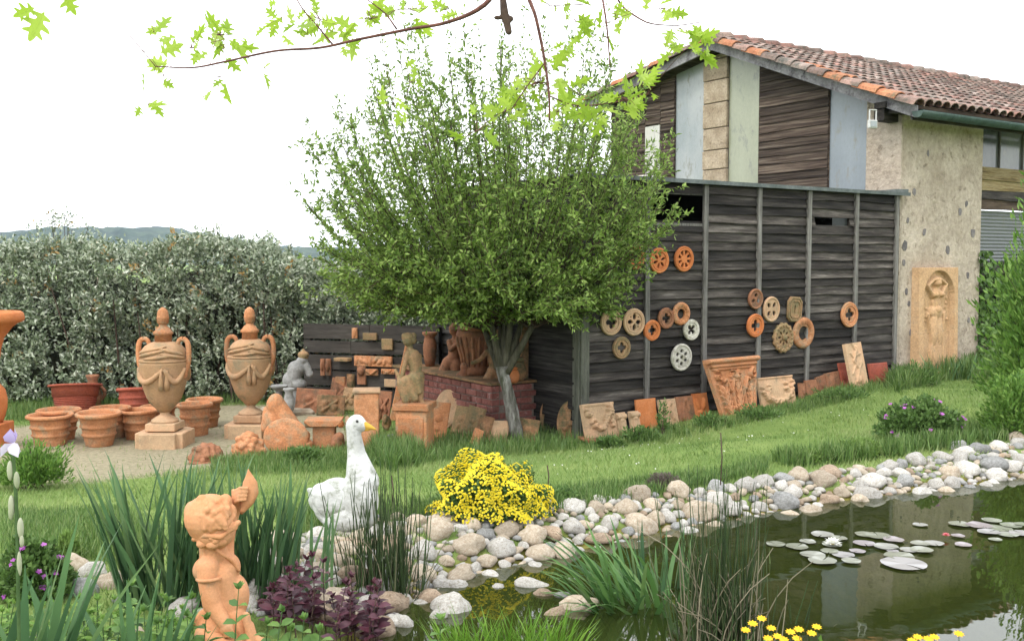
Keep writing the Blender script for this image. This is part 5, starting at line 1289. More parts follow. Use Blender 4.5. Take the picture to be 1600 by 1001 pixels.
# ---- white goose
gp = G(540, 832); z0 = depth(gp)
goose = thing('goose_statue', 'white painted goose statue with a yellow beak standing on the stones', 'goose statue', gp)
Bp = [('e', 528, 785, 4, 40, 30, 40), ('e', 560, 780, -4, 32, 30, 45), ('e', 545, 805, 0, 45, 32, 28), ('e', 505, 778, 6, 24, 17, 25), ('c', 498, 772, 8, 483, 765, 10, 13, 4),
      ('c', 566, 752, -2, 557, 708, -2, 27, 14.5), ('c', 557, 708, -2, 553, 680, -2, 14.5, 11.5), ('c', 553, 680, -2, 553, 664, -2, 11.5, 13), ('e', 557, 662, -2, 15, 13.5, 15), ('c', 558, 663, -2, 567, 665, -2, 12, 9), ('e', 540, 822, 0, 30, 22, 14)]
ob('body', prims_mesh(z0, Bp, .0045, gp, 6), goose_m, goose)
ob('wing', prims_mesh(z0, [('e', 524, 788, -22, 32, 7, 25, (0, R(12), 0)), ('e', 512, 782, -19, 26, 7, 18, (0, R(10), 0)), ('c', 500, 774, -14, 486, 768, -6, 7, 4)], .0045, gp, 4), goose_m, goose)
ob('beak', prims_mesh(z0, [('c', 566, 663, -3, 578, 667, -5, 7.5, 4.2), ('c', 578, 667, -5, 586, 670, -6, 4.2, 1.8), ('c', 566, 669, -3, 576, 670, -5, 4.5, 2.8)], .0022, gp, 2), beak_m, goose)
k = z0 / FPX
for dd in (-14.2, 10):
    ob('eye', smooth(MB().add(*ellipsoid(np.array(at(558 if dd < 0 else 560, 658, z0 + dd * k)) - gp, (2.2 * k, 1.5 * k, 2.2 * k))).mesh()), dark_m, goose)
ob('foot', prims_mesh(z0, [('e', 522, 830, -8, 14, 18, 5), ('e', 556, 830, -8, 14, 18, 5)], .005, gp), beak_m if False else goose_m, goose)

# ---- terracotta cherub from behind, arm raised with a shell
gp = G(352, 1012); z0 = depth(gp); 
ch = thing('cherub_statue', 'orange terracotta cherub seen from behind raising a shell in one hand', 'statue', gp)
Bd = [('e', 329, 812, 4, 38, 36, 39), ('e', 336, 830, 0, 30, 30, 28), ('e', 352, 815, 16, 18, 20, 22), ('e', 360, 827, 14, 9, 9, 9), ('c', 332, 845, 8, 334, 868, 10, 21, 22),
      ('e', 322, 890, 6, 21, 18, 21), ('e', 354, 886, 16, 22, 22, 24), ('e', 338, 895, 12, 32, 24, 28), ('c', 340, 900, 12, 350, 950, 14, 31, 29), ('e', 352, 965, 12, 34, 30, 26), ('e', 366, 930, 20, 24, 22, 36), ('e', 340, 985, 4, 32, 30, 30), ('e', 368, 985, 10, 28, 28, 30),
      ('c', 325, 886, -8, 327, 918, -14, 18.5, 15.5), ('c', 327, 918, -14, 332, 944, -16, 15.5, 15), ('c', 332, 944, -16, 350, 972, -24, 14.5, 10.5), ('e', 355, 982, -26, 11, 10, 12),
      ('c', 350, 882, 22, 352, 846, 36, 16, 14), ('c', 352, 846, 36, 360, 810, 36, 14, 12), ('c', 360, 810, 36, 372, 784, 28, 12, 8.5), ('e', 374, 779, 26, 10, 9, 10),
      ('c', 345, 990, 0, 375, 1012, -10, 24, 14), ('c', 372, 990, 8, 388, 1008, 0, 22, 11), ('c', 388, 1004, 0, 402, 998, -8, 9, 6.5), ('e', 408, 1000, -10, 9, 7, 5), ('c', 318, 960, 4, 308, 972, 0, 9, 7)]
for i in range(4): Bd += [('c', 362 + i * 1.2, 787 - i * 6.4, 16, 373 + i, 781 - i * 6.4, 4, 3.1, 2.9), ('c', 373 + i, 781 - i * 6.4, 4, 384 + i, 780 - i * 6, 6, 2.9, 2.3)]
Bd += [('c', 366, 784, 20, 364, 766, 16, 4, 3)]
for i in range(3): Bd += [('c', 352 + i * 5, 984, -30, 352 + i * 6, 994, -32, 3.6, 3)]
bodym = prims_mesh(z0, Bd, .0035, gp, 5); ob('body', bodym, terra_skin, ch)
Hr = [('e', 328, 808, 3, 39.5, 37.5, 37)]
def hp(a, b, c, d, r0, r1, dd=-30, d2=None): return ('c', a, b, dd, c, d, dd if d2 is None else d2, r0, r1)
g = random.Random(4)
for i in range(30):
    a = g.uniform(0, 2 * PI); q = g.uniform(.2, .92); x = 328 + 36 * q * math.cos(a); y = 806 + 34 * q * math.sin(a); dd = 3 - 37 * math.sqrt(1 - q * q)
    Hr.append(('c', x, y, dd + 2, x + g.uniform(-7, 10), y + g.uniform(6, 14), dd + 3, 5.5, 4))
Hr += [('e', 352, 784, 2, 11, 12, 13), ('e', 343, 782, -6, 9, 9, 8), ('e', 316, 780, -8, 9, 9, 8), ('e', 362, 800, 2, 8, 9, 13), ('e', 300, 800, 0, 12, 16, 18),
       hp(336, 845, 372, 816, 5.5, 4.5, -24, -8), hp(330, 840, 368, 824, 5, 4, -26, -10), hp(318, 806, 320, 826, 3.5, 3.5, -33), hp(318, 806, 326, 812, 3, 3, -33), hp(352, 820, 364, 806, 5, 5, -20, -4)]
ob('hair', prims_mesh(z0, Hr, .0035, gp, 2), terra_skin, ch)
rb = [('c', 303, 842, -10, 322, 836, -27, 4, 4.5), ('c', 322, 836, -27, 345, 838, -27, 4.5, 4.5), ('c', 345, 838, -27, 357, 828, -14, 4.5, 3.5), ('e', 316, 849, -16, 9, 9, 7), ('e', 332, 850, -20, 10, 9, 8), ('e', 346, 846, -16, 8, 8, 7)]
ob('hair_ribbon', prims_mesh(z0, rb, .0035, gp, 2), terra_skin, ch)
P_, k = placer(z0)
def loc_tube(pts, r, n=8): return smooth(MB().tube(catmull([np.array(P_(a, b, c * k)) - gp for a, b, c in pts], 6), r * k, n).mesh())
ob('arm_band', loc_tube([(308, 905, -10), (313, 907, -26), (325, 907, -31), (338, 905, -28), (344, 903, -14)], 3), terra_skin, ch)
ob('strap', loc_tube([(336, 856, -14), (348, 866, -12), (362, 876, 0), (374, 892, 8)], 2.6), terra_skin, ch)
ob('drapery', prims_mesh(z0, [('c', 318, 990, -16, 352, 1006, -26, 14, 12), ('c', 384, 962, -8, 392, 1000, -12, 7, 6), ('c', 345, 1002, -22, 385, 1012, -22, 12, 9), ('c', 392, 975, -6, 400, 1004, -10, 5, 5), ('e', 350, 1015, 0, 60, 40, 9)], .004, gp, 3), terra_skin, ch)
# shell held up: pointed scoop
V, F = [], []; ns = 14; spine = [(378, 800, 14), (386, 786, 16), (390, 770, 18), (391, 753, 18), (388, 735, 16)]; wd = [3, 10, 14, 11, 1.0]
spn = catmull(spine, 4); wd_ = np.interp(np.linspace(0, 1, len(spn)), np.linspace(0, 1, 5), wd)
for j, (c, wv) in enumerate(zip(spn, wd_)):
    for i in range(ns):
        a = 2 * PI * i / ns; V.append(np.array(P_(c[0] + wv * math.cos(a) * (1 + .04 * (i % 2)), c[1] + 3 * math.sin(a), (c[2] + wv * .55 * math.sin(a)) * k)) - gp)
for j in range(len(spn) - 1):
    for i in range(ns): F.append((j * ns + i, j * ns + (i + 1) % ns, (j + 1) * ns + (i + 1) % ns, (j + 1) * ns + i))
F.append(tuple(range(ns))[::-1]); F.append(tuple(range((len(spn) - 1) * ns, len(spn) * ns)))
ob('shell', smooth(MB().add(V, F).mesh()), terra_skin, ch)

# ================================================================== STONES ROUND THE POND
def stone_mesh(seed, sub=3):
    bm = bmesh.new(); bmesh.ops.create_icosphere(bm, subdivisions=sub, radius=1)
    o = Vector((seed * 7.3, seed * 3.1, seed)); g = random.Random(seed); ex = g.uniform(.75, 1); 
    for v in bm.verts:
        d = v.co.normalized(); k = 1 + .34 * noise.noise(d * 1.0 + o) + .14 * noise.noise(d * 2.3 + o) + .03 * noise.noise(d * 6 + o)
        v.co = d * k
        if v.co.z < -.55: v.co.z = -.55
        v.co.y *= ex
    me = bpy.data.meshes.new('stone'); bm.to_mesh(me); bm.free(); return smooth(me)
SM = {c: [stone_mesh(10 * i + j) for j in range(6)] for i, c in enumerate(stone_mats)}
for c, l in SM.items():
    for me in l: me.materials.append(stone_mats[c])
SL_ = {'white': 'whitish rounded river stone laid in the stone edging along the far side of the pond', 'grey': 'grey rounded river stone laid in the stone edging along the far side of the pond',
       'tan': 'tan rounded river stone laid in the stone edging along the far side of the pond', 'brown': 'brown rounded river stone laid in the stone edging along the far side of the pond'}
far_w = np.array([level(x, y, WATER)[:2] for x, y in far_edge[2:]])
def far_dist(P):
    dm = np.full(len(P), 1e9)
    for i in range(len(far_w) - 1): dm = np.minimum(dm, seg_dist(P, far_w[i], far_w[i + 1]))
    return dm
g = np.random.default_rng(21)
cand = np.stack([g.uniform(-1.7, 5.4, 90000), g.uniform(3.9, 9.6, 90000)], 1)
wband = np.interp(cand[:, 0], [-1.6, -.9, -.4, .1, .8, 2, 3.5, 5.4], [.8, .85, .72, .44, .36, .35, .42, .48])
fd_ = far_dist(cand); sdv = pond_sd(cand); cand = cand[(fd_ < wband) & (sdv > -.07)]; sdv = pond_sd(cand)
hh_ = height(cand)
def place_stones(cand, hh_, radii, tries, lift):
    acc = []; cell = {}
    for i in range(min(tries, len(cand))):
        r = radii(i); x, y = cand[i]; ok = True; ci, cj = int(x / .2), int(y / .2)
        for a in (-1, 0, 1):
            for b in (-1, 0, 1):
                for (X, Y, R0) in cell.get((ci + a, cj + b), ()):
                    if (X - x) ** 2 + (Y - y) ** 2 < (.86 * (R0 + r)) ** 2: ok = False; break
                if not ok: break
            if not ok: break
        if ok: cell.setdefault((ci, cj), []).append((x, y, r)); acc.append((x, y, hh_[i] + lift * r, r))
    return acc
rs = np.sort(g.gamma(5.0, .0125, 90000))[::-1]
def rad1(i): return float(np.clip(.078 - i / 450 * .034, .032, .078)) * random.uniform(.8, 1.15)
acc = place_stones(cand, hh_, rad1, 14000, .22)
def rad2(i): return random.uniform(.016, .028)
acc2 = place_stones(cand[::-1], hh_[::-1], rad2, 9000, .3)
acc2 = [a for a in acc2 if all((a[0] - b[0]) ** 2 + (a[1] - b[1]) ** 2 > (b[3] * .8 + a[3] * .6) ** 2 for b in acc)]
allst = acc + acc2
def keep(a):
    d = np.array(a[:3]) - EYE; f = d @ FWD; return f > 0 and -60 < 800 + FPX * d[0] / f < 1640
allst = [a for a in allst if keep(a)]
allst.sort(key=lambda a: -a[3] / math.hypot(a[0], a[1]))
def put_stone(x, y, z, r, c, lab, group, sx=1.0, sy=1.0, sz=1.0, rz=None, cat='stone'):
    return ob('river_stone', random.choice(SM[c]), None, loc=(x, y, z), rot=(R(random.uniform(-14, 14)), R(random.uniform(-14, 14)), random.uniform(0, 6) if rz is None else rz), scale=(r * sx, r * sy, r * sz), label=lab, cat=cat, group=group)
cols_ = ['white'] * 9 + ['grey'] * 4 + ['tan'] * 5 + ['brown'] * 2
def stone_label(x, y, r, c):
    d = np.array([x, y, .45]) - EYE; px = 800 + FPX * d[0] / (d @ FWD)
    sz = 'large' if r > .07 else 'middle sized' if r > .048 else 'small'; hue = {'white': 'whitish', 'grey': 'grey', 'tan': 'tan', 'brown': 'brownish'}[c]
    row = 'at the waterline' if pond_sd([[x, y]])[0] < .1 else 'in the upper rows' if pond_sd([[x, y]])[0] > .24 else 'in the middle row'
    for lim, where in ((560, 'under the goose'), (640, 'among the dark rushes'), (720, 'just right of the dark rushes'), (860, 'below the yellow bush'), (1000, 'just right of the yellow bush'), (1120, 'behind the arching leaves'), (1250, 'left of the lime cushions'), (1380, 'below the lime cushions'), (1500, 'below the right geranium'), (9999, 'near the right edge')):
        if px < lim: return f'{sz} {hue} river stone {row} {where}'
SV, SF, n0 = [], [], 0
small = {c: stone_mesh(77 + i, 2) for i, c in enumerate(stone_mats)}
merged = {c: ([], [], []) for c in stone_mats}
NOBJ = 278
for i, (x, y, z, r) in enumerate(allst):
    c = random.choice(cols_)
    if r > .075 and random.random() < .25: c = 'brown' if random.random() < .6 else 'white'
    if i < NOBJ: put_stone(x, y, z, r, c, stone_label(x, y, r, c), 'rounded river stones edging the pond', random.uniform(.95, 1.3), 1, random.uniform(.6, .85))
    else:
        co = np.array([v.co[:] for v in small[c].vertices]); fa = np.array([p.vertices[:] for p in small[c].polygons])
        q = random.uniform(0, 6); Rm = np.array(Euler((random.uniform(-.3, .3), random.uniform(-.3, .3), q)).to_matrix())
        V, F, n0 = merged[c]; V.append((co * [r * 1.15, r, r * .7]) @ Rm.T + [x, y, z]); F.append(fa + sum(len(v) for v in V[:-1]))
for c, (V, F, _) in merged.items():
    if V: ob('small_stones', fast('small_stones', np.concatenate(V), np.concatenate(F), sm=True), stone_mats[c], label=c + ' small stones filling the gaps of the pond edging', cat='stones', kind='stuff')
special = [(829, 931, 26, 9, 'white', 'flat oval pale stone lying alone in the shallow water'), (672, 946, 22, 14, 'brown', 'brown stone at the waterline right of the dark rushes'), (705, 966, 32, 18, 'white', 'large pale stone half in the water at the bottom of the picture'),
           (686, 982, 16, 10, 'white', 'small white stone in front of the large pale one'), (634, 990, 15, 12, 'white', 'white stone at the lower edge beside the purple leaves'), (600, 980, 17, 8, 'brown', 'low brown stone at the pond corner by the purple leaves'),
           (778, 936, 12, 5, 'white', 'small flat white stone just breaking the shallow water'), (849, 952, 18, 7, 'brown', 'reddish flat stone under the shallow water right of the oval one'), (893, 948, 8, 4, 'grey', 'tiny grey stone in the water by the arching leaves'),
           (750, 897, 9, 4, 'tan', 'small tan stone alone close to the stony bank'), (880, 968, 16, 5, 'grey', 'flat grey stone by the base of the arching leaves'), (905, 990, 30, 14, 'tan', 'big tan stone among the bright grass at the lower edge'),
           (868, 990, 16, 9, 'brown', 'small brown stone left of the big tan one'), (500, 870, 26, 14, 'tan', 'tan stone left below the goose'), (455, 862, 24, 16, 'white', 'cream stone among the iris leaves left of the goose'),
           (415, 880, 22, 14, 'white', 'whitish stone deep in the iris leaves'), (113, 878, 22, 14, 'tan', 'pinkish tan stone at the far left by the purple flowers'), (145, 888, 24, 13, 'white', 'rough white stone second from the left in the flower bed'),
           (175, 905, 24, 16, 'tan', 'big tan stone left of the iris clump'), (130, 918, 24, 16, 'grey', 'mottled grey stone below the rough white one'), (205, 890, 16, 10, 'white', 'small pale stone tight against the iris leaves'),
           (90, 900, 18, 12, 'grey', 'grey stone half hidden by geranium leaves'), (190, 935, 14, 9, 'grey', 'small grey stone at the foot of the iris clump'), (25, 996, 44, 16, 'white', 'wide pale stone cut by the lower left corner'),
           (215, 988, 18, 10, 'tan', 'tan stone between the young iris leaves'), (1590, 684, 16, 10, 'tan', 'tan stone by the right edge under the shrub'), (545, 848, 30, 9, 'brown', 'flat brown stone directly under the goose'), (520, 846, 26, 9, 'tan', 'flat tan stone under the tail side of the goose'),
           (575, 815, 22, 16, 'tan', 'upright tan stone just right of the goose breast'), (1500, 695, 16, 8, 'grey', 'flat grey stone on the top of the bank below the geranium')]
for px, py, rx, rz, c, lab in special:
    p = G(px, py + rz * .6); k = mpp(p)
    z = max(p[2], WATER - .01) + rz * k * .2
    put_stone(p[0], p[1], z, rx * k, c, lab, None, 1, .75, rz / rx * 1.3, rz=random.uniform(-.3, .3))

# ================================================================== VEGETATION
greens = [(.06, .115, .03), (.095, .175, .045), (.13, .225, .06), (.18, .28, .09)]
grass_leaf = leafm('grass_blade', [(.11, .18, .045), (.16, .255, .065), (.22, .32, .09), (.31, .36, .15)], trans=.3)
tall_leaf = leafm('tall_grass_blade', [(.06, .12, .03), (.10, .18, .045), (.14, .235, .06), (.22, .28, .11)], trans=.3)
bright_leaf = leafm('bright_grass_blade', [(.09, .2, .02), (.14, .28, .03), (.2, .34, .05)], trans=.35)
iris_leaf = leafm('iris_blade', [(.06, .125, .06), (.09, .18, .08), (.13, .24, .10), (.19, .28, .12)], trans=.3, rough=.4)
def in_poly(P, Q): return poly_sd(P, Q) < 0
def scatter(polypx, n, g=rng, jitter=0):
    Q = np.array([G(x, y)[:2] for x, y in polypx]); lo, hi = Q.min(0), Q.max(0); out = []
    while sum(map(len, out)) < n:
        P = g.uniform(lo, hi, (n, 2)); out.append(P[in_poly(P, Q)])
    P = np.concatenate(out)[:n]; return np.column_stack([P, height(P)])
def grass_patch(name, polypx, n, L, W, mat, lab, lean=.35, bend=.5, S=3, cat='grass', tuft=0):
    P = scatter(polypx, n)
    if tuft: 
        c = P[:max(3, n // tuft)]; P = c[rng.integers(0, len(c), n)] + np.column_stack([rng.normal(0, .025, (n, 2)), np.zeros(n)])
    sd = pond_sd(P[:, :2]); P = P[sd > -.02]; n = len(P)
    LL = rng.uniform(.55, 1.15, n) * L
    V, F, A = blades(P, rng.uniform(0, 2 * PI, n), LL, W * rng.uniform(.7, 1.3, n), np.abs(rng.normal(0, lean, n)), rng.uniform(0, bend, n) * 2, S)
    return ob(name, fast(name, V, F, A), mat, label=lab, cat=cat, kind='stuff')
# mown lawn: short blades, thinner with distance
g = rng
Np = 420000
X = g.uniform(-6.5, 8.5, Np); Y = g.uniform(3.0, 15, Np) 
Y = 3.2 + 10.3 * g.random(Np) ** 1.25
P2 = np.column_stack([X, Y]); vis = np.abs(X / Y) < .56; P2 = P2[vis]
sd = pond_sd(P2); P2 = P2[sd > .1]; 
ys = poly_sd(P2, yard_poly); fdst = far_dist(P2)
prob = np.where(ys < 0, np.clip(.05 - ys * .0, 0, 1), 1) * np.where(fdst < .3, .25, 1)
inshed = ((P2 - S0[:2]) @ U[:2] > 0) & ((P2 - S0[:2]) @ Wd[:2] > 0)
clump = np.array([noise.noise(Vector((x * 1.3, y * 1.3, 9))) for x, y in P2]) * .6 + .75
P2 = P2[(g.random(len(P2)) < prob * clump) & ~inshed]
P3 = np.column_stack([P2, height(P2)]); n = len(P3)
sh_ = np.array([noise.noise(Vector((x * .8, y * .8, 2))) for x, y in P2])
L_b = (.026 + .018 * g.random(n)) * (1 + .5 * sh_); az = g.uniform(0, 2 * PI, n); w_b = .0045 + .004 * g.random(n)
tip = P3 + np.column_stack([np.cos(az) * L_b * .7, np.sin(az) * L_b * .7, L_b]); sv = np.column_stack([-np.sin(az + .6), np.cos(az + .6), np.zeros(n)]) * w_b[:, None] * .5
V = np.stack([P3 - sv - [0, 0, .004], P3 + sv - [0, 0, .004], tip], 1).reshape(-1, 3); F = np.arange(3 * n).reshape(-1, 3)
ob('grass', fast('grass', V, F, np.repeat(np.clip(g.random(n) * .7 + .15 + sh_ * .5, 0, 1), 3)), grass_leaf, label='short mown grass of the lawn between pond and shed', cat='grass', kind='stuff')
grass_patch('tall_grass', [(548, 700), (700, 685), (840, 675), (905, 690), (900, 705), (790, 712), (650, 728), (560, 735), (500, 725)], 5200, .15, .006, tall_leaf, 'long uncut grass round the foot of the terracotta pieces', S=3)
grass_patch('tall_grass', [(582, 705), (648, 700), (655, 728), (620, 738), (585, 735)], 2200, .24, .007, tall_leaf, 'dense tall grass tuft in front of the terracotta pedestal', S=4, tuft=40)
grass_patch('tall_grass', [(330, 722), (480, 704), (560, 712), (560, 738), (440, 742), (330, 745)], 3800, .10, .006, tall_leaf, 'uncut grass at the near edge of the gravel yard', S=3)
grass_patch('tall_grass', [(905, 690), (1140, 655), (1400, 592), (1408, 606), (1280, 640), (1150, 668), (1000, 696), (915, 706)], 4600, .11, .006, tall_leaf, 'grass and weeds growing against the leaning slabs', S=3, tuft=12)
grass_patch('tall_grass', [(1385, 600), (1410, 588), (1540, 560), (1600, 560), (1600, 600), (1480, 600), (1400, 616)], 5200, .26, .009, tall_leaf, 'tall grass tufts along the foot of the stone pier', S=4, tuft=40)
grass_patch('tall_grass', [(640, 790), (760, 800), (860, 775), (1000, 755), (1120, 742), (1200, 722), (1200, 740), (1050, 772), (900, 796), (800, 822), (640, 812)], 6000, .085, .006, tall_leaf, 'longer grass fringe above the pond stones', S=3)
grass_patch('tall_grass', [(1200, 722), (1340, 705), (1480, 690), (1600, 668), (1600, 690), (1420, 712), (1250, 732)], 5200, .14, .007, tall_leaf, 'tall grass fringe above the stones on the right', S=3, tuft=14)
grass_patch('tall_grass', [(0, 640), (150, 625), (560, 612), (560, 625), (200, 640), (0, 662)], 5200, .17, .007, tall_leaf, 'rough grass along the foot of the hedge', S=3)
grass_patch('tall_grass', [(0, 800), (180, 800), (260, 850), (250, 880), (120, 875), (0, 872)], 4800, .08, .005, tall_leaf, 'longer grass behind the stones at the left', S=3)
grass_patch('tall_grass', [(420, 800), (600, 790), (650, 808), (600, 832), (450, 845)], 3000, .06, .005, tall_leaf, 'grass at the feet of the goose', S=3)
# daisies on the lawn
P = scatter([(850, 770), (1100, 730), (1400, 640), (1000, 690), (850, 720)], 60); V, F, A = leaves(P + [0, 0, .045], rng.normal(size=(60, 3)) * [1, 1, .1], .009, .015, T6, N=np.tile([0, 0, 1.0], (60, 1)))
ob('daisies', fast('daisies', V, F, A), leafm('daisy_petal', [(.7, .7, .66), (.8, .8, .76)], trans=.1), label='tiny white daisies dotted in the mown lawn', cat='daisies', kind='stuff')

def dome_leaves(c, rx, ry, rz, n, L, W, up=.5, T=T4, inner=.55, seed=1, lump=.18, cluster=0):
    g = np.random.default_rng(seed); d = nrm(g.normal(size=(n, 3))); d[:, 2] = np.abs(d[:, 2]) if True else d[:, 2]
    if cluster:
        cc = nrm(g.normal(size=(max(4, n // cluster), 3))); cc[:, 2] = np.abs(cc[:, 2]); d = nrm(cc[g.integers(0, len(cc), n)] + g.normal(size=(n, 3)) * .13); d[:, 2] = np.abs(d[:, 2])
    f = np.array([noise.noise(Vector(v * 2.6) + Vector((seed, 0, 0))) for v in d]); r = (1 + lump * 2 * f) * (inner + (1 - inner) * g.random(n) ** .5)
    P = c + d * r[:, None] * [rx, ry, rz]; D = nrm(d * [1, 1, .8] + [0, 0, up] + g.normal(size=(n, 3)) * .5)
    return P, D, leaves(P, D, L * g.uniform(.7, 1.2, n), W, T, N=nrm(d + g.normal(size=(n, 3)) * .6), g=g)
def bush(name, lab, px, py, w, h, n, L, W, mat, cat='shrub', flowers=None, up=.5, T=T4, seed=1, dy=.8, stems=14, lump=.18, inner=.35, zo=0.0, cluster=0):
    """bush whose base centre shows at (px,py) and which is w by h photo pixels"""
    p = G(px, py); k = mpp(p); rx, rz = w / 2 * k, h * k; ry = rx * dy; c = p + np.array([0, ry * .6, zo])
    root = thing(name, lab, cat, c); c0 = np.zeros(3)
    P, D, (V, F, A) = dome_leaves(c0 + [0, 0, rz * .12], rx * .92, ry, rz * .86, n, L, W, up, T, inner, seed, lump, cluster)
    ob('foliage', fast('foliage', V, F, A), mat, root)
    q = rng.choice(len(P), stems); A_ = np.tile([0, 0, -.02], (stems, 1)) + rng.normal(size=(stems, 3)) * [rx * .15, ry * .15, 0]; C_ = P[q]
    V, F, _ = rods(A_, (A_ + C_) / 2 + [0, 0, rz * .2], C_, .004, .002); ob('stems', fast('stems', V, F), twig_m, root)
    if flowers:
        nf, fs, fm, sub = flowers; g = np.random.default_rng(seed + 5); d = nrm(g.normal(size=(nf, 3))); d[:, 2] = np.abs(d[:, 2]); d[:, 1] = -np.abs(d[:, 1]) * .9 + .2
        cl = d[g.integers(0, nf, nf * sub)]; cl = nrm(cl + g.normal(size=cl.shape) * .06); f = np.array([noise.noise(Vector(v * 2.6) + Vector((seed, 0, 0))) for v in cl])
        Pf = c0 + [0, 0, rz * .12] + cl * ((1 + lump * 2 * f) * 1.03)[:, None] * [rx * .92, ry, rz * .88]
        nn = len(Pf); parts = []
        for j in range(5):
            a = 2 * PI * j / 5 + g.random(nn); nd = nrm(cl + [0, -.5, .6]); s1 = nrm(np.cross(nd, [1, .1, 0])); s2 = np.cross(nd, s1)
            D = s1 * np.cos(a)[:, None] + s2 * np.sin(a)[:, None] + nd * .25; parts.append(leaves(Pf, D, fs, fs * .9, T4, N=nd, g=g))
        V, F, A = join(parts); ob('flowers', fast('flowers', V, F, A), fm, root, kind='stuff')
    return root
yellow_m = leafm('yellow_petal', [(.62, .48, .01), (.78, .64, .02), (.82, .72, .05)], trans=.25)
purple_m = leafm('purple_petal', [(.28, .05, .32), (.42, .10, .45), (.5, .2, .5)], trans=.25)
leaf_mid = leafm('green_leaf', greens, trans=.3)
leaf_lush = leafm('lush_green_leaf', [(.07, .15, .025), (.11, .22, .04), (.16, .29, .055), (.24, .37, .09)], trans=.35)
leaf_lime = leafm('lime_leaf', [(.13, .22, .05), (.2, .31, .08), (.27, .38, .12)], trans=.3)
bush('yellow_flower_bush', 'round bush covered in small bright yellow flowers above the pond stones', 765, 818, 184, 86, 9000, .03, .013, leaf_mid, 'flowering bush', (640, .008, yellow_m, 5), lump=.2, dy=.75, seed=3)
bush('geranium', 'low leafy geranium with mauve flowers above the stones on the right', 1450, 690, 140, 58, 5200, .035, .026, leaf_mid, 'flowering plant', (26, .018, purple_m, 1), seed=5, T=T4, inner=.4)
bush('geranium', 'geranium with purple flowers at the far left between iris leaves', 42, 945, 110, 95, 4200, .03, .022, leaf_mid, 'flowering plant', (24, .014, purple_m, 1), seed=6, inner=.3)
bush('sedum', 'pale lime green cushion plant on the bank, the larger right one', 1350, 716, 74, 26, 1500, .03, .016, leaf_lime, 'plant', seed=8)
bush('sedum', 'small pale lime green cushion plant left of the larger one', 1272, 726, 36, 20, 700, .028, .015, leaf_lime, 'plant', seed=9)
bush('heather', 'low dull purple grey cushion plant at the edge of the stones', 1040, 768, 60, 24, 1600, .02, .008, leafm('heather_leaf', [(.12, .1, .08), (.18, .13, .13), (.12, .16, .07)]), 'plant', seed=10)
bush('leafy_weed', 'leafy green weed clump with thin flower stalks at the left edge of the gravel', 38, 766, 118, 62, 3800, .05, .013, leaf_lush, 'weed', seed=11, up=.9, inner=.1, lump=.35)
bush('leafy_plant', 'small lime green leafy plant behind the stones at the left', 104, 876, 34, 40, 500, .035, .012, leaf_lime, 'plant', seed=12, up=1.2)
bush('leafy_weed', 'low rounded weed between the bust and the goose neck', 470, 726, 70, 22, 1300, .04, .02, leaf_mid, 'weed', seed=13)
bush('leafy_weed', 'dark leafy weed at the corner post of the shed under the garland slab', 955, 700, 44, 13, 500, .05, .03, leaf_mid, 'weed', seed=14)
bush('leafy_weed', 'broad leafed weed before the small console blocks', 1004, 690, 60, 17, 420, .05, .03, leaf_mid, 'weed', seed=15, lump=.35, inner=.1)
bush('leafy_weed', 'tall thin weed in front of the bright orange slab', 1036, 680, 20, 52, 170, .04, .02, leaf_mid, 'weed', seed=16, lump=.35, up=1.0)
bush('leafy_weed', 'dark weed clump at the left foot of the great capital', 1112, 668, 56, 16, 520, .05, .016, leaf_mid, 'weed', seed=17, lump=.35, inner=.1)
bush('leafy_weed', 'weed clump at the right foot of the great capital', 1190, 656, 70, 18, 620, .05, .016, leaf_mid, 'weed', seed=18, lump=.35, inner=.1)
bush('leafy_weed', 'low weed under the tall ivory panel', 1325, 626, 100, 15, 800, .05, .014, leaf_mid, 'weed', seed=19, lump=.35, inner=.1)
bush('leafy_weed', 'dark leafy weed at the foot of the stone pier', 1430, 604, 84, 30, 1300, .07, .016, leaf_mid, 'weed', seed=20, lump=.35, inner=.1)
bush('leafy_shrub', 'tall bright green shrub with narrow leaves cut by the right edge', 1666, 672, 210, 340, 12000, .085, .026, leaf_lush, 'shrub', seed=21, up=1.0, inner=.15, lump=.3, dy=.7, stems=40, cluster=26)
bush('leafy_shrub', 'low dark bush under the tall shrub at the right edge', 1612, 690, 130, 105, 4200, .05, .018, leaf_lush, 'shrub', seed=22, inner=.2, up=.7)
bush('creeping_plant', 'low green creeper hanging over the grass edge above the stones', 870, 792, 90, 22, 1500, .025, .018, leaf_mid, 'plant', seed=23)
# dry brown seed stalks standing in the fringe
for px, py, h, lb in [(612, 800, 58, 'thin dry stalk left of the yellow bush'), (855, 770, 44, 'thin dry stalk right of the yellow bush'), (1125, 770, 95, 'tall thin dry stalk above the stones')]:
    p = G(px, py); k = mpp(p); ob('dry_stalk', smooth(MB().tube([(0, 0, 0), (.01, 0, h * k * .6), (.0, 0, h * k)], .004, 5).mesh()), twig_m, loc=p, label=lb, cat='stalk')
# ivy on the barn wall
g = np.random.default_rng(31); n = 2600
sx_ = SB + PW + g.uniform(-.05, 2.2, n); zz = .3 + 1.75 * g.random(n) ** 1.1; keepm = zz < 1.9 - .25 * np.sin(sx_ * 5) ; sx_, zz = sx_[keepm], zz[keepm]; n = len(zz)
P = S0 + U * sx_[:, None] + Wd * (g.uniform(-.12, .10, n))[:, None] + np.array([0, 0, 1.0]) * zz[:, None]
iv = thing('ivy', 'dark green creeper climbing the boarded wall right of the stone pier', 'climbing plant', shed(SB + PW + .6, -.1, gz_s(SB + PW + .6)))
V, F, A = leaves(P - np.array(iv.location), -Wd * .3 + np.array([0, 0, -.6]) + g.normal(size=(n, 3)) * .5, .085, .075, T6, N=nrm(-Wd + g.normal(size=(n, 3)) * .4)); ob('foliage', fast('foliage', V, F, A), leaf_mid, iv)

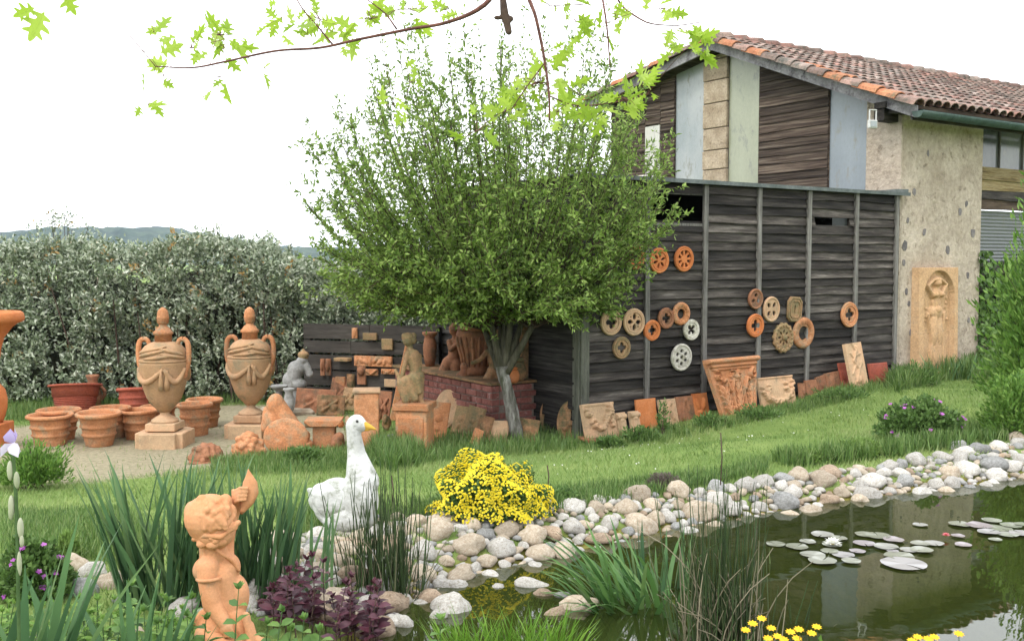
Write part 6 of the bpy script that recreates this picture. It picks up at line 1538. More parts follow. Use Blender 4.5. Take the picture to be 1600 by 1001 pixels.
# ---- hedge
hedge_m = leafm('hedge_leaf', [(.09, .125, .065), (.15, .195, .11), (.28, .33, .22), (.42, .46, .35), (.54, .56, .47), (.42, .26, .09)], [0, .3, .55, .75, .93, .975], trans=.15, rough=.42, spec=.5)
g = np.random.default_rng(41)
def hedge_front(x, z): return 13.35 + .28 * noise.noise(Vector((x * .8, z * .9, 1))) + .22 * noise.noise(Vector((x * 2.1, z * 2.1, 4))) + .12 * max(0, z - 1.2) ** 2
def hedge_top(x): return np.interp(x, [-9, -6.8, -6, -5.2, -4.4, -3.6, -3, -2.4, -1.5, 0, 2], [2.0, 1.97, 2.06, 1.88, 2.12, 2.02, 1.78, 1.70, 1.64, 1.6, 1.6]) + .16 * noise.noise(Vector((x * 3, 0, 7)))
nc = 7000; cx_ = g.uniform(-9.5, 1.2, nc); zt_ = np.array([hedge_top(x) for x in cx_]); cz = zt_ * g.random(nc) ** .85
cy_ = np.array([hedge_front(x, z) for x, z in zip(cx_, cz)]) + g.exponential(.12, nc) - .05 + np.where(g.random(nc) < .25, g.uniform(0, 1.2, nc), 0)
top = g.random(nc) < .22; cz[top] = zt_[top] - .12 + np.abs(g.normal(0, .10, int(top.sum()))); cy_[top] += g.uniform(0, 1.2, int(top.sum()))
lp = 17; C = np.repeat(np.column_stack([cx_, cy_, cz - .02]), lp, 0); n = len(C); dirc = np.repeat(nrm(np.column_stack([g.normal(0, .5, nc), -g.random(nc) * .9, .3 + g.random(nc)])), lp, 0)
t = np.tile(np.linspace(0, .2, lp), nc); P = C + dirc * t[:, None] + g.normal(0, .018, (n, 3)); rc = np.repeat(g.random(nc), lp)
isor = rc > .972
rnd = np.where(isor & (g.random(n) < .6), 1, np.clip(.85 * g.random(n) + .22 * (rc - .35), 0, .95))
hd = thing('hedge', 'tall dense hedge with silvery green leaves along the back of the yard', 'hedge', (-4, 13.8, 0))
V, F, A = leaves(P - np.array([-4, 13.8, 0]), dirc + g.normal(size=(n, 3)) * .7, .072 * g.uniform(.6, 1.2, n), .032, T4, N=nrm(g.normal(size=(n, 3)) * .6 + [0, -.7, .6]), rnd=rnd, g=g)
ob('foliage', fast('foliage', V, F, A), hedge_m, hd)
V, F = [], []; nxh, nzh = 90, 14  # lumpy backing sheet behind the leaves, dark colour standing in for inner shade
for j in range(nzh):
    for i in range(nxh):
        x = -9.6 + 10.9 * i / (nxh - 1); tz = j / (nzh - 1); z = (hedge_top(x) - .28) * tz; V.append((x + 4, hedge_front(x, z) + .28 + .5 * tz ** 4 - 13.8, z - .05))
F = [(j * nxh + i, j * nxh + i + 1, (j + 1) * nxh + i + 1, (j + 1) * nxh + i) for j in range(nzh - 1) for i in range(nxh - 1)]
me = bpy.data.meshes.new('shade_core'); me.from_pydata(V, [], F); ob('shade_core', smooth(me), solid('painted_hedge_shade', [(.014, .018, .009), (.03, .035, .018), (.06, .055, .03)], scale=8, bscale=30, bump=1, rand=0), hd)
A_ = np.column_stack([g.uniform(-5.4, 5, 90), g.uniform(-.5, .3, 90), np.full(90, 0.0)]); C_ = A_ + np.column_stack([g.normal(0, .3, 90), g.normal(0, .2, 90), g.uniform(.8, 1.9, 90)])
V, F, _ = rods(A_, (A_ + C_) / 2, C_, .02, .006); ob('stems', fast('stems', V, F), twig_m, hd)
# thin sapling showing above the hedge
sp = at(98, 372, 15.5); sap = thing('sapling', 'thin sparse sapling poking above the hedge at the left', 'sapling', sp * [1, 1, 0])
A_ = []; C_ = []
for i in range(11): A_.append((0, 0, .0)); a = g.normal(0, .22); C_.append((a + (i - 5) * .03, g.normal(0, .2), sp[2] + g.uniform(.1, .5)))
V, F, Pp = rods(A_, (np.array(A_) + C_) / 2 + [0, 0, .3], C_, .012, .003); ob('trunk', fast('trunk', V, F), twig_m, sap)
P = np.array(C_)[g.integers(0, 11, 260)] + g.normal(0, .07, (260, 3)) - [0, 0, .05]; V, F, A = leaves(P, g.normal(size=(260, 3)), .06, .03, T4); ob('crown', fast('crown', V, F, A), hedge_m, sap)

# ---- pollard willow
bp = G(805, 690); zW = depth(bp); kW = zW / FPX
will = thing('willow_tree', 'pollarded willow with a pale trunk and upright leafy shoots beside the shed', 'tree', bp)
def wp_(px, py, d=0): return at(px, py, zW + d) - bp
tp = catmull([wp_(816, 704), wp_(806, 670), wp_(796, 625), wp_(788, 590), wp_(786, 572)], 6)
V, F = tube(tp, [.085, .068, .062, .062, .075], 18)
V = [v + (v - tp[min(i // 18, len(tp) - 1)]) * .3 * noise.noise(Vector(v * 9)) for i, v in enumerate(V)]
ob('trunk', smooth(MB().add(V, F).mesh()), bark_m, will)
g = np.random.default_rng(51)
limbs = [(784, 578, 0, 766, 498, -.05), (785, 578, 0, 782, 490, .12), (787, 578, 0, 800, 488, -.08), (789, 580, 0, 818, 495, 0), (783, 580, 0, 756, 512, .14), (790, 582, 0, 834, 505, -.1), (786, 576, 0, 790, 485, .0)]
heads = []
for a in limbs:
    p0, p1 = wp_(a[0], a[1], a[2]), wp_(a[3], a[4], a[5]); ob('limb', smooth(MB().tube(catmull([p0, (p0 + p1) / 2 + [0, 0, -.01], p1], 4), [.05, .038, .028], 10).mesh()), limb_m, will); heads.append(p1)
heads = np.array(heads)
ns = 430
A_ = heads[g.integers(0, len(heads), ns)] + g.normal(0, .02, (ns, 3))
th = np.arccos(1 - g.random(ns) * 1.0) * 1.0; ph = g.uniform(0, 2 * PI, ns)          # angle from vertical up to horizontal
hc = wp_(766, 508)
# end points on the outline of the crown: broad below, tall shoots above
tz = g.random(ns)
zr = np.interp(th, [0, .5, .9, 1.25, 1.57], [3.35, 3.05, 2.05, .95, .14]) * g.uniform(.78, 1.04, ns)
rr = np.interp(th, [0, .4, .9, 1.25, 1.57], [.2, 1.15, 1.85, 1.85, 1.45]) * g.uniform(.8, 1.08, ns)
rr = rr * np.where((np.cos(ph) > .2) & (zr < 1.0), .9, 1)
C_ = hc + np.column_stack([np.cos(ph) * rr * 1.0, np.sin(ph) * rr * .85, zr])
C_[:, 2] += .25 * np.cos(ph) * 0
B_ = A_ + (C_ - A_) * np.array([.72, .72, .22]) + [0, 0, .12] 
V, F, PP_ = rods(A_, B_, C_, .0085, .0022, 4, 9)
ob('shoots', fast('shoots', V, F), twig_m, will)
# side twigs
Ps, Ds, base_i = [], [], []
S_ = PP_.shape[1]
m2 = 3900; si = g.integers(0, ns, m2); tt = g.uniform(.18, .97, m2) * (S_ - 1); i0 = tt.astype(int); fr2 = (tt - i0)[:, None]
a2 = PP_[si, i0] * (1 - fr2) + PP_[si, i0 + 1] * fr2; dr = nrm(PP_[si, i0 + 1] - PP_[si, i0]); out2 = nrm(dr * .6 + g.normal(size=(m2, 3)) * .55 + [0, 0, .12]); ln = g.uniform(.12, .42, m2) * np.interp(a2[:, 2], [0, 1.6, 2.6, 4], [1.15, 1.12, 1.0, .5])
c2 = a2 + out2 * ln[:, None]
lowv = hc[2] - .02 + np.array([.22 * noise.noise(Vector((q[0] * 1.6, q[1] * 1.6, 3))) for q in c2]); c2[:, 2] = np.maximum(c2[:, 2], lowv + .1 * g.random(m2))
V, F, P2_ = rods(a2, (a2 + c2) / 2 + [0, 0, .02], c2, .0035, .0015, 3, 3); ob('twigs', fast('twigs', V, F), twig_m, will)
def along(PPx, per_m, t0=0.0):
    seg = np.linalg.norm(np.diff(PPx, axis=1), axis=2).sum(1); out_p, out_d = [], []
    for k in range(len(PPx)):
        m_ = max(1, int(seg[k] * per_m * g.uniform(.7, 1.2))); t_ = (t0 + (1 - t0) * g.random(m_)) * (PPx.shape[1] - 1.001); i_ = t_.astype(int); f_ = (t_ - i_)[:, None]
        out_p.append(PPx[k, i_] * (1 - f_) + PPx[k, i_ + 1] * f_); out_d.append(nrm(PPx[k, i_ + 1] - PPx[k, i_]))
    return np.concatenate(out_p), np.concatenate(out_d)
P1, D1 = along(PP_, 64, .14); P2w, D2 = along(P2_, 58, .05)
thin = g.random(len(P1)) < np.interp(P1[:, 2], [0, 1.9, 2.6, 4.5], [1, 1, .95, .75]); P1, D1 = P1[thin], D1[thin]
Pw = np.concatenate([P1, P2w]); Dw = nrm(np.concatenate([D1, D2]) * .55 + g.normal(size=(len(Pw), 3)) * .6 + [0, 0, .0])
# droop for the lower skirt
willow_leaf = leafm('willow_leaf', [(.09, .16, .035), (.16, .255, .05), (.235, .35, .075), (.34, .45, .13)], trans=.4, rough=.5)
V, F, A = leaves(Pw + Dw * .004, Dw, .062 * g.uniform(.6, 1.2, len(Pw)), .023 * g.uniform(.8, 1.2, len(Pw)), T4, g=g); ob('crown', fast('crown', V, F, A), willow_leaf, will)
print('willow leaves', len(Pw))

# ---- oak branch overhead, from a tree standing beside the photographer
oak_leaf_m = leafm('oak_leaf', [(.26, .40, .04), (.36, .52, .06), (.46, .60, .12)], trans=.55, rough=.45, obj=True)
half = [(0, 0), (.05, .1), (.24, .14), (.30, .20), (.10, .27), (.13, .34), (.34, .42), (.44, .52), (.38, .54), (.16, .54), (.16, .62), (.30, .74), (.32, .82), (.12, .78), (.10, .88), (.05, 1.0), (0, 1.03)]
V = [(x, y, .18 * x - .12 * y * y) for x, y in half] + [(-x, y * .99, .18 * x - .12 * y * y) for x, y in half[1:-1]]
nh = len(half); lf_ = bpy.data.meshes.new('oak_leaf'); lf_.from_pydata(V, [], [tuple(range(nh)), tuple([nh - 1] + list(range(2 * nh - 3, nh - 1, -1)) + [0])]); lf_.materials.append(oak_leaf_m)
oakb = np.array([2.1, -1.6, .5]); oak = thing('oak_tree', 'oak whose reddish twigs with fresh yellow green leaves hang across the top of the picture', 'tree', oakb)
zO = 4.2
def op(px, py, z=zO): return at(px, py, z) - oakb
trunk = catmull([(0, 0, -.1), (.05, .05, 1.5), (0, .1, 3.2), (-.2, .5, 4.6)], 6); ob('trunk', smooth(MB().tube(trunk, [.24, .2, .17, .12], 14).mesh()), bark_m, oak)
br = [([(-.0, .1, 3.1), op(1000, -260, 3.0), op(800, -50), op(757, 8), op(700, 35), op(640, 46), op(560, 62), op(500, 75), op(430, 80), op(350, 97), op(300, 106), op(243, 104)], [.06, .025, .011, .0075, .0065, .0055, .0048, .004, .0025]),
      ([op(900, -140, 3.6), op(826, -30, 4.4), op(838, 30, 4.4), op(850, 90, 4.4), op(858, 150, 4.4), op(858, 188, 4.4)], [.02, .008, .006, .004]),
      ([op(900, -140, 3.6), op(935, -30, 4.6), op(945, 20, 4.6), op(950, 60, 4.6), op(953, 105, 4.6)], [.015, .005, .004, .003]),
      ([op(1000, -260, 3.0), op(960, -20, 4.8), op(1000, 30, 4.8), op(1050, 40, 4.8), op(1095, 35, 4.8)], [.02, .005, .003, .002]),
      ([op(243, 104), op(215, 70), op(190, 40), op(165, 0), op(150, -60)], [.002, .0015, .001]),
      ([op(520, 70), op(495, 40), op(470, 10), op(450, -30)], [.004, .003, .002]), ([op(620, 46), op(600, 20), op(560, -10)], [.004, .002]),
      ([op(858, 150, 4.4), op(900, 165, 4.5), op(960, 160, 4.6), op(1010, 150, 4.7)], [.003, .002]), ([op(850, 100, 4.4), op(820, 140, 4.4), op(800, 170, 4.4)], [.003, .002]),
      ([op(1000, -260, 3.0), op(300, -200, 3.2), op(80, -40, 3.4), op(60, -10, 3.4)], [.03, .006, .003])]
for pts, rad in br: ob('branch', smooth(MB().tube(catmull(pts, 5), rad, 7).mesh()), oakbark, oak)
ob('dead_leaf', blob([('c', op(785, -10), op(788, 20), .012, .018), ('c', op(788, 20), op(795, 50), .018, .014), ('e', op(778, 28), (.018, .008, .01)), ('e', op(797, 30), (.015, .01, .014))], .004, 2), twig_m, oak)
lc = [(255, 120, 20, 14, 4), (232, 165, 14, 12, 4), (340, 55, 34, 14, 9), (300, 75, 34, 20, 9), (240, 50, 16, 14, 4), (350, 75, 18, 14, 5), (415, 108, 8, 6, 2), (340, 120, 12, 10, 3), (440, 30, 24, 20, 7), (500, 30, 34, 24, 12), (545, 65, 14, 10, 4), (580, 30, 40, 22, 12), (480, 55, 20, 14, 5), (640, 15, 30, 14, 8), (700, 15, 30, 14, 6), (640, 130, 14, 40, 5), (615, 165, 14, 12, 3),
      (840, 130, 50, 40, 22), (810, 160, 24, 20, 8), (790, 175, 20, 18, 8), (930, 175, 36, 16, 14), (980, 155, 30, 18, 14), (1000, 130, 16, 24, 8), (880, 90, 24, 24, 6), (870, 175, 22, 14, 6), (745, 205, 14, 14, 4), (1050, 70, 18, 12, 5), (1090, 60, 18, 16, 7), (1100, 85, 12, 14, 5), (1030, 15, 22, 12, 4), (950, 60, 22, 22, 4), (960, 20, 40, 16, 5), (860, 10, 60, 12, 6), (900, 35, 30, 16, 4), (1060, 45, 24, 10, 3)]
random.seed(5); nl = 0
lfs = [lf_]
for q in range(3):
    m2_ = lf_.copy(); gq = random.Random(q)
    for v in m2_.vertices: v.co.z += (-.35, .3, -.2)[q] * v.co.y ** 2 + (.25, -.2, .35)[q] * v.co.x * v.co.y; v.co.x *= (.8, 1.0, .65)[q]
    m2_.update(); lfs.append(m2_)
brp = np.array([p for pts, rad in br for p in catmull(pts, 5)]); tA, tB, tC = [], [], []
for cx, cy, sx, sy, n in lc:
    n = n if cy < 100 and cx < 500 else n; zc = random.uniform(4.3, 4.7); cc = at(cx, cy, zc) - oakb; nb = brp[np.argmin(np.linalg.norm(brp - cc, axis=1))]
    tA.append(nb); tB.append((nb + cc) / 2 + np.array([0, 0, .03])); tC.append(cc)
    for _ in range(n):
        z = zc + random.uniform(-.2, .2); p = at(random.gauss(cx, sx * .6), random.gauss(cy, sy * .6), z) - oakb
        s = random.uniform(.055, .115)
        o = ob('oak_leaf', random.choice(lfs), None, oak, loc=p, scale=(s, s, s)); nl += 1
        o.rotation_euler = (Matrix.Rotation(random.uniform(-1.2, 1.2), 3, 'Z') @ Matrix.Rotation(PI / 2 + random.uniform(-1.1, 1.1), 3, 'X') @ Matrix.Rotation(random.uniform(0, 6.28), 3, 'Z')).to_euler()
        tA.append(cc); tB.append((cc + p) / 2 + np.array([random.gauss(0, .01), 0, .012])); tC.append(p)
V, F, _ = rods(tA, tB, tC, .0016, .0009, 4, 4); ob('leaf_stalks', fast('leaf_stalks', V, F), oakbark, oak, kind='stuff')
for (px, py, s, a) in [(70, 36, .115, 2.6), (75, 8, .1, .8), (55, 30, .08, 2.0), (108, -4, .09, -1.6), (140, -2, .08, -1.2), (98, 6, .08, 3.6), (0, 4, .06, 1)]:
    o = ob('oak_leaf', lf_, None, oak, loc=at(px, py - 18, 3.4) - oakb, scale=(s, s, s)); o.rotation_euler = (Matrix.Rotation(.2, 3, 'Z') @ Matrix.Rotation(PI / 2 + .2, 3, 'X') @ Matrix.Rotation(a, 3, 'Z')).to_euler(); nl += 1
print('oak leaves', nl)

# ---- water lilies
pad_m = leafm('lily_pad', [(.16, .17, .12), (.24, .25, .20), (.30, .29, .29), (.26, .22, .23)], trans=0, rough=.22, spec=.9, obj=True)
def pad_mesh(seed):
    g = random.Random(seed); n = 22; V = [(0, 0, 0)]; 
    for i in range(n + 1):
        a = .07 + (2 * PI - .14) * i / n; r = 1 + .03 * math.sin(5 * a + seed); V.append((r * math.cos(a), r * math.sin(a), .025 + .05 * max(0, math.sin(2 * a + seed * 2)) ** 3))
    me = bpy.data.meshes.new('pad'); me.from_pydata(V, [], [(0, i, i + 1) for i in range(1, n + 1)]); me.materials.append(pad_m); return me
pads = [pad_mesh(i) for i in range(4)]
PL = [(1212, 849, 26), (1245, 853, 30), (1262, 845, 22), (1285, 834, 30), (1300, 850, 26), (1318, 866, 30), (1340, 860, 22), (1270, 866, 34), (1285, 875, 38), (1330, 875, 26), (1350, 848, 30), (1352, 834, 28), (1372, 836, 34), (1385, 853, 32), (1396, 842, 28), (1405, 868, 40), (1412, 880, 60), (1420, 858, 24), (1438, 848, 26), (1440, 858, 30), (1460, 848, 26), (1395, 860, 16), (1296, 860, 24), (1310, 840, 24)]
PR = [(1438, 819, 20), (1500, 818, 30), (1530, 820, 34), (1550, 812, 26), (1545, 830, 30), (1562, 825, 34), (1580, 820, 28), (1575, 834, 28), (1595, 832, 30), (1597, 818, 20), (1555, 842, 18), (1505, 850, 22), (1497, 836, 18), (1548, 811, 20)]
for lst, lab, gp_ in ((PL, 'round lily pad afloat in the large group round the white water lily', 'lily pads floating on the pond'), (PR, 'round lily pad afloat in the right group near the pink water lily', 'lily pads floating on the pond')):
    for i, (px, py, w) in enumerate(lst):
        cxx, cyy, tgt = (1301, 852, 'the white water lily') if lst is PL else (1548, 824, 'the middle of the right pad group')
        lab = f"{'large' if w > 33 else 'middle sized' if w > 25 else 'small'} lily pad {'far ' if abs(px - cxx) > 60 else ''}{'left' if px < cxx else 'right'} of {tgt}, {'in front' if py > cyy + 8 else 'behind' if py < cyy - 8 else 'level with it'}"
        p = level(px, py, WATER + .006 + .0012 * (i % 5)); r = w / 2 * mpp(p) * 1.15
        ob('lily_pad', pads[i % 4], None, loc=p, rot=(R(random.uniform(-1, 1)), R(random.uniform(-1, 1)), random.uniform(0, 6)), scale=(r, r, r), label=lab, cat='lily pad', group=gp_)
def lily(px, py, w, mat, lab):
    p = level(px, py, WATER + .012); k = mpp(p); r = w / 2 * k; root = thing('water_lily', lab, 'water lily', p)
    for ring, (n, lift, l_) in enumerate([(9, .35, 1.0), (8, .75, .95), (6, 1.15, .8)]):
        for i in range(n):
            a = 2 * PI * i / n + ring * .3; D = np.array([[math.cos(a) * math.cos(lift), math.sin(a) * math.cos(lift), math.sin(lift)]])
            V, F, A = leaves(np.zeros((1, 3)) + [0, 0, .004], D, r * l_ * 1.15, r * .42, T6, N=np.array([[-math.cos(a) * .5, -math.sin(a) * .5, 1.0]])); ob('petal', fast('petal', V, F, A, sm=True), mat, root)
    ob('stamens', smooth(MB().add(*ellipsoid((0, 0, r * .3), (r * .2, r * .2, r * .22), n=10, m=6)).mesh()), yellow_m, root)
lily(1301, 852, 28, leafm('white_petal', [(.75, .75, .7), (.82, .82, .76)], trans=.15), 'white water lily flower open among the large group of pads')
lily(1478, 838, 13, leafm('pink_petal', [(.62, .14, .17), (.7, .22, .24)], trans=.15), 'small pink water lily bud left of the right pads')

# ---- reeds, irises and the plants on the near bank
rush_m = leafm('rush_stem', [(.02, .035, .012), (.035, .06, .02), (.05, .09, .03), (.16, .14, .09), (.3, .26, .18)], [0, .35, .7, .86, 1], trans=0, rough=.6)
def rushes(lab, x0, x1, ybase, ytop, n, seed, zoff=0, broken=.15, name='rushes'):
    g = np.random.default_rng(seed); p0 = level((x0 + x1) / 2, ybase, WATER - .1); k = depth(p0) / FPX; H = (ybase - ytop) * k
    root = thing(name, lab, 'rushes', p0); hw = (x1 - x0) / 2 * k
    A_ = np.column_stack([g.normal(0, hw * .5, n).clip(-hw, hw), g.normal(0, hw * .3, n), np.full(n, -.05)])
    h = H * np.clip(g.beta(3, 2.2, n) * 1.05, .2, 1); C_ = A_ + np.column_stack([g.normal(0, .05, n), g.normal(0, .06, n), h]); B_ = (A_ + C_) / 2 + g.normal(0, .012, (n, 3)); rnd = g.random(n) * .8
    br_ = g.random(n) < broken; m_ = int(br_.sum()); h2 = np.maximum(h[br_], .2); C_[br_] = A_[br_] + np.column_stack([g.normal(0, .10, m_), g.normal(0, .07, m_), h2 * .7]); rnd[br_] = .8 + .2 * g.random(m_)
    V, F, _ = rods(A_, B_, C_, .0038, .0015, 4, 5); ob('stems', fast('stems', V, F, np.repeat(rnd, 4 * 6)), rush_m, root, kind=None)
    return root
rushes('dense clump of dark thin rushes in the water below the goose', 545, 655, 968, 700, 260, 61)
rushes('tall clump of dark rushes with bent dry stems in the middle of the pond edge', 1062, 1195, 1040, 700, 300, 62, broken=.3)
rushes('few thin green rush stems standing in open water right of the tall clump', 1195, 1260, 1010, 860, 16, 63, broken=0)
def blade_clump(name, lab, x0, x1, ybase, L, n, W, mat, z=None, seed=1, lean=(.05, .3), bend=(.1, .4), az_bias=None, zb=None, S=6, cat='plant', fan=True, spread=.3):
    g = np.random.default_rng(seed)
    p0 = G((x0 + x1) / 2, ybase) if z is None else at((x0 + x1) / 2, ybase, z)
    if z is not None: p0 = p0.copy(); p0[2] = hz(p0[0], p0[1]) if zb is None else zb
    k = depth(p0) / FPX; hw = (x1 - x0) / 2 * k; root = thing(name, lab, cat, p0)
    A_ = np.column_stack([g.uniform(-hw, hw, n), g.uniform(-hw, hw, n) * spread, np.full(n, -.02)])
    az = np.where(A_[:, 0] / hw * .5 + g.normal(0, .5, n) > 0, 0, PI) + g.normal(0, .5, n)
    if az_bias is not None: az = g.normal(az_bias[0], az_bias[1], n)
    V, F, A = blades(A_, az, L * g.uniform(.6, 1.08, n), W * g.uniform(.75, 1.2, n), g.uniform(*lean, n), g.uniform(*bend, n), S, g=g, twist=.45); ob('leaves', fast('leaves', V, F, A), mat, root); return root
blade_clump('iris_clump', 'large clump of upright iris leaves behind the cherub, left part', 195, 330, 948, .64, 120, .025, iris_leaf, seed=71, lean=(.02, .38), bend=(0, .35))
blade_clump('iris_clump', 'clump of iris leaves right behind the cherub towards the goose', 335, 455, 930, .58, 110, .023, iris_leaf, seed=72, lean=(.0, .28), bend=(0, .3))
blade_clump('iris_clump', 'small iris clump left of the goose beside the purple leaves', 455, 520, 925, .42, 16, .02, iris_leaf, seed=73, lean=(.0, .25), bend=(0, .3))
blade_clump('iris_clump', 'broad iris leaves in the lower left corner', -60, 55, 1040, .74, 40, .036, iris_leaf, z=2.75, seed=74, lean=(.05, .5), bend=(0, .4))
blade_clump('iris_clump', 'pale green iris leaves at the lower edge left of the cherub', 60, 250, 1060, .52, 52, .034, leafm('pale_iris_blade', [(.07, .15, .06), (.1, .2, .08), (.15, .27, .11)], trans=.35), z=2.9, seed=75, lean=(.0, .45), bend=(0, .35))
blade_clump('daylily_clump', 'clump of arching strap leaves in the pond by the tall rushes', 950, 1055, 1030, .66, 110, .024, leafm('daylily_blade', [(.05, .12, .035), (.075, .17, .045), (.11, .23, .06), (.17, .28, .09)], trans=.3, rough=.45), seed=76, lean=(.05, .6), bend=(.6, 1.7), az_bias=(PI, .9), S=9)
blade_clump('iris_clump', 'upright water iris leaves between the arching leaves and the rushes', 1000, 1068, 1020, .6, 34, .026, iris_leaf, seed=77, lean=(.0, .16), bend=(0, .2))
blade_clump('bright_grass', 'bright yellow green grass tuft at the lower edge by the shallow water', 700, 890, 1062, .27, 420, .008, bright_leaf, seed=78, lean=(.0, .5), bend=(.1, .8), S=4, cat='grass')
blade_clump('iris_clump', 'broad green blades at the foot of the stone pier', 1455, 1525, 594, .42, 60, .018, iris_leaf, seed=79, lean=(.1, .5), bend=(.1, .5))
blade_clump('water_iris', 'few thin upright leaves at the right of the tall rushes', 1190, 1215, 1010, .5, 8, .012, tall_leaf, seed=80, lean=(0, .08), bend=(0, .1))
# purple leaved plants
purp = leafm('purple_leaf', [(.035, .012, .018), (.06, .018, .03), (.10, .03, .045), (.13, .07, .09)], trans=.15, rough=.45)
def leafy_stems(name, lab, pts, L, W, mat, stemm, seed=1, pairs=7, cat='plant', droop=0.0, T=T6):
    """pts: list of (px, ytop, ybase, depth)"""
    g = np.random.default_rng(seed); px0, _, yb0, z0 = pts[0]; base = at(px0, yb0, z0); base[2] = hz(base[0], base[1]); root = thing(name, lab, cat, base); Ps, Ds, Ls = [], [], []; A_, B_, C_ = [], [], []
    for px, yt, yb, z in pts:
        a = at(px + g.normal(0, 6), yb, z); a[2] = hz(a[0], a[1]) - .01; c = at(px, yt, z); A_.append(a - base); C_.append(c - base); B_.append((a + c) / 2 - base + g.normal(0, .015, 3)); Hh = c[2] - a[2]
        ang = g.random() * 3
        for j in range(pairs):
            t = 1 - (j / pairs) * .8; q = a * (1 - t) + c * t - base; s = L * (.45 + .75 * min(1, (1 - t) * 3 + .15))
            for o_ in (0, PI):
                aa = ang + o_ + j * PI / 2; el = 1.0 if j == 0 else .35 - droop; D = [math.cos(aa) * math.cos(el), math.sin(aa) * math.cos(el), math.sin(el)]; Ps.append(q); Ds.append(D); Ls.append(s)
        for _ in range(4): Ps.append(c - base); Ds.append(nrm(g.normal(size=3) * .45 + [0, 0, 1])); Ls.append(L * .6)
    V, F, _ = rods(A_, B_, C_, .003, .0015, 5, 4); ob('stems', fast('stems', V, F), stemm, root, kind='stuff')
    Ls = np.array(Ls); V, F, A = leaves(np.array(Ps), np.array(Ds), Ls, Ls * W / L, T, N=nrm(np.random.default_rng(seed).normal(size=(len(Ps), 3)) * .35 + [0, -.25, 1]), g=g); ob('leaves', fast('leaves', V, F, A), mat, root); return root
g = np.random.default_rng(81)
pts = [(g.uniform(398, 596), 0, 1010, g.uniform(3.75, 4.15)) for _ in range(36)]; pts = [(x, 868 + abs(x - 490) * .45 + g.uniform(0, 70), yb, z) for x, _, yb, z in pts]
leafy_stems('purple_loosestrife', 'dark purple leaved plants right of the cherub', pts, .05, .026, purp, twig_m, 82, 6)
leafy_stems('mint_plant', 'fresh green opposite leaved stems in front of the cherub', [(373, 920, 1060, 3.3), (322, 968, 1060, 3.3), (205, 915, 1060, 3.2), (225, 955, 1060, 3.2), (262, 940, 1060, 3.2), (245, 975, 1060, 3.2), (292, 962, 1060, 3.25), (300, 935, 1060, 3.3), (190, 965, 1060, 3.2)], .05, .03, leafm('mint_leaf', [(.07, .15, .04), (.11, .21, .05), (.16, .27, .06)], trans=.3), stem_g, 83, 5)
leafy_stems('mint_plant', 'fresh green opposite leaved stems among the purple leaves', [(441, 955, 1060, 3.4), (475, 968, 1060, 3.4), (418, 975, 1060, 3.4), (500, 985, 1060, 3.4), (455, 985, 1060, 3.4), (688, 968, 1060, 3.3)], .05, .03, bpy.data.materials['mint_leaf'], stem_g, 84, 4)
g = np.random.default_rng(85); pts = [(g.uniform(-10, 300), g.uniform(930, 985), 1070, g.uniform(3.2, 3.7)) for _ in range(60)]
leafy_stems('ground_cover', 'low leafy ground cover between the iris leaves at the lower left', pts, .04, .018, leaf_lush, stem_g, 86, 6)
# tall bearded iris bloom at the left edge
zi = 2.55; b_ = at(28, 1060, zi); b_[2] = hz(b_[0], b_[1]); ir = thing('iris_flower', 'tall bearded iris with a mauve and white bloom at the left edge', 'iris', b_)
def ip(px, py, d=0): return at(px, py, zi + d) - b_
ob('stem', smooth(MB().tube(catmull([(0, 0, 0), ip(28, 900), ip(26, 800), ip(20, 700)], 6), .0045, 7).mesh()), stem_g, ir)
for px, py, rr_, h in [(16, 735, 5, 16), (26, 750, 4.5, 14), (18, 790, 5, 17), (32, 825, 5, 17), (17, 800, 4, 12), (34, 845, 3.5, 10), (30, 880, 4, 20)]:
    k = zi / FPX; ob('bud', smooth(MB().add(*ellipsoid(ip(px, py), (rr_ * k, rr_ * k, h * k), n=10, m=8)).mesh()), leafm('iris_bud', [(.35, .38, .25), (.45, .46, .34)], trans=.2, obj=True) if 'iris_bud' not in bpy.data.materials else bpy.data.materials['iris_bud'], ir)
pm = leafm('iris_petal', [(.42, .32, .62), (.68, .62, .76), (.78, .77, .78)], trans=.35); k = zi / FPX
for i in range(3):
    a = 2 * PI * i / 3 + .4
    for el, L_, W_, up_ in ((1.15, 20, 22, 0), (-.75, 24, 19, 0)):
        D = np.array([[math.cos(a + (0 if el > 0 else .9)) * math.cos(el), math.sin(a + (0 if el > 0 else .9)) * math.cos(el), math.sin(el)]])
        V, F, A = leaves(ip(19, 692)[None], D, L_ * k * 1.1, W_ * k, T6, N=np.array([[math.cos(a), math.sin(a), .8]]), rnd=np.array([.12 if el > 0 else .45])); ob('petal', fast('petal', V, F, A, sm=True), pm, ir)
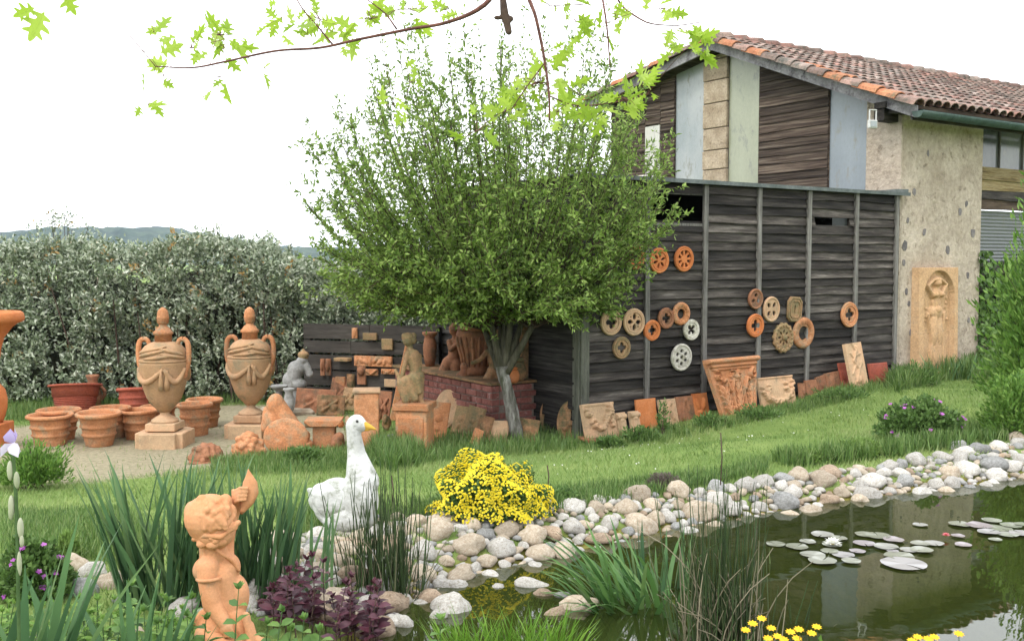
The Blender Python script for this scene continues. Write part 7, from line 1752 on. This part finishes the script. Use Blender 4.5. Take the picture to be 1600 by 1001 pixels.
# yellow marsh flowers at the lower edge
def daisy_clump(lab, spots, seed):
    g = np.random.default_rng(seed); z = 3.35; base = at(spots[0][0], 1080, z); base[2] = hz(base[0], base[1]); root = thing('yellow_flowers', lab, 'flowers', base); A_, C_ = [], []
    for px, py in spots:
        c = at(px, py, z + g.uniform(-.1, .1)); a = at(px + g.normal(0, 15), 1080, z); a[2] = hz(a[0], a[1]); A_.append(a - base); C_.append(c - base)
    A_, C_ = np.array(A_), np.array(C_); V, F, _ = rods(A_, (A_ + C_) / 2 + g.normal(0, .01, A_.shape), C_, .002, .0015); ob('stems', fast('stems', V, F), stem_g, root, kind='stuff'); parts = []
    for c in C_:
        n = 9; a = np.arange(n) * 2 * PI / n; D = np.column_stack([np.cos(a), np.sin(a) * .8, .25 + .3 * np.sin(a)]); parts.append(leaves(np.tile(c, (n, 1)), D, .019, .012, T4, N=np.tile([0, -.4, 1.0], (n, 1)), g=g))
    V, F, A = join(parts); ob('petals', fast('petals', V, F, A), leafm('marsh_petal', [(.75, .42, .01), (.8, .55, .02)], trans=.2) if 'marsh_petal' not in bpy.data.materials else bpy.data.materials['marsh_petal'], root, kind='stuff')
    P = np.tile(A_, (16, 1)) * .4 + np.tile(C_, (16, 1)) * .6 + g.normal(0, .03, (len(A_) * 16, 3)); V, F, A = leaves(P, g.normal(size=(len(P), 3)) + [0, 0, .6], .04, .018, T4, g=g); ob('leaves', fast('leaves', V, F, A), leaf_lush, root)
daisy_clump('bunch of yellow orange flowers at the lower edge right of the tall rushes', [(1176, 975), (1190, 967), (1205, 982), (1215, 995), (1235, 988), (1248, 984), (1276, 980), (1268, 990), (1245, 998), (1165, 985), (1200, 998), (1225, 1000)], 91)
daisy_clump('few yellow flowers at the lower edge far right', [(1434, 996), (1450, 999), (1498, 991), (1425, 1002), (1460, 996)], 92)

# ---- hazy air
hb_ = MB().box(-2600, 2600, -2600, 2600, -3.5, 40).mesh()
m = bpy.data.materials.new('haze'); m.use_nodes = True; nt = m.node_tree; nt.nodes.clear()
o_ = node(nt, 'ShaderNodeOutputMaterial'); v_ = node(nt, 'ShaderNodeVolumePrincipled'); v_.inputs['Color'].default_value = (.6, .76, 1, 1); v_.inputs['Density'].default_value = .0002; v_.inputs['Anisotropy'].default_value = 0.0
nt.links.new(v_.outputs[0], o_.inputs['Volume'])
ob('haze', hb_, m, kind='stuff', label='pale haze in the air over the valley', cat='haze')
